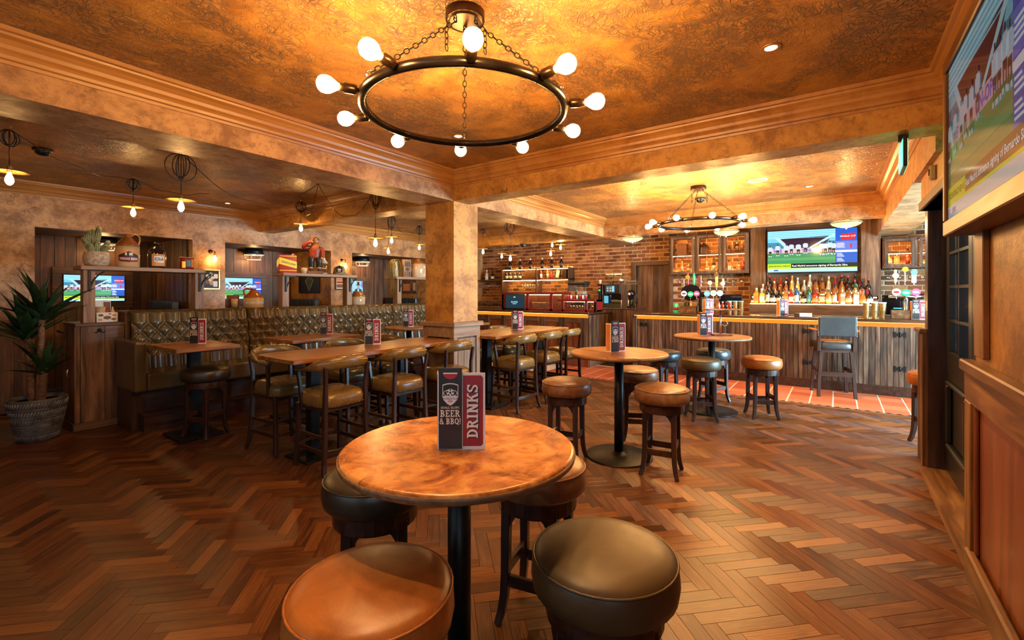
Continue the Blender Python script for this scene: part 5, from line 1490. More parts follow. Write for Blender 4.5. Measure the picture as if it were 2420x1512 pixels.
# ------------------------------------------------------------------ high bar chair
bc = thing('bar_chair', 'high dark bar chair with a blue-grey lit leather back at the bar', 'chair', (9.02, .07, 0), R(13-90))
for sx, sy in ((-1,1),(1,1),(-1,-1),(1,-1)):
    MB().sweep([(sx*.245,sy*.25,0),(sx*.20,sy*.20,.72)], [(.045,.045),(.05,.05)], up=(0,1,.001)).build('leg', M['dark'], bc, bevel=.004)
for sy, z in ((1,.30),(-1,.36)): MB().sweep([(-.23,sy*.232,z),(.23,sy*.232,z)], (.03,.07), up=(0,0,1)).build('stretcher', M['dark_x'], bc, bevel=.003)
for sx in (-1,1): MB().sweep([(sx*.23,-.23,.40),(sx*.23,.23,.40)], (.03,.06), up=(0,0,1)).build('stretcher', M['dark_x'], bc, bevel=.003)
MB().box(-.22,.22,-.22,.22,.70,.75).build('seat_frame', M['dark_x'], bc, bevel=.004)
m_ = MB(); cushion(m_, .25, .25, [(.93,.75),(.99,.758),(1,.78),(1,.83),(.96,.855),(.8,.868),(.3,.875),(.02,.876)]); m_.build('seat', M['leather_black'], bc)
m_ = MB(); cushion(m_, .215, .215, [(.9,.862),(1.0,.868),(.95,.875),(.6,.885),(.02,.89)]); m_.build('seat_top', M['leather_tan'], bc)
m_ = MB(); m_.M = Matrix.Translation((0,-.265,1.12)) @ Matrix.Rotation(R(8), 4, 'X'); m_.box(-.25,.25,-.04,.04,-.16,.16); bk = m_.build('back', M['leather_black'], bc, bevel=.022, seg=3)
m_ = MB()
for s in (-1,1):
    for k in range(18): m_.ball((s*.253,-.265-.02+.0, .97+k*.0175), .0055, 5, 3)
m_.build('nail_trim', M['steel'], bk, kind='stuff')
for s in (-1,1):
    MB().sweep([(s*.235,-.215,.72),(s*.235,-.245,1.0)], (.05,.045), up=(0,1,.001)).build('back_post', M['dark'], bc, bevel=.004)
    MB().sweep([(s*.27,.12,.75),(s*.275,.13,1.04)], (.045,.05), up=(0,1,.001)).build('arm_post', M['dark'], bc, bevel=.004)
    MB().sweep(smooth_path([(s*.265,-.24,1.05),(s*.285,-.05,1.055),(s*.285,.15,1.05),(s*.275,.2,1.04)],3), (.06,.03), up=(0,0,1)).build('arm', M['table'], bc, bevel=.006)

# ------------------------------------------------------------------ back shelves behind the food counter
sh = thing('back_shelving', 'lit timber shelving on the brick wall behind the food counter', 'shelving', (10.98, 5.95, 0))
for z, nm in ((2.32,'a'),(2.005,'b')):
    MB().box(0, .32, 0, 2.30, z, z+.03).build('shelf', M['barn_y'], sh, bevel=.003)
    MB().box(.02, .035, .05, 2.25, z-.012, z-.001).build('light_strip', M['led_warm'], sh)
MB().box(.30, .315, .05, 2.25, 2.352, 2.364).build('light_strip', M['led_warm'], sh)
for y in (0, 1.05, 2.27): MB().box(.0, .30, y, y+.04, 1.2, 2.32).build('upright', M['barn_z'], sh, bevel=.003)
MB().box(.03, .3, 2.33, 3.25, 2.005, 2.035).build('shelf', M['barn_y'], sh); MB().box(.03, .3, 2.33, 3.25, 1.20, 1.23).build('shelf', M['steel'], sh)
MB().box(-.2,.30,0,3.25,1.0,1.20).build('back_counter', M['dark_x'], sh)
for i, y in enumerate((8.05,7.68,7.32,6.91,6.59,6.28)):
    bottle('squat', 'dark', 'brown', 'white', 11.14, y, 2.351, 'black flagon bottle, %s from the left on the top back shelf' % names[i], 'black flagon bottles', 1.15)
for i, y in enumerate((8.125,7.985,7.815,7.66)):
    bottle('squat', 'dark', 'cream', 'black', 11.10, y, 2.036, 'black flagon bottle, %s of four together on the lower back shelf' % names[i], 'black flagon bottles', 1.1)
for i, (y, sp_) in enumerate(((6.92,('tall','red','white','black')),(6.70,('tall','orange','cream','brown')),(6.58,('round','red','red','brown')))): bottle(*sp_, 11.10, y, 2.036, '%s bottle, %s to the right of the four flagons' % (sp_[1], names[i]), 'mixed bottles on the lower back shelf')
for i, (y, sp_) in enumerate(((8.95,('squat','clear','white','white')),(8.72,('round','dark','cream','black')))): bottle(*sp_, 11.14, y, 2.036, '%s bottle on the short shelf just right of the pillar' % ('pale' if i == 0 else 'dark round'), 'bottles right of the pillar', 1.25)
bk1 = thing('book_box', 'dark box standing upright at the right end of the lower back shelf', 'box', (11.10, 6.12, 2.036)); MB().box(-.08,.08,-.06,.06,0,.26).build('box', M['black'], bk1, bevel=.004); MB().box(-.082,-.08,-.04,.04,.03,.22).build('print', M['dark_x'], bk1)
bk2 = thing('menu_board', 'brown menu board leaning on the lower back shelf', 'board', (11.12, 6.38, 2.036)); MB().obox((0,0,.13),(.03,.14,.26),0,R(12)).build('board', M['barn_z'], bk2); MB().obox((-.017,0,.13),(.004,.10,.20),0,R(12)).build('print', M['cream'], bk2)
tr = thing('display_frame', 'long framed display at the back of the lower shelf', 'frame', (11.16, 7.28, 2.036)); MB().box(0,.03,-.26,.26,0,.22).build('frame', M['nook_z'], tr, bevel=.004); MB().box(-.004,0,-.23,.23,.03,.19).build('panel', M['rail_x'], tr)
for k in range(8): glass('wine', 11.08, 8.42+k*.10, 2.0, 'stemmed glass hanging right of the pillar', 'hanging glasses right of the pillar', True)
for k in range(9): glass('pint', 11.02, 8.36+k*.095, 1.231, 'tall glass on the steel shelf right of the pillar', 'tall glasses right of the pillar')
for k in range(7): glass('wine', 11.08, 7.0+k*.09, 1.97, 'stemmed glass hanging under the lower back shelf', 'hanging glasses under the back shelf', True)
for k in range(6): glass('pint', 11.02, 6.10+k*.095, 1.201, 'tall glass on the back counter behind the red unit', 'tall glasses behind the red unit')
# drinks dispenser, coffee machine, cup dispensers
dd = thing('juice_dispenser', 'black-lidded juice dispenser behind the right of the red unit', 'drinks machine', (10.02, 5.18, 1.216))
dd.scale = (.93,.93,.93)
MB().box(-.12,.2,-.25,.25,.0,.42).build('base', M['black'], dd, bevel=.01); MB().box(-.10,.15,-.24,-.02,.62,.64).build('tank_lid', M['black'], dd)
for s, mt in ((.14,'gold'),(-.10,'clear')): MB().box(-.10,.14,s-.10,s+.10,.42,.66).build('tank', M['glass'], dd); MB().box(-.09,.13,s-.09,s+.09,.42,.50).build('juice', BM[mt], dd)
MB().box(-.12,.2,-.26,.26,.66,.76).build('lid', M['black'], dd, bevel=.03, seg=2); MB().box(-.14,-.12,.03,.22,.18,.40).build('front_panel', M['redpaint'], dd)
MB().box(-.15,-.12,-.22,-.06,.18,.34).build('front_screen', M['black_gloss'], dd)
for k in range(7):
    t = thing('paper_cup_stack', 'red and white striped cup stack on the red unit, %s from the left' % names[k], 'cups', (9.42, 5.12-k*.075, 1.497), 0, 'striped cup stacks'); MB().lathe([(.026,0),(.033,.09),(.030,.09)], 12).build('cup', M['white' if k % 2 else 'print_red'], t); MB().lathe([(.034,.085),(.035,.095)], 12).build('rim', M['white'], t)
cf = thing('coffee_machine', 'black coffee machine with a lit touch screen on the steel counter', 'coffee machine', (10.55, 4.52, 1.286))
MB().box(-.02,.35,-.24,.24,0,.10).build('drip_base', M['black'], cf, bevel=.008); MB().box(.10,.35,-.24,.24,.10,.55).build('body', M['black_gloss'], cf, bevel=.008)
MB().box(-.03,.12,-.22,.20,.33,.56).build('head', M['black'], cf, bevel=.008); MB().box(-.036,-.03,-.08,.15,.37,.53).build('screen', emit('coffee_screen', (.05,.10,.12), 1.0, False), cf)
MB().box(-.04,-.036,-.07,-.01,.38,.52).build('screen_menu', emit('coffee_menu', (.15,.45,.55), 1.2, False), cf)
for y in (.03,.10):
    for z in (.41,.47): m_ = MB(); disc(m_, y, z, .018, -.036, .003); m_.build('screen_icon', M['white'], cf)
for y in (-.12,.10): MB().lathe([(.09,.56),(.10,.70),(.09,.80)], 4, c=(.18,y,0), smooth=False, a0=PI/4).build('bean_hopper', M['glass'], cf); MB().lathe([(.06,.56),(.07,.66)], 4, c=(.18,y,0), smooth=False, a0=PI/4).build('beans', M['bark'], cf); MB().box(.08,.28,y-.10,y+.10,.80,.83).build('hopper_lid', M['steel'], cf)
for y in (-.245,.24): MB().box(-.02,.35,y-.008,y+.008,.0,.56).build('side_trim', M['steel'], cf)
MB().tube([(.02,.04,.32),(-.01,.04,.26)], .012, 6).build('spout', M['steel'], cf); MB().box(-.03,.05,.12,.20,.10,.28).build('milk_unit', TC['blue'], cf)
st_ = thing('syrup_tower', 'thin black dispenser tower with red and green lights left of the coffee machine', 'dispenser', (10.60, 4.86, 1.286)); MB().box(-.04,.06,-.035,.035,0,.56).build('tower', M['black'], st_, bevel=.006)
m_ = MB(); disc(m_, 0, .50, .022, -.042, .004); m_.build('red_light', emit('red_led', (.8,.02,.02), 2, False), st_); m_ = MB(); disc(m_, 0, .42, .022, -.042, .004); m_.build('green_light', emit('green_led', (.02,.8,.12), 2, False), st_); MB().box(-.03,.05,-.08,.08,.56,.58).build('cup_tray', M['steel'], st_); MB().lathe([(.028,.58),(.034,.68)], 12).build('cup', M['cream'], st_)
gd = thing('coffee_grinder', 'dark curved grinder right of the coffee machine', 'grinder', (10.62, 4.06, 1.286)); MB().lathe([(.09,0),(.09,.03),(.05,.05),(.055,.22),(.08,.30),(.09,.38),(.04,.42)], 16).build('body', M['black_gloss'], gd); MB().ball((-.06,.02,.33), .04, 12, 8).build('dial', M['white'], gd); MB().tube(smooth_path([(0,-.05,.40),(-.02,-.14,.30),(0,-.13,.10)],3), .02, 8).build('handle', M['black'], gd)
gp = thing('glass_pile', 'stack of upturned glasses beside the bean hoppers', 'glasses', (10.75, 4.16, 1.87)); 
for k in range(4): MB().lathe([(.044,0),(.034,.12),(.001,.121)], 12, c=(0,.09-k*.085+.0,-.16+.16)).build('glass', M['glass'], gp)
MB().box(-.1,.1,-.25,.15,-.02,0).build('tray', M['steel'], gp); MB().box(-.08,.08,-.02,.0,-.585,-.02).build('stand', M['steel'], gp)
# ------------------------------------------------------------------ television pictures
EM = {}
def em(n_, c, s=1.0):
    if n_ not in EM: EM[n_] = emit('screen_'+n_, c, s, False); EM[n_].node_tree.nodes['Principled BSDF'].inputs['Roughness'].default_value = .12
    return EM[n_]
PALS = {}
def palette(g):
    tagn = '%d' % int(g*100)
    P_ = dict(sky=(.16,.52,.66), stand=(.05,.22,.32), stripe=(.45,.78,.86), dark=(.03,.012,.03), truss=(.40,.66,.74), pitch=(.06,.27,.10), pitch2=(.09,.34,.13), board=(.75,.42,.45), ink=(.08,.10,.55), shirt=(.50,.60,.68), short=(.015,.02,.03), skin=(.10,.05,.035), side=(.02,.10,.50), side2=(.12,.18,.62), red=(.62,.02,.03), white=(.8,.86,.9), lime=(.50,.72,.03), black=(.006,.007,.006), pale=(.42,.72,.82), glow=(.9,.72,.42))
    return {k: em(k+tagn, v, g) for k, v in P_.items()}
def tv_picture(t, w, h, g, yo=-.004):
    """flat picture on the screen plane (x right, z up, faces -y), origin at the screen centre."""
    Pm = palette(g); n_ = [0]
    def poly(pts, mat, lay=1, name='picture_shape'):
        m_ = MB(); m_.face([((a-.5)*w, yo-.0006*lay, (b_-.5)*h) for a, b_ in pts]); m_.build(name, Pm[mat], t)
    def rect(a, b_, c, d, mat, lay=1, name='picture_shape'): poly([(a,b_),(c,b_),(c,d),(a,d)], mat, lay, name)
    rect(0,0,1,1,'stand',0,'picture_ground')
    rect(0,.72,.77,1,'sky'); 
    m_ = MB()
    for k in range(5): z0 = .80+k*.04; m_.face([((a-.5)*w, yo-.0012, (b_-.5)*h) for a, b_ in ((0,z0+.02),(.77,z0-.0),(.77,z0+.014),(0,z0+.034))])
    m_.build('stand_stripes', Pm['stripe'], t)
    poly([(.13,.80),(.74,.84),(.60,.52),(.26,.52)],'dark',2); poly([(.08,.84),(.13,.84),(.30,.52),(.24,.52)],'truss',3); poly([(.76,.90),(.77,.84),(.50,.56),(.48,.58)],'truss',3)
    rect(0,.20,.77,.46,'pitch',2); rect(0,.28,.77,.34,'pitch2',3); rect(0,.46,.77,.57,'board',3)
    m_ = MB(); mtext(m_, 'V  S', .11*h, -.38*w, (.475-.5)*h, yo-.003, .004*h); mtext(m_, 'UN-OPE', .11*h, .02*w, (.475-.5)*h, yo-.003, .004*h); m_.build('board_text', Pm['ink'], t)
    sh, so, le = MB(), MB(), MB()
    for k, (x, z, s) in enumerate(((.03,.36,1.0),(.12,.38,1.05),(.22,.37,1.05),(.28,.40,1.05),(.36,.38,1.12),(.44,.42,1.05),(.62,.38,1.1),(.66,.38,1.1),(.71,.39,1.15),(.75,.38,1.1))):
        s *= .82; z += .03
        def R4(mb, a, b_, c, d, l): mb.face([((q[0]-.5)*w, yo-.0006*l, (q[1]-.5)*h) for q in ((x+a*s, z+b_*s),(x+c*s, z+b_*s),(x+c*s, z+d*s),(x+a*s, z+d*s))])
        R4(sh, -.022, .14, .022, .27, 6); R4(sh, -.034, .16, -.02, .25, 6); R4(sh, .02, .16, .034, .25, 6)
        R4(so, -.02, .09, .02, .145, 6); R4(so, -.007, .275, .007, .318, 6); R4(le, -.018, .0, -.006, .09, 6); R4(le, .006, .0, .018, .09, 6); R4(sh, -.024, -.02, -.006, .012, 7); R4(sh, .006, -.02, .024, .012, 7)
    sh.build('player_shirts', Pm['shirt'], t, kind='stuff'); so.build('player_shorts', Pm['short'], t, kind='stuff'); le.build('player_legs', Pm['skin'], t, kind='stuff')
    rect(.77,.20,1,1,'side',4); rect(.77,.50,1,.70,'side2',5); rect(.77,.44,1,.49,'white',5); poly([(.83,.72),(.98,.74),(.98,.88),(.83,.86)],'red',5); rect(.925,.53,.945,.63,'red',6)
    m_ = MB()
    mtext(m_, 'WORLD CUP', .05*h, .40*w, (.79-.5)*h, yo-.0042, .001*h)
    for k in range(4): m_.face([((a-.5)*w, yo-.0042, (b_-.5)*h) for a, b_ in ((.785,.64-k*.03),(.86+.01*(k % 2),.64-k*.03),(.86+.01*(k % 2),.655-k*.03),(.785,.655-k*.03))])
    for k in range(6): zz = .40-k*.03-(.02 if k > 2 else 0); m_.face([((a-.5)*w, yo-.0042, (b_-.5)*h) for a, b_ in ((.785,zz),(.84+.012*(k % 3),zz),(.84+.012*(k % 3),zz+.014),(.785,zz+.014))])
    m_.build('sidebar_text', Pm['white'], t)
    rect(0,0,1,.08,'pale',4); rect(0,.08,1,.20,'lime',4); rect(.275,.10,1,.20,'black',5); rect(.0,.07,.22,.075,'white',6); rect(.075,.025,.125,.06,'ink',6)
    m_ = MB(); mtext(m_, 'BREAKING NEWS', .058*h, -.36*w, (.125-.5)*h, yo-.004, .0008*h); m_.build('banner_text', Pm['black'], t)
    m_ = MB(); mtext(m_, 'Real Madrid announce signing of Bernardo Silva', .062*h, -.215*w, (.128-.5)*h, yo-.004, .0012*h, 'LEFT', 0, .92); m_.build('banner_text', Pm['white'], t)
def television(label, loc, rz, w, h, g, group=None, bez=.012, picture=True):
    t = thing('television', label, 'television', loc, rz, group)
    MB().box(-w/2-bez, w/2+bez, 0, .05, -h/2-bez, h/2+bez).build('case', M['black_gloss'], t, bevel=.004)
    if picture: tv_picture(t, w, h, g)
    return t
television('television above the bottles showing a football match and news banner', (10.86, .44, 2.485), R(-90+8), 1.50, .84, 1.15, 'televisions')
_tvb = [o for o in bpy.data.objects if o.name == 'television'][0]
MB().box(-.05,.05,.05,.22,-.08,.08).build('wall_bracket', M['black'], _tvb)
tv1 = television('television in the first booth half behind the shelf post', (2.29, YN-.10, 1.727), 0, .82, .46, 1.1, 'televisions')
tv2 = television('television in the second booth behind the moonshine jug', (4.77, YN-.10, 1.74), 0, .82, .46, 1.1, 'televisions')
tv3 = television('small television in the third booth showing a man in a top hat', (7.62, YN-.10, 1.76), 0, .66, .42, 1.0, 'televisions', picture=False)
MB().box(-.33,.33,-.006,-.004,-.21,.21).build('picture_ground', em('pale', (.30,.60,.72), 1.0), tv3)
for n_, pts, c, l in (('hat', [(.10,.09),(.26,.09),(.26,.105),(.22,.105),(.215,.185),(.145,.185),(.14,.105),(.10,.105)], (.02,.03,.05), 1), ('face', [(.14,.0),(.22,.0),(.225,.09),(.135,.09)], (.45,.30,.32), 1), ('coat', [(.04,-.21),(.32,-.21),(.29,-.03),(.21,.0),(.15,.0),(.07,-.03)], (.03,.06,.10), 1), ('shirt', [(.15,-.21),(.20,-.21),(.20,-.01),(.16,-.01)], (.55,.75,.8), 2), ('trees', [(.27,.05),(.33,.02),(.33,.20),(.28,.18)], (.25,.22,.45), 1)):
    m_ = MB(); m_.face([(a, -.006-.001*l, b_) for a, b_ in pts]); m_.build('picture_'+n_, em('tophat_'+n_, c, 1.0), tv3)
# plank surrounds of the booth televisions
for t_, w, h in ((tv1, .82, .46), (tv2, .82, .46), (tv3, .66, .42)):
    f = thing('television_surround', 'plank frame around the %s booth television' % ('first' if t_ is tv1 else 'second' if t_ is tv2 else 'third'), 'frame', (t_.location.x, YN-.035, t_.location.z))
    for a, b_, c, d in ((-w/2-.14, w/2+.14, h/2+.01, h/2+.13), (-w/2-.14, w/2+.14, -h/2-.13, -h/2-.01), (-w/2-.14, -w/2-.01, -h/2-.01, h/2+.01), (w/2+.01, w/2+.14, -h/2-.01, h/2+.01)): MB().box(a, b_, -.05, 0, c, d).build('board', M['barn_x'], f, bevel=.004)
# large wall television in its timber box
tb = thing('television_box', 'heavy timber frame around the large wall television at the right edge', 'frame', (2.75, YR, 2.48))
MB().box(-.98, .89, 0, .145, -.505, -.42).build('bottom_board', M['rail_x'], tb, bevel=.006); MB().box(-.98, .89, 0, .145, .435, .505).build('top_board', M['rail_x'], tb, bevel=.006)
MB().box(.845, .89, 0, .145, -.42, .435).build('side_board', M['rail_z'], tb, bevel=.006); MB().box(-.98, -.90, 0, .145, -.42, .435).build('side_board', M['rail_z'], tb, bevel=.006)
television('large television on the right wall reflecting the ceiling', (2.80, YR+.125, 2.487), PI, 1.53, .845, .22, 'televisions')
for o in bpy.data.objects: pass

# ------------------------------------------------------------------ menus in black sleeves
def make_menu():
    t = thing('drinks_menu', 'x', 'menu')
    MB().box(-.088, .0, -.004, .004, .004, .312).build('sleeve', M['holder'], t)
    MB().box(-.006, .088, .004, .0065, .0, .292).build('card', M['white'], t)
    MB().box(-.092, -.006, .0045, .007, .0, .29).build('card_fold', M['white'], t)
    m_ = MB(); m_.M = Matrix.Translation((-.091,.006,0)) @ Matrix.Rotation(R(38), 4, 'Z'); m_.box(.0,.09,.0,.002,.0,.288); m_.build('back_leaf', M['white'], t)
    m_ = MB(); m_.M = Matrix.Translation((-.091,.006,0)) @ Matrix.Rotation(R(98), 4, 'Z'); m_.box(.0,.07,.0,.002,.0,.288); w_ = m_.build('side_leaf', M['white'], t)
    m_ = MB(); m_.M = Matrix.Translation((-.091,.006,0)) @ Matrix.Rotation(R(98), 4, 'Z'); m_.box(.006,.064,.002,.0028,.01,.278); m_.build('side_print', M['orange_card'], t)
    # red card panel with clipped corners
    c = .008; a0, a1, z0, z1 = .003, .080, .012, .282
    m_ = MB(); m_.prism([(a0,z0),(a1-c,z0),(a1,z0+c),(a1,z1-c),(a1-c,z1),(a0,z1)], .0034, .0039, 'xz'); m_.build('red_panel', M['red'], t)
    m_ = MB(); slab(m_, 'DRINKS', .042, .0625+.003, .143, .0028, PI/2, 1.0); m_.build('shadow_lettering', M['print_black'], t)
    m_ = MB(); slab(m_, 'DRINKS', .042, .0605, .147, .0022, PI/2, 1.0); m_.build('drinks_lettering', M['white'], t)
    # sleeve print
    y = -.0046
    m_ = MB(); n = 16
    m_.face([(-.044+.027*math.cos(R(180+180*k/n)), y, .291+.0215*math.sin(R(180+180*k/n))) for k in range(n+1)]); m_.build('tab_cutout', M['print_red'], t)
    MB().box(-.071,-.017,y-.0004,y,.2895,.2945).build('tab_edge', M['white'], t)
    def shield(s, y_, mat, name):
        pts = [(-.030*s,.0),(-.030*s,.046*s),(-.015*s,.0505*s),(0,.052*s),(.015*s,.0505*s),(.030*s,.046*s),(.030*s,0),(.026*s,-.012*s),(.012*s,-.027*s),(0,-.034*s),(-.012*s,-.027*s),(-.026*s,-.012*s)]
        m_ = MB(); m_.face([(-.044+a, y_, .203+b_) for a, b_ in pts[::1]]); return m_.build(name, mat, t)
    shield(1.0, y-.0002, M['white'], 'crest'); shield(.92, y-.0006, M['print_black'], 'crest_field')
    m_ = MB(); m_.face([(-.044+a, y-.001, .203+b_) for a, b_ in [(-.0275,.002),(-.0275,-.0),(-.024,-.011),(-.011,-.025),(0,-.031),(.011,-.025),(.024,-.011),(.0275,0),(.0275,.002),(0,.008)]]); m_.build('crest_base', M['white'], t)
    def ell(rx, rz, z, y_, mat, name):
        m_ = MB(); m_.face([(-.044+rx*math.cos(2*PI*k/20), y_, z+rz*math.sin(2*PI*k/20)) for k in range(20)]); m_.build(name, mat, t)
    ell(.027,.0135,.217,y-.0014,M['white'],'globe'); ell(.0245,.011,.217,y-.0018,M['print_black'],'globe_field'); ell(.0145,.0145,.219,y-.0022,M['white'],'ball')
    m_ = MB()
    for k in range(6):
        a = R(90+72*k); cx_, cz_, rr = (-.044+.0105*math.cos(a), .219+.0105*math.sin(a), .0036) if k < 5 else (-.044, .219, .0048)
        m_.face([(cx_+rr*math.cos(R(90+72*j)), y-.0026, cz_+rr*math.sin(R(90+72*j))) for j in range(5)])
    m_.build('ball_patches', M['print_black'], t, kind='stuff')
    m_ = MB(); mtext(m_, 'WORLD CUP', .0095, -.044, .1925, y-.0016, .0001); m_.build('crest_text', M['print_black'], t)
    m_ = MB(); mtext(m_, '2026', .0085, -.044, .1835, y-.0016, .0003); m_.build('crest_year', M['print_red'], t)
    m_ = MB(); mtext(m_, 'GOALS, GLORY,', .0115, -.044, .158, y-.0004, .0002, sx=.88); m_.build('tagline', M['cream'], t)
    m_ = MB(); slab(m_, 'BEER', .0265, -.044, .1265, y-.0004, 0, .86); slab(m_, '& BBQ!', .0235, -.044, .0985, y-.0004, 0, .80); m_.build('beer_lettering', M['cream'], t)
    return t
mn0 = make_menu(); FACE = R(35.6-90)
MENUS = [((1.30,1.165,1.051),2,'nearest drinks menu in a black sleeve on the copper table'),
 ((4.365,1.80,1.051),24,'drinks menu showing an orange side leaf on the middle round table'),
 ((6.795,1.50,1.051),-3,'drinks menu beside the wooden stand on the furthest round table'),
 ((3.335,4.36,1.051),8,'drinks menu on the long live-edge table'),
 ((2.185,6.07,1.051),6,'drinks menu on the small square bench table'),
 ((3.77,5.98,1.051),6,'drinks menu on the wide bench table'),
 ((5.42,6.11,1.051),0,'drinks menu on the small round table by the bench'),
 ((6.06,4.22,1.051),6,'drinks menu on the high table right of the pillar'),
 ((9.62,.79,1.226),14,'drinks menu on the bar below the television bottles'),
 ((9.60,2.06,1.226),14,'drinks menu on the bar behind the furthest round table'),
 ((9.58,-1.05,1.226),-30,'drinks menu cut off by the door post at the right end of the bar')]
for i, (l, a, lab) in enumerate(MENUS):
    o = mn0 if i == 0 else copy_tree(mn0)
    o.location = l; o.rotation_euler = (0,0,FACE+R(a)); tag(o, lab, 'menu', 'drinks menus in black sleeves')
# wooden stand on the furthest table
sd = thing('condiment_stand', 'two-tier wooden condiment stand with a steel rod on the furthest table', 'stand', (6.90, 1.34, 1.051), FACE)
MB().box(-.13,.13,-.09,.09,0,.02).build('base', M['mahog'], sd, bevel=.005); MB().lathe([(.012,.02),(.012,.36)], 12).build('rod', M['steel'], sd); MB().box(-.21,.23,-.11,.11,.35,.37).build('tray', M['mahog'], sd, bevel=.005)
MB().tube(smooth_path([(0,0,.16),(.07,0,.13),(.10,0,.17),(.06,0,.20)],3), .004, 6).build('wire_hook', M['steel'], sd)
for k in range(4):
    t = thing('sauce_bottle', 'little sauce bottle, %s from the left on the wooden stand tray' % names[k], 'bottle', (6.90+RGT[0]*(-.02+k*.05), 1.34+RGT[1]*(-.02+k*.05), 1.422), 0, 'sauce bottles on the stand'); MB().lathe([(.016,0),(.018,.05),(.008,.07),(.008,.09)], 10).build('body', BM[('clear','red','dark','red')[k]], t); MB().lathe([(.010,.085),(.010,.10)], 8).build('cap', M['white' if k % 2 else 'print_red'], t)
# ------------------------------------------------------------------ shelf ornaments
SZ = 1.976; SY = 7.52
def jug(label, x, y, z, r, h, shoulder, handle, print_=None, name='stoneware_jug', open_top=False):
    t = thing(name, label, 'jug', (x, y, z), R(-8), 'stoneware jugs')
    hb = h*shoulder
    MB().lathe([(r*.96,0),(r,.008),(r,hb*.6),(r,hb)], 32).build('body', M['cream_glaze'], t)
    if open_top: MB().lathe([(r*1.001,hb),(r*.97,hb+h*.08),(r*.72,h*.86),(r*.60,h*.90),(r*.66,h*.94),(r*.68,h),(r*.5,h)], 32).build('shoulder', M['terra_glaze'], t)
    else: MB().lathe([(r*1.001,hb),(r*.95,hb+h*.05),(r*.42,h*.87),(r*.25,h*.91),(r*.24,h*.95),(r*.30,h*.96),(r*.30,h),(r*.2,h)], 32).build('shoulder', M['terra_glaze'], t)
    if handle:
        s = handle; MB().tube(smooth_path([(s*r*.26,-.0,h*.93),(s*r*.60,0,h*1.0),(s*r*.95,0,h*.93),(s*r*.96,0,h*.78),(s*r*.80,0,hb+h*.03)],4), r*.09, 8).build('handle', M['terra_glaze'], t)
    return t
def curved(mb, pts, r, yoff=.002):
    """wrap flat (x, z) outlines on a cylinder of radius r, facing -y."""
    mb.face([(r*math.sin(a/r), -(r+yoff)*math.cos(a/r), b_) for a, b_ in pts])
def fine(pts, n=8):
    out = []
    for i in range(len(pts)):
        p, q = pts[i], pts[(i+1) % len(pts)]
        for k in range(n): out.append((p[0]+(q[0]-p[0])*k/n, p[1]+(q[1]-p[1])*k/n))
    return out
def strips(mb, x0, x1, zf0, zf1, r, yoff, n=10):
    for k in range(n):
        a, b_ = x0+(x1-x0)*k/n, x0+(x1-x0)*(k+1)/n
        curved(mb, [(a, zf0(a)), (b_, zf0(b_)), (b_, zf1(b_)), (a, zf1(a))], r, yoff)
def wrap_text(mb, body, size, x, z, r, yoff, bold=0.0):
    vv, ff = text_polys(body, size, bold); mb.add([(r*math.sin((a+x)/r), -(r+yoff)*math.cos((a+x)/r), b_+z) for a, b_, c in vv], ff)
tx = jug('large jug with a Texas beer label on the first shelf stand', 1.905, SY, SZ, .125, .435, .62, 1)
m_ = MB(); strips(m_, -.12, .115, lambda a: .055, lambda a: .225, .125, .001); m_.build('paper_label', LM['orange'], tx)
m_ = MB(); strips(m_, -.115, .110, lambda a: .12, lambda a: .150+.055*(1-abs(a)/.115), .125, .002); m_.build('label_field', M['print_black'], tx)
m_ = MB(); strips(m_, -.115, .110, lambda a: .085, lambda a: .132, .125, .003); m_.build('label_band', M['red'], tx)
m_ = MB(); strips(m_, -.10, .10, lambda a: .066+abs(a)*.1, lambda a: .085, .125, .003); m_.build('label_foot', M['print_black'], tx)
m_ = MB(); wrap_text(m_, 'TEXAS BEER', .036, 0, .095, .125, .004, .001); m_.build('label_text', M['white'], tx)
m_ = MB()
for a in (-.03, .01, .03): strips(m_, a-.009, a+.009, lambda q: .150, lambda q: .185, .125, .004, 2)
m_.build('label_tanks', M['cream'], tx, kind='stuff')
jg = jug('moonshine jug behind the second bench section', 3.49, 7.55, 1.411, .142, .30, .52, -1)
m_ = MB(); wrap_text(m_, 'MOONSHINE', .055, 0, .06, .142, .003, .001); m_.build('painted_text', M['white'], jg)
jug('cream jar with a brown neck behind the third bench section', 5.42, 7.55, 1.411, .14, .26, .62, 0, name='stoneware_jar', open_top=True)
j3 = jug('tall tan jug with a scrolled white print beside the pillar', 6.95, SY, SZ, .17, .41, .72, 0)
m_ = MB(); strips(m_, .02, .15, lambda a: .05, lambda a: .25, .17, .002); m_.build('scroll_print', LM['cream'], j3)
for q in range(4): m_ = MB(); strips(m_, .03+q*.03, .045+q*.03, lambda a: .07+.02*(q % 2), lambda a: .22-.02*(q % 2), .17, .003, 2); m_.build('scroll_stroke', M['terra_glaze'], j3)
rj = thing('red_jar', 'red clay jar half hidden by the pillar', 'jar', (7.25, SY, SZ)); MB().lathe([(.08,0),(.10,.02),(.10,.26),(.08,.30),(.085,.34)], 24).build('body', M['redpaint'], rj); MB().lathe([(.09,.34),(.09,.36),(.02,.37)], 24).build('lid', M['terra_glaze'], rj)
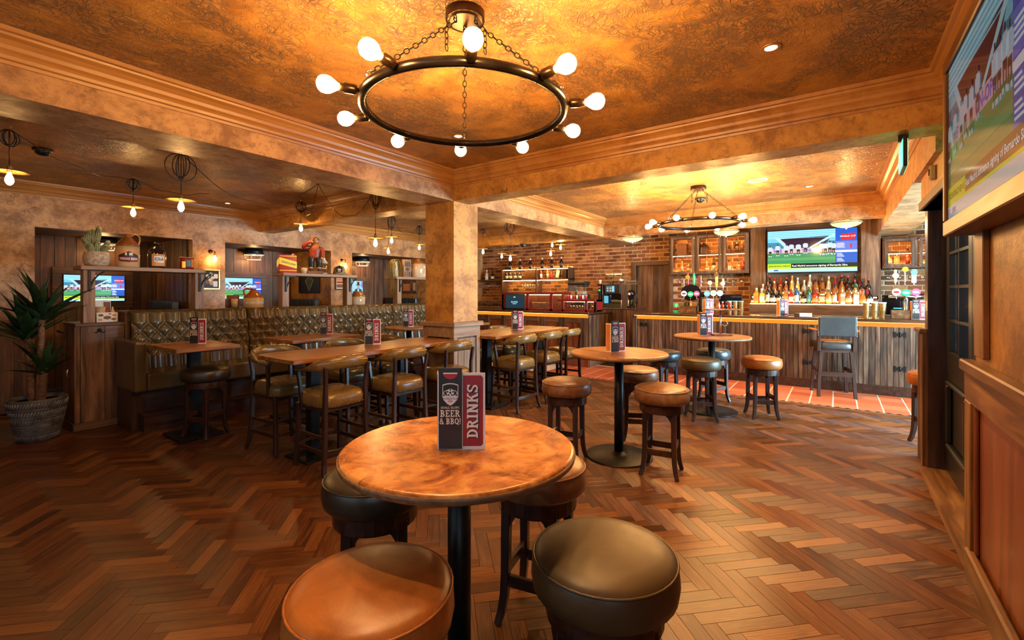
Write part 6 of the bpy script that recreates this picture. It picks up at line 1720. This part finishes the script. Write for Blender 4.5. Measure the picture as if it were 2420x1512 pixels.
# club bottle
cl = thing('club_flagon', 'dark flagon with a Club label on the first shelf stand', 'bottle', (2.218, SY, SZ)); MB().lathe([(.095,0),(.10,.01),(.10,.20),(.09,.245),(.05,.285),(.03,.30),(.03,.325)], 28).build('body', BM['dark'], cl)
MB().lathe([(.036,.32),(.036,.35),(.02,.355)], 14).build('stopper', M['black'], cl); MB().tube(smooth_path([(.03,0,.32),(.06,0,.33),(.07,0,.30),(.06,0,.27)],3), .008, 8).build('ring_handle', BM['dark'], cl)
m_ = MB(); strips(m_, -.085, .085, lambda a: .03, lambda a: .19, .10, .001); m_.build('paper_label', LM['orange'], cl)
m_ = MB(); strips(m_, -.06, .06, lambda a: .075+.25*max(0,abs(a)-.03), lambda a: .165-.25*max(0,abs(a)-.03), .10, .002); m_.build('label_shield', LM['white'], cl)
m_ = MB(); wrap_text(m_, 'Club', .055, 0, .105, .10, .003, .001); m_.build('label_text', M['print_black'], cl)
# small tin
tn = thing('tin_can', 'small red illustrated tin at the right of the first shelf', 'can', (2.565, SY, SZ)); MB().lathe([(.085,0),(.088,.004),(.088,.165),(.085,.17)], 28).build('body', M['redpaint'], tn)
m_ = MB(); strips(m_, -.03, .02, lambda a: .04, lambda a: .13, .088, .001); m_.build('panel_print', LM['teal'], tn); m_ = MB(); strips(m_, .03, .09, lambda a: .03, lambda a: .14, .088, .001); m_.build('panel_print', M['orange_card'], tn); m_ = MB(); strips(m_, -.085, -.04, lambda a: .02, lambda a: .11, .088, .001); m_.build('panel_print', TC['yellow'], tn)
MB().lathe([(.09,.16),(.09,.172),(.086,.172)], 28).build('rim', M['brass'], tn)
# cactus
ct = thing('potted_cactus', 'cactus with finger-like stems in a speckled stone bowl', 'plant', (1.60, SY, SZ))
MB().lathe([(.085,0),(.115,.02),(.13,.07),(.13,.12),(.118,.175),(.11,.18),(.10,.165)], 28).build('bowl', plain('speckled_stone', (.52,.42,.32), .8, 0, .3, 30, .3), ct); MB().lathe([(.0006,.16),(.105,.16)], 20).build('soil', M['soil'], ct)
cmt = plain('pale_green_cactus', (.16,.19,.07), .6, 0, .3, 20, .4); cmr = plain('cactus_spines', (.42,.40,.24), .7)
for p0, p1, r in (((0,0,.15),(.005,0,.32),.034),((.03,.0,.15),(.12,.0,.33),.032),((-.03,0,.15),(-.13,0,.36),.032),((.0,.02,.30),(.03,.02,.50),.034),((-.09,.0,.29),(-.07,.01,.44),.033),((.05,-.03,.15),(.10,-.04,.27),.033),((-.05,-.03,.15),(-.07,-.04,.28),.03),((-.01,.03,.25),(-.03,.04,.46),.032)):
    a, b_ = Vector(p0), Vector(p1); m_ = MB(); pts = [a.lerp(b_, k/6) for k in range(7)]; m_.tube(pts, [r*.75,r*.95,r,r,r*.95,r*.8,r*.35], 10); st = m_.build('stem', cmt, ct)
    d = (b_-a).normalized(); x, y_ = frame_of(d); m_ = MB()
    for k in range(10):
        q = 2*PI*k/10; o_ = x*math.cos(q)+y_*math.sin(q)
        m_.tube([a.lerp(b_, .05)+o_*r*.9, a.lerp(b_, .5)+o_*r*1.03, a.lerp(b_, .95)+o_*r*.6], .003, 4)
    m_.build('ribs', cmr, st, kind='stuff')
# gasoline can
ga = thing('gasoline_can', 'bright red gasoline can with a yellow arrow band', 'can', (4.0, SY-.02, SZ), R(-14))
MB().box(-.135,.135,-.085,.085,0,.30).build('body', TC['red'], ga, bevel=.008)
for (pts, mt, l) in (([(-.135,.10),(.10,.17),(.135,.14),(.135,.25),(-.135,.19+.05)], 'yellow', 1),):
    m_ = MB(); m_.face([(a, -.0855-.0005*l, b_) for a, b_ in [(-.133,.145),(.133,.075),(.133,.185),(-.133,.255)]]); m_.build('arrow_band', TC['yellow'], ga)
    m_ = MB(); m_.face([(.1355+.0003, a, b_) for a, b_ in [(-.083,.075),(.083,.13),(.083,.24),(-.083,.185)]]); m_.face([(-.1358, a, b_) for a, b_ in [(.083,.09),(-.083,.145),(-.083,.255),(.083,.2)]]); m_.build('side_band', TC['yellow'], ga)
m_ = MB(); mtext(m_, 'GASOLINE', .052, 0, .145, -.0868, .001, rot=R(-14.5), sx=.95); m_.build('lettering', M['print_black'], ga)
MB().box(-.133,.133,-.0864,-.0855,.035,.045).build('pin_stripe', TC['yellow'], ga); MB().box(-.133,.133,-.0864,-.0855,.272,.280).build('pin_stripe', TC['yellow'], ga)
MB().tube([(-.05,0,.30),(-.05,0,.325),(.04,0,.325),(.04,0,.30)], .007, 6).build('handle', M['iron'], ga); MB().lathe([(.022,.30),(.022,.325),(.018,.328)], 12, c=(.09,0,0)).build('cap', M['brass'], ga)
# figurine drinking from a jug
fg = thing('figurine', 'painted figurine of a bearded man in red drinking from a jug', 'figurine', (4.52, SY, SZ), R(-30))
MB().box(-.13,.13,-.09,.09,0,.055).build('plinth', M['barn_x'], fg, bevel=.012)
sk = plain('painted_skin', (.50,.25,.10), .45); rd = plain('painted_red_shirt', (.30,.035,.015), .4, 0, .3); br = plain('painted_boots', (.07,.035,.02), .5)
for s in (-1,1):
    MB().tube(smooth_path([(s*.05,0,.30),(s*.065,-.005,.22),(s*.062,.005,.15),(s*.064,.0,.12)],3), [.056]*4+[.05]*3+[.046]*3, 10).build('trouser_leg', M['black'], fg)
    MB().tube([(s*.064,0,.125),(s*.064,0,.085)], .036, 10).build('ankle', sk, fg); m_ = MB(); m_.ball((s*.068,-.025,.075), .045, 12, 8, (.85,1.5,.6)); m_.build('boot', br, fg)
m_ = MB(); m_.lathe([(.075,.27),(.088,.30),(.085,.36),(.098,.43),(.090,.485),(.05,.515),(.03,.525)], 16, sy=.72); m_.build('shirt', rd, fg)
MB().tube(smooth_path([(-.085,0,.475),(-.165,-.03,.455),(-.185,-.06,.48),(-.11,-.10,.545),(-.06,-.11,.56)],4), [.036]*6+[.033]*5+[.028]*6, 10).build('sleeve', rd, fg); m_ = MB(); m_.ball((-.05,-.105,.565), .03, 10, 7); m_.build('hand', sk, fg)
MB().tube(smooth_path([(.085,0,.475),(.125,.0,.40),(.125,-.03,.33),(.115,-.05,.29)],4), [.035]*5+[.03]*8, 10).build('sleeve', rd, fg); m_ = MB(); m_.ball((.112,-.055,.275), .027, 10, 7); m_.build('hand', sk, fg)
m_ = MB(); m_.ball((0,-.015,.575), .060, 16, 12, (.92,1.0,1.1)); m_.ball((-.005,-.075,.583), .014, 8, 6); m_.build('head', sk, fg)
m_ = MB(); m_.lathe([(.02,.40),(.06,.43),(.066,.50),(.062,.545),(.04,.56)], 14, c=(0,-.045,0), sy=.55); m_.build('beard', plain('ginger_beard', (.42,.11,.02), .6), fg)
m_ = MB(); m_.ball((0,.012,.59), .066, 14, 10, (1,.95,1.0)); m_.build('hair', br, fg)
for s in (-1,1): m_ = MB(); m_.ball((s*.022,-.068,.598), .008, 6, 5); m_.build('eye', M['white'], fg); m_ = MB(); m_.ball((s*.058,-.005,.58), .014, 8, 6, (.5,1,1.2)); m_.build('ear', sk, fg)
m_ = MB(); m_.M = Matrix.Translation((-.03,-.11,.59)) @ Matrix.Rotation(R(60), 4, 'X'); m_.lathe([(.03,-.02),(.034,.03),(.03,.05),(.012,.07),(.012,.085)], 12); m_.build('jug', M['terra_glaze'], fg)
sc_ = thing('metal_scoop', 'small pale bucket scoop beside the figurine plinth', 'scoop', (4.30, SY-.02, SZ)); MB().lathe([(.045,0),(.06,.10),(.055,.10),(.042,.008)], 18).build('bucket', M['cream_glaze'], sc_); MB().tube([(-.05,0,.09),(-.13,0,.13)], .012, 8).build('handle', M['barn_x'], sc_)
la = thing('lantern', 'pale metal lantern with a pointed lid behind the figurine', 'lantern', (4.74, SY+.10, SZ)); MB().lathe([(.075,0),(.075,.03),(.06,.035)], 18).build('base', M['cream_glaze'], la); MB().lathe([(.055,.035),(.055,.20)], 18).build('glass', M['glass'], la)
MB().lathe([(.08,.20),(.075,.215),(.03,.28),(.035,.285),(.012,.32)], 18).build('lid', M['cream_glaze'], la)
for k in range(6): MB().tube([(.062*math.cos(k*PI/3), .062*math.sin(k*PI/3), .03), (.062*math.cos(k*PI/3), .062*math.sin(k*PI/3), .205)], .004, 5).build('bar', M['brass'], la)
he = thing('fire_helmet', 'old fire helmet with a black front badge on the second shelf', 'helmet', (4.985, SY-.03, SZ), R(-35)); hm_ = plain('khaki_helmet', (.36,.24,.12), .4, 0, .3, 8)
MB().lathe([(.115,.02),(.112,.06),(.10,.11),(.07,.15),(.02,.165),(.001,.166)], 28).build('crown', hm_, he); MB().lathe([(.11,.022),(.155,.012),(.16,.004),(.15,.0),(.11,.014)], 28, sy=1.25).build('brim', hm_, he)
m_ = MB(); m_.M = Matrix.Translation((0,-.112,.09)) @ Matrix.Rotation(R(-14), 4, 'X'); m_.prism([(-.05,-.05),(.05,-.05),(.055,.03),(.0,.085),(-.055,.03)], -.008, .0, 'xz'); m_.build('front_badge', M['black'], he, bevel=.003)
m_ = MB(); m_.M = Matrix.Translation((0,-.112,.09)) @ Matrix.Rotation(R(-14), 4, 'X'); m_.box(-.03,.03,-.010,-.008,-.005,.015); m_.box(-.025,.025,-.010,-.008,-.035,-.02); m_.build('badge_bar', M['cream'], he, kind='stuff')
for k in range(6): a = k*PI/6; MB().tube([(.113*math.cos(a), .113*math.sin(a), .06), (.06*math.cos(a), .06*math.sin(a), .155), (0,0,.17)], .004, 5).build('comb', hm_, he)
# trailing plant, carved block
tp = thing('trailing_plant', 'trailing green plant in a cream vase on the third shelf', 'plant', (6.30, SY, SZ)); MB().lathe([(.05,0),(.075,.02),(.06,.20),(.05,.30),(.055,.32)], 20).build('vase', M['cream_glaze'], tp)
gm_ = plain('trailing_leaf_green', (.16,.15,.035), .6, 0, .4); rt = random.Random(5)
for k in range(26):
    a = rt.uniform(0, 2*PI); L = rt.uniform(.18, .42); pts = [(0,0,.31)]
    if k < 7: a = rt.uniform(2.6, 3.9); L = rt.uniform(.5, .85)
    R0 = rt.uniform(.08,.17)
    for j in range(1, 8): s_ = j/7; pts.append((R0*math.cos(a)*min(1, s_*2)+rt.uniform(-.01,.01), R0*math.sin(a)*min(1, s_*2)*.7+rt.uniform(-.01,.01)-.06*(k < 7), .31+.08*math.sin(min(1, s_*2)*PI)-L*s_*s_))
    st = MB().tube(pts, .0035, 4).build('strand', gm_, tp); m_ = MB()
    for j in range(16):
        q = j/16*7; i0 = min(6, int(q)); p = Vector(pts[i0]).lerp(Vector(pts[i0+1]), q-i0); d = Vector((rt.uniform(-1,1), rt.uniform(-1,1), rt.uniform(-.8,.2))).normalized(); x, y_ = frame_of(d); l = .03
        m_.add([p, p+d*l*.5+x*.008, p+d*l, p+d*l*.5-x*.008], [(0,1,2,3)])
    m_.build('leaflets', gm_, st, kind='stuff')
cbk = thing('carved_block', 'carved pale wooden block with a relief pattern on the third shelf', 'ornament', (6.62, SY, SZ)); MB().box(-.10,.10,-.03,.03,0,.38).build('block', M['pale_z'], cbk, bevel=.005)
for k in range(3): m_ = MB(); m_.prism([(-.075+k*.055+.02*math.cos(2*PI*j/12)+.02, .28+.06*math.sin(2*PI*j/12)) for j in range(12)], -.042, -.03, 'xz'); m_.build('carved_arch', M['barn_z'], cbk)
m_ = MB(); m_.prism([(.05*math.cos(2*PI*j/16), .17+.04*math.sin(2*PI*j/16)) for j in range(16)], -.044, -.03, 'xz'); m_.build('carved_sun', M['barn_z'], cbk)
for k in range(3): MB().box(-.08+k*.06,-.05+k*.06,-.04,-.03,.02,.12).build('carved_bar', M['barn_z'], cbk)
# condiments on the cabinet and behind the bench
cd = thing('condiment_caddy', 'picture-sided condiment caddy with cutlery pots on the left cabinet', 'caddy', (1.69, 7.50, 1.281), R(-6)); MB().box(-.10,.10,-.06,.08,0,.012).build('base', M['cream'], cd); fr_ = MB().box(-.10,.10,-.065,-.058,0,.12).build('front_panel', M['cream'], cd)
for x, z, r, c in ((-.06,.085,.026,'brown'),(0,.055,.038,'brown'),(.065,.085,.022,'orange'),(.06,.035,.024,'brown'),(-.065,.03,.022,'orange'),(.025,.1,.014,'red')): m_ = MB(); m_.face([(x+r*math.cos(2*PI*k/14), -.0656, z+.6*r*math.sin(2*PI*k/14)) for k in range(14)]); m_.build('dish_print', LM[c], fr_)
MB().lathe([(.05,.012),(.055,.19),(.05,.19),(.045,.02)], 16, c=(-.06,.02,0)).build('cutlery_pot', M['cream_glaze'], cd); MB().box(-.10,.05,.07,.076,.012,.27).build('back_card', M['white'], cd); MB().box(-.02,.045,.066,.070,.10,.25).build('card_print', M['mahog'], cd)
MB().lathe([(.03,.012),(.03,.12),(.012,.15),(.006,.19)], 12, c=(.06,.02,0)).build('sauce_bottle', M['cream_glaze'], cd); MB().lathe([(.028,.012),(.028,.13),(.02,.15)], 12, c=(.0,.03,0)).build('sauce_bottle', BM['red'], cd)
c2 = thing('condiment_caddy', 'small condiment caddy behind the bench left of the moonshine jug', 'caddy', (3.24, 7.60, 1.411)); MB().box(-.10,.10,-.05,.06,0,.012).build('base', M['dark_x'], c2); MB().box(-.10,.08,.05,.056,.012,.20).build('back_card', M['mahog'], c2); MB().lathe([(.045,.012),(.05,.14),(.045,.14)], 16, c=(-.01,0,0)).build('pot', M['cream_glaze'], c2)
# framed pictures
M['pitch_green'] = plain('painted_pitch_green', (.06,.13,.02), .5)
def picture(label, x, z, w, h, frame, fmat, shapes, y=YL, rz=0.0, ground='print_black'):
    t = thing('framed_picture', label, 'picture', (x, y, z), rz); 
    for a, b_, c, d in ((-w/2,w/2,h/2-frame,h/2),(-w/2,w/2,-h/2,-h/2+frame),(-w/2,-w/2+frame,-h/2+frame,h/2-frame),(w/2-frame,w/2,-h/2+frame,h/2-frame)): MB().box(a, b_, -.035, -.003, c, d).build('frame', fmat, t, bevel=.006)
    MB().box(-w/2+frame, w/2-frame, -.015, -.003, -h/2+frame, h/2-frame).build('print', M[ground], t)
    for i, (pts, mt) in enumerate(shapes): m_ = MB(); m_.face([(a, -.0155-.0004*i, b_) for a, b_ in pts]); m_.build('print_shape', M[mt] if mt in M else LM[mt], t)
    return t
def oc(x, z, r, s=1.0): return [(x+r*math.cos(2*PI*k/10), z+r*s*math.sin(2*PI*k/10)) for k in range(10)]
picture('gilt framed crowd photograph on the pier below the first sconce', 3.52, 1.885, .30, .37, .03, M['brass'], [(oc(-.05,.06,.03),'cream'),(oc(.0,.10,.028),'cream'),(oc(.03,.03,.03),'cream'),(oc(-.06,-.05,.035),'brown'),(oc(.02,-.06,.045),'orange'),(oc(-.01,-.01,.03),'cream'),([(.05,.02),(.115,.02),(.115,.10),(.05,.10)],'white'),([(.04,-.13),(.11,-.13),(.11,-.03),(.04,-.03)],'white')])
picture('gilt framed print on the pier behind the fire helmet stand', 6.14, 1.86, .24, .30, .025, M['rail_x'], [(_rect(-.08,-.10,.08,-.02),'brown'),(_rect(-.08,.0,.08,.04),'red'),(_rect(-.08,.05,.08,.11),'orange')], ground='cream')
picture('dark framed picture of a green baseball diamond in the second booth', 5.93, 1.87, .86, .46, .03, M['black'], [([(0,-.19),(.17,.06),(.02,.17),(-.17,.06)],'cream'),([(0,-.175),(.155,.06),(.02,.16),(-.155,.06)],'pitch_green')], y=10.09, rz=R(-90))
picture('wooden framed picture of a rider in the third booth', 8.92, 1.85, .66, .44, .03, M['barn_x'], [(_rect(-.25,-.15,.05,.05),'orange'),(oc(.12,.02,.08,1.6),'brown'),(_rect(.18,-.15,.28,.08),'cream')], y=10.02, rz=R(-90), ground='mahog')
# dark booth seat backs
for i, (x, y0, y1, lab) in enumerate(((3.19,9.5,10.7,'first'),(5.88,9.5,10.8,'second'),(8.87,9.5,10.8,'third'))):
    t = thing('booth_bench', 'black channelled bench back inside the %s booth' % lab, 'bench', (x-.30, y0, 0), 0, 'black booth benches'); n = 9; w = (y1-y0)/n
    for k in range(n): MB().box(.12,.25,k*w+.002,(k+1)*w-.002,.5,1.50).build('channel', M['leather_black'], t, bevel=.02, seg=2)
    MB().box(-.2,.15,0,y1-y0,.1,.5).build('seat', M['leather_black'], t, bevel=.03, seg=2)
bt = thing('booth_table', 'dark table inside the first booth', 'table', (2.2, 9.95, 0)); MB().box(-.5,.5,-.35,.35,1.0,1.04).build('top', M['dark_x'], bt, bevel=.004); MB().box(-.05,.05,-.05,.05,0,1.0).build('column', M['iron'], bt)

# ------------------------------------------------------------------ potted dracaena
pl = thing('potted_dracaena', 'tall spiky dracaena in a grey ribbed pot at the left edge', 'plant', (1.06, 7.33, 0))
pot_m = NT('grey_carved_pot'); v_ = pot_m.coords('Object'); w_ = pot_m.noise(v_, 9, 4, .7)
pot_m.set(Base_Color=pot_m.ramp(w_, [(.35,(.035,.035,.04)),(.6,(.11,.115,.13)),(.8,(.24,.25,.28))]), Roughness=.7); pot_m = pot_m.m
pot = MB().lathe([(.155,0),(.163,.01),(.198,.12),(.224,.27),(.241,.42),(.247,.465),(.238,.475),(.226,.465),(.222,.42)], 40).build('pot', pot_m, pl)
MB().lathe([(.0006,.43),(.222,.43)], 24).build('soil', M['soil'], pl)
for z in (.09,.18,.27,.36): 
    r = .155+.093*(z/.465)**.75; MB().tube([((r+.004)*math.cos(2*PI*k/40), (r+.004)*math.sin(2*PI*k/40), z) for k in range(40)], .009, 6, True).build('band', pot_m, pot)
m_ = MB()
for band in range(5):
    z0 = .012+band*.09; z1 = z0+.065
    for k in range(56):
        a = 2*PI*k/56; b_ = a+.13
        r0 = .156+.093*max(0,z0/.465)**.75+.003; r1 = .156+.093*(z1/.465)**.75+.003
        m_.tube([(r0*math.cos(a), r0*math.sin(a), z0+.01), (r1*math.cos(b_), r1*math.sin(b_), z1)], .006, 4)
m_.build('carved_ridges', plain('pale_grey_ridge', (.22,.23,.25), .7, 0, .4, 12), pot, kind='stuff')
rx = lambda d: (RGT[0]*d, RGT[1]*d)
def leaf_mesh(L, W, droop, curl):
    m_ = MB(); n = 9; vv = []
    for i in range(n+1):
        s = i/n; w = W*(math.sin(PI*min(1, s*1.0+.08))**.7)*(1-s**3) if i < n else 0.0005
        x = L*s*math.cos(droop*s*s*.9); z = L*s*(1-.12*s)-droop*L*s**2.2*.55
        x = L*s
        zc = -droop*L*s*s
        vv += [(x, -w, zc+abs(w)*curl), (x, 0, zc), (x, w, zc+abs(w)*curl)]
    ff = []
    for i in range(n):
        for k in range(2): a = i*3+k; ff.append((a, a+1, a+4, a+3))
    m_.add(vv, ff, True); me = m_.mesh('leaf'); me.materials.append(M['leaf']); return me
LV = [leaf_mesh(.56,.052,.10,.35), leaf_mesh(.62,.054,.20,.35), leaf_mesh(.50,.048,.05,.4)]
rl = random.Random(9)
for (dx, zt, rad, nl, sc) in ((-.124,1.18,.034,26,1.0),(.043,1.41,.030,24,.98),(.075,.80,.036,13,.85)):
    ox, oy = rx(dx); bx_, by_ = rx(dx*.45+.0)
    pts = smooth_path([(bx_,by_,.42),((bx_+ox)/2,(by_+oy)/2,.42+(zt-.42)*.5),(ox,oy,zt)], 6)
    cane = MB().tube(pts, [rad*(1.15-.3*i/len(pts)) for i in range(len(pts))], 12).build('cane', M['bark'], pl)
    m_ = MB()
    for i in range(int((zt-.45)/.022)):
        s = i*.022/(zt-.42); j = min(len(pts)-2, int(s*(len(pts)-1))); p = pts[j].lerp(pts[j+1], s*(len(pts)-1)-j); r = rad*(1.2-.3*s)
        m_.tube([(p.x+r*math.cos(2*PI*k/10), p.y+r*math.sin(2*PI*k/10), p.z+.004*math.sin(k*2.3+i)) for k in range(10)], .0035, 4, True)
    m_.build('leaf_scars', M['bark'], cane, kind='stuff')
    for k in range(nl):
        s = k/(nl-1); a = k*2.4; el = R(86-62*s+rl.uniform(-6,6))
        o = put('leaf', LV[k % 3], pl, (ox+.012*math.cos(a), oy+.012*math.sin(a), zt-.03-.05*s), (rl.uniform(-.3,.3), -el, a)); o.scale = (sc*rl.uniform(.85,1.08),)*3
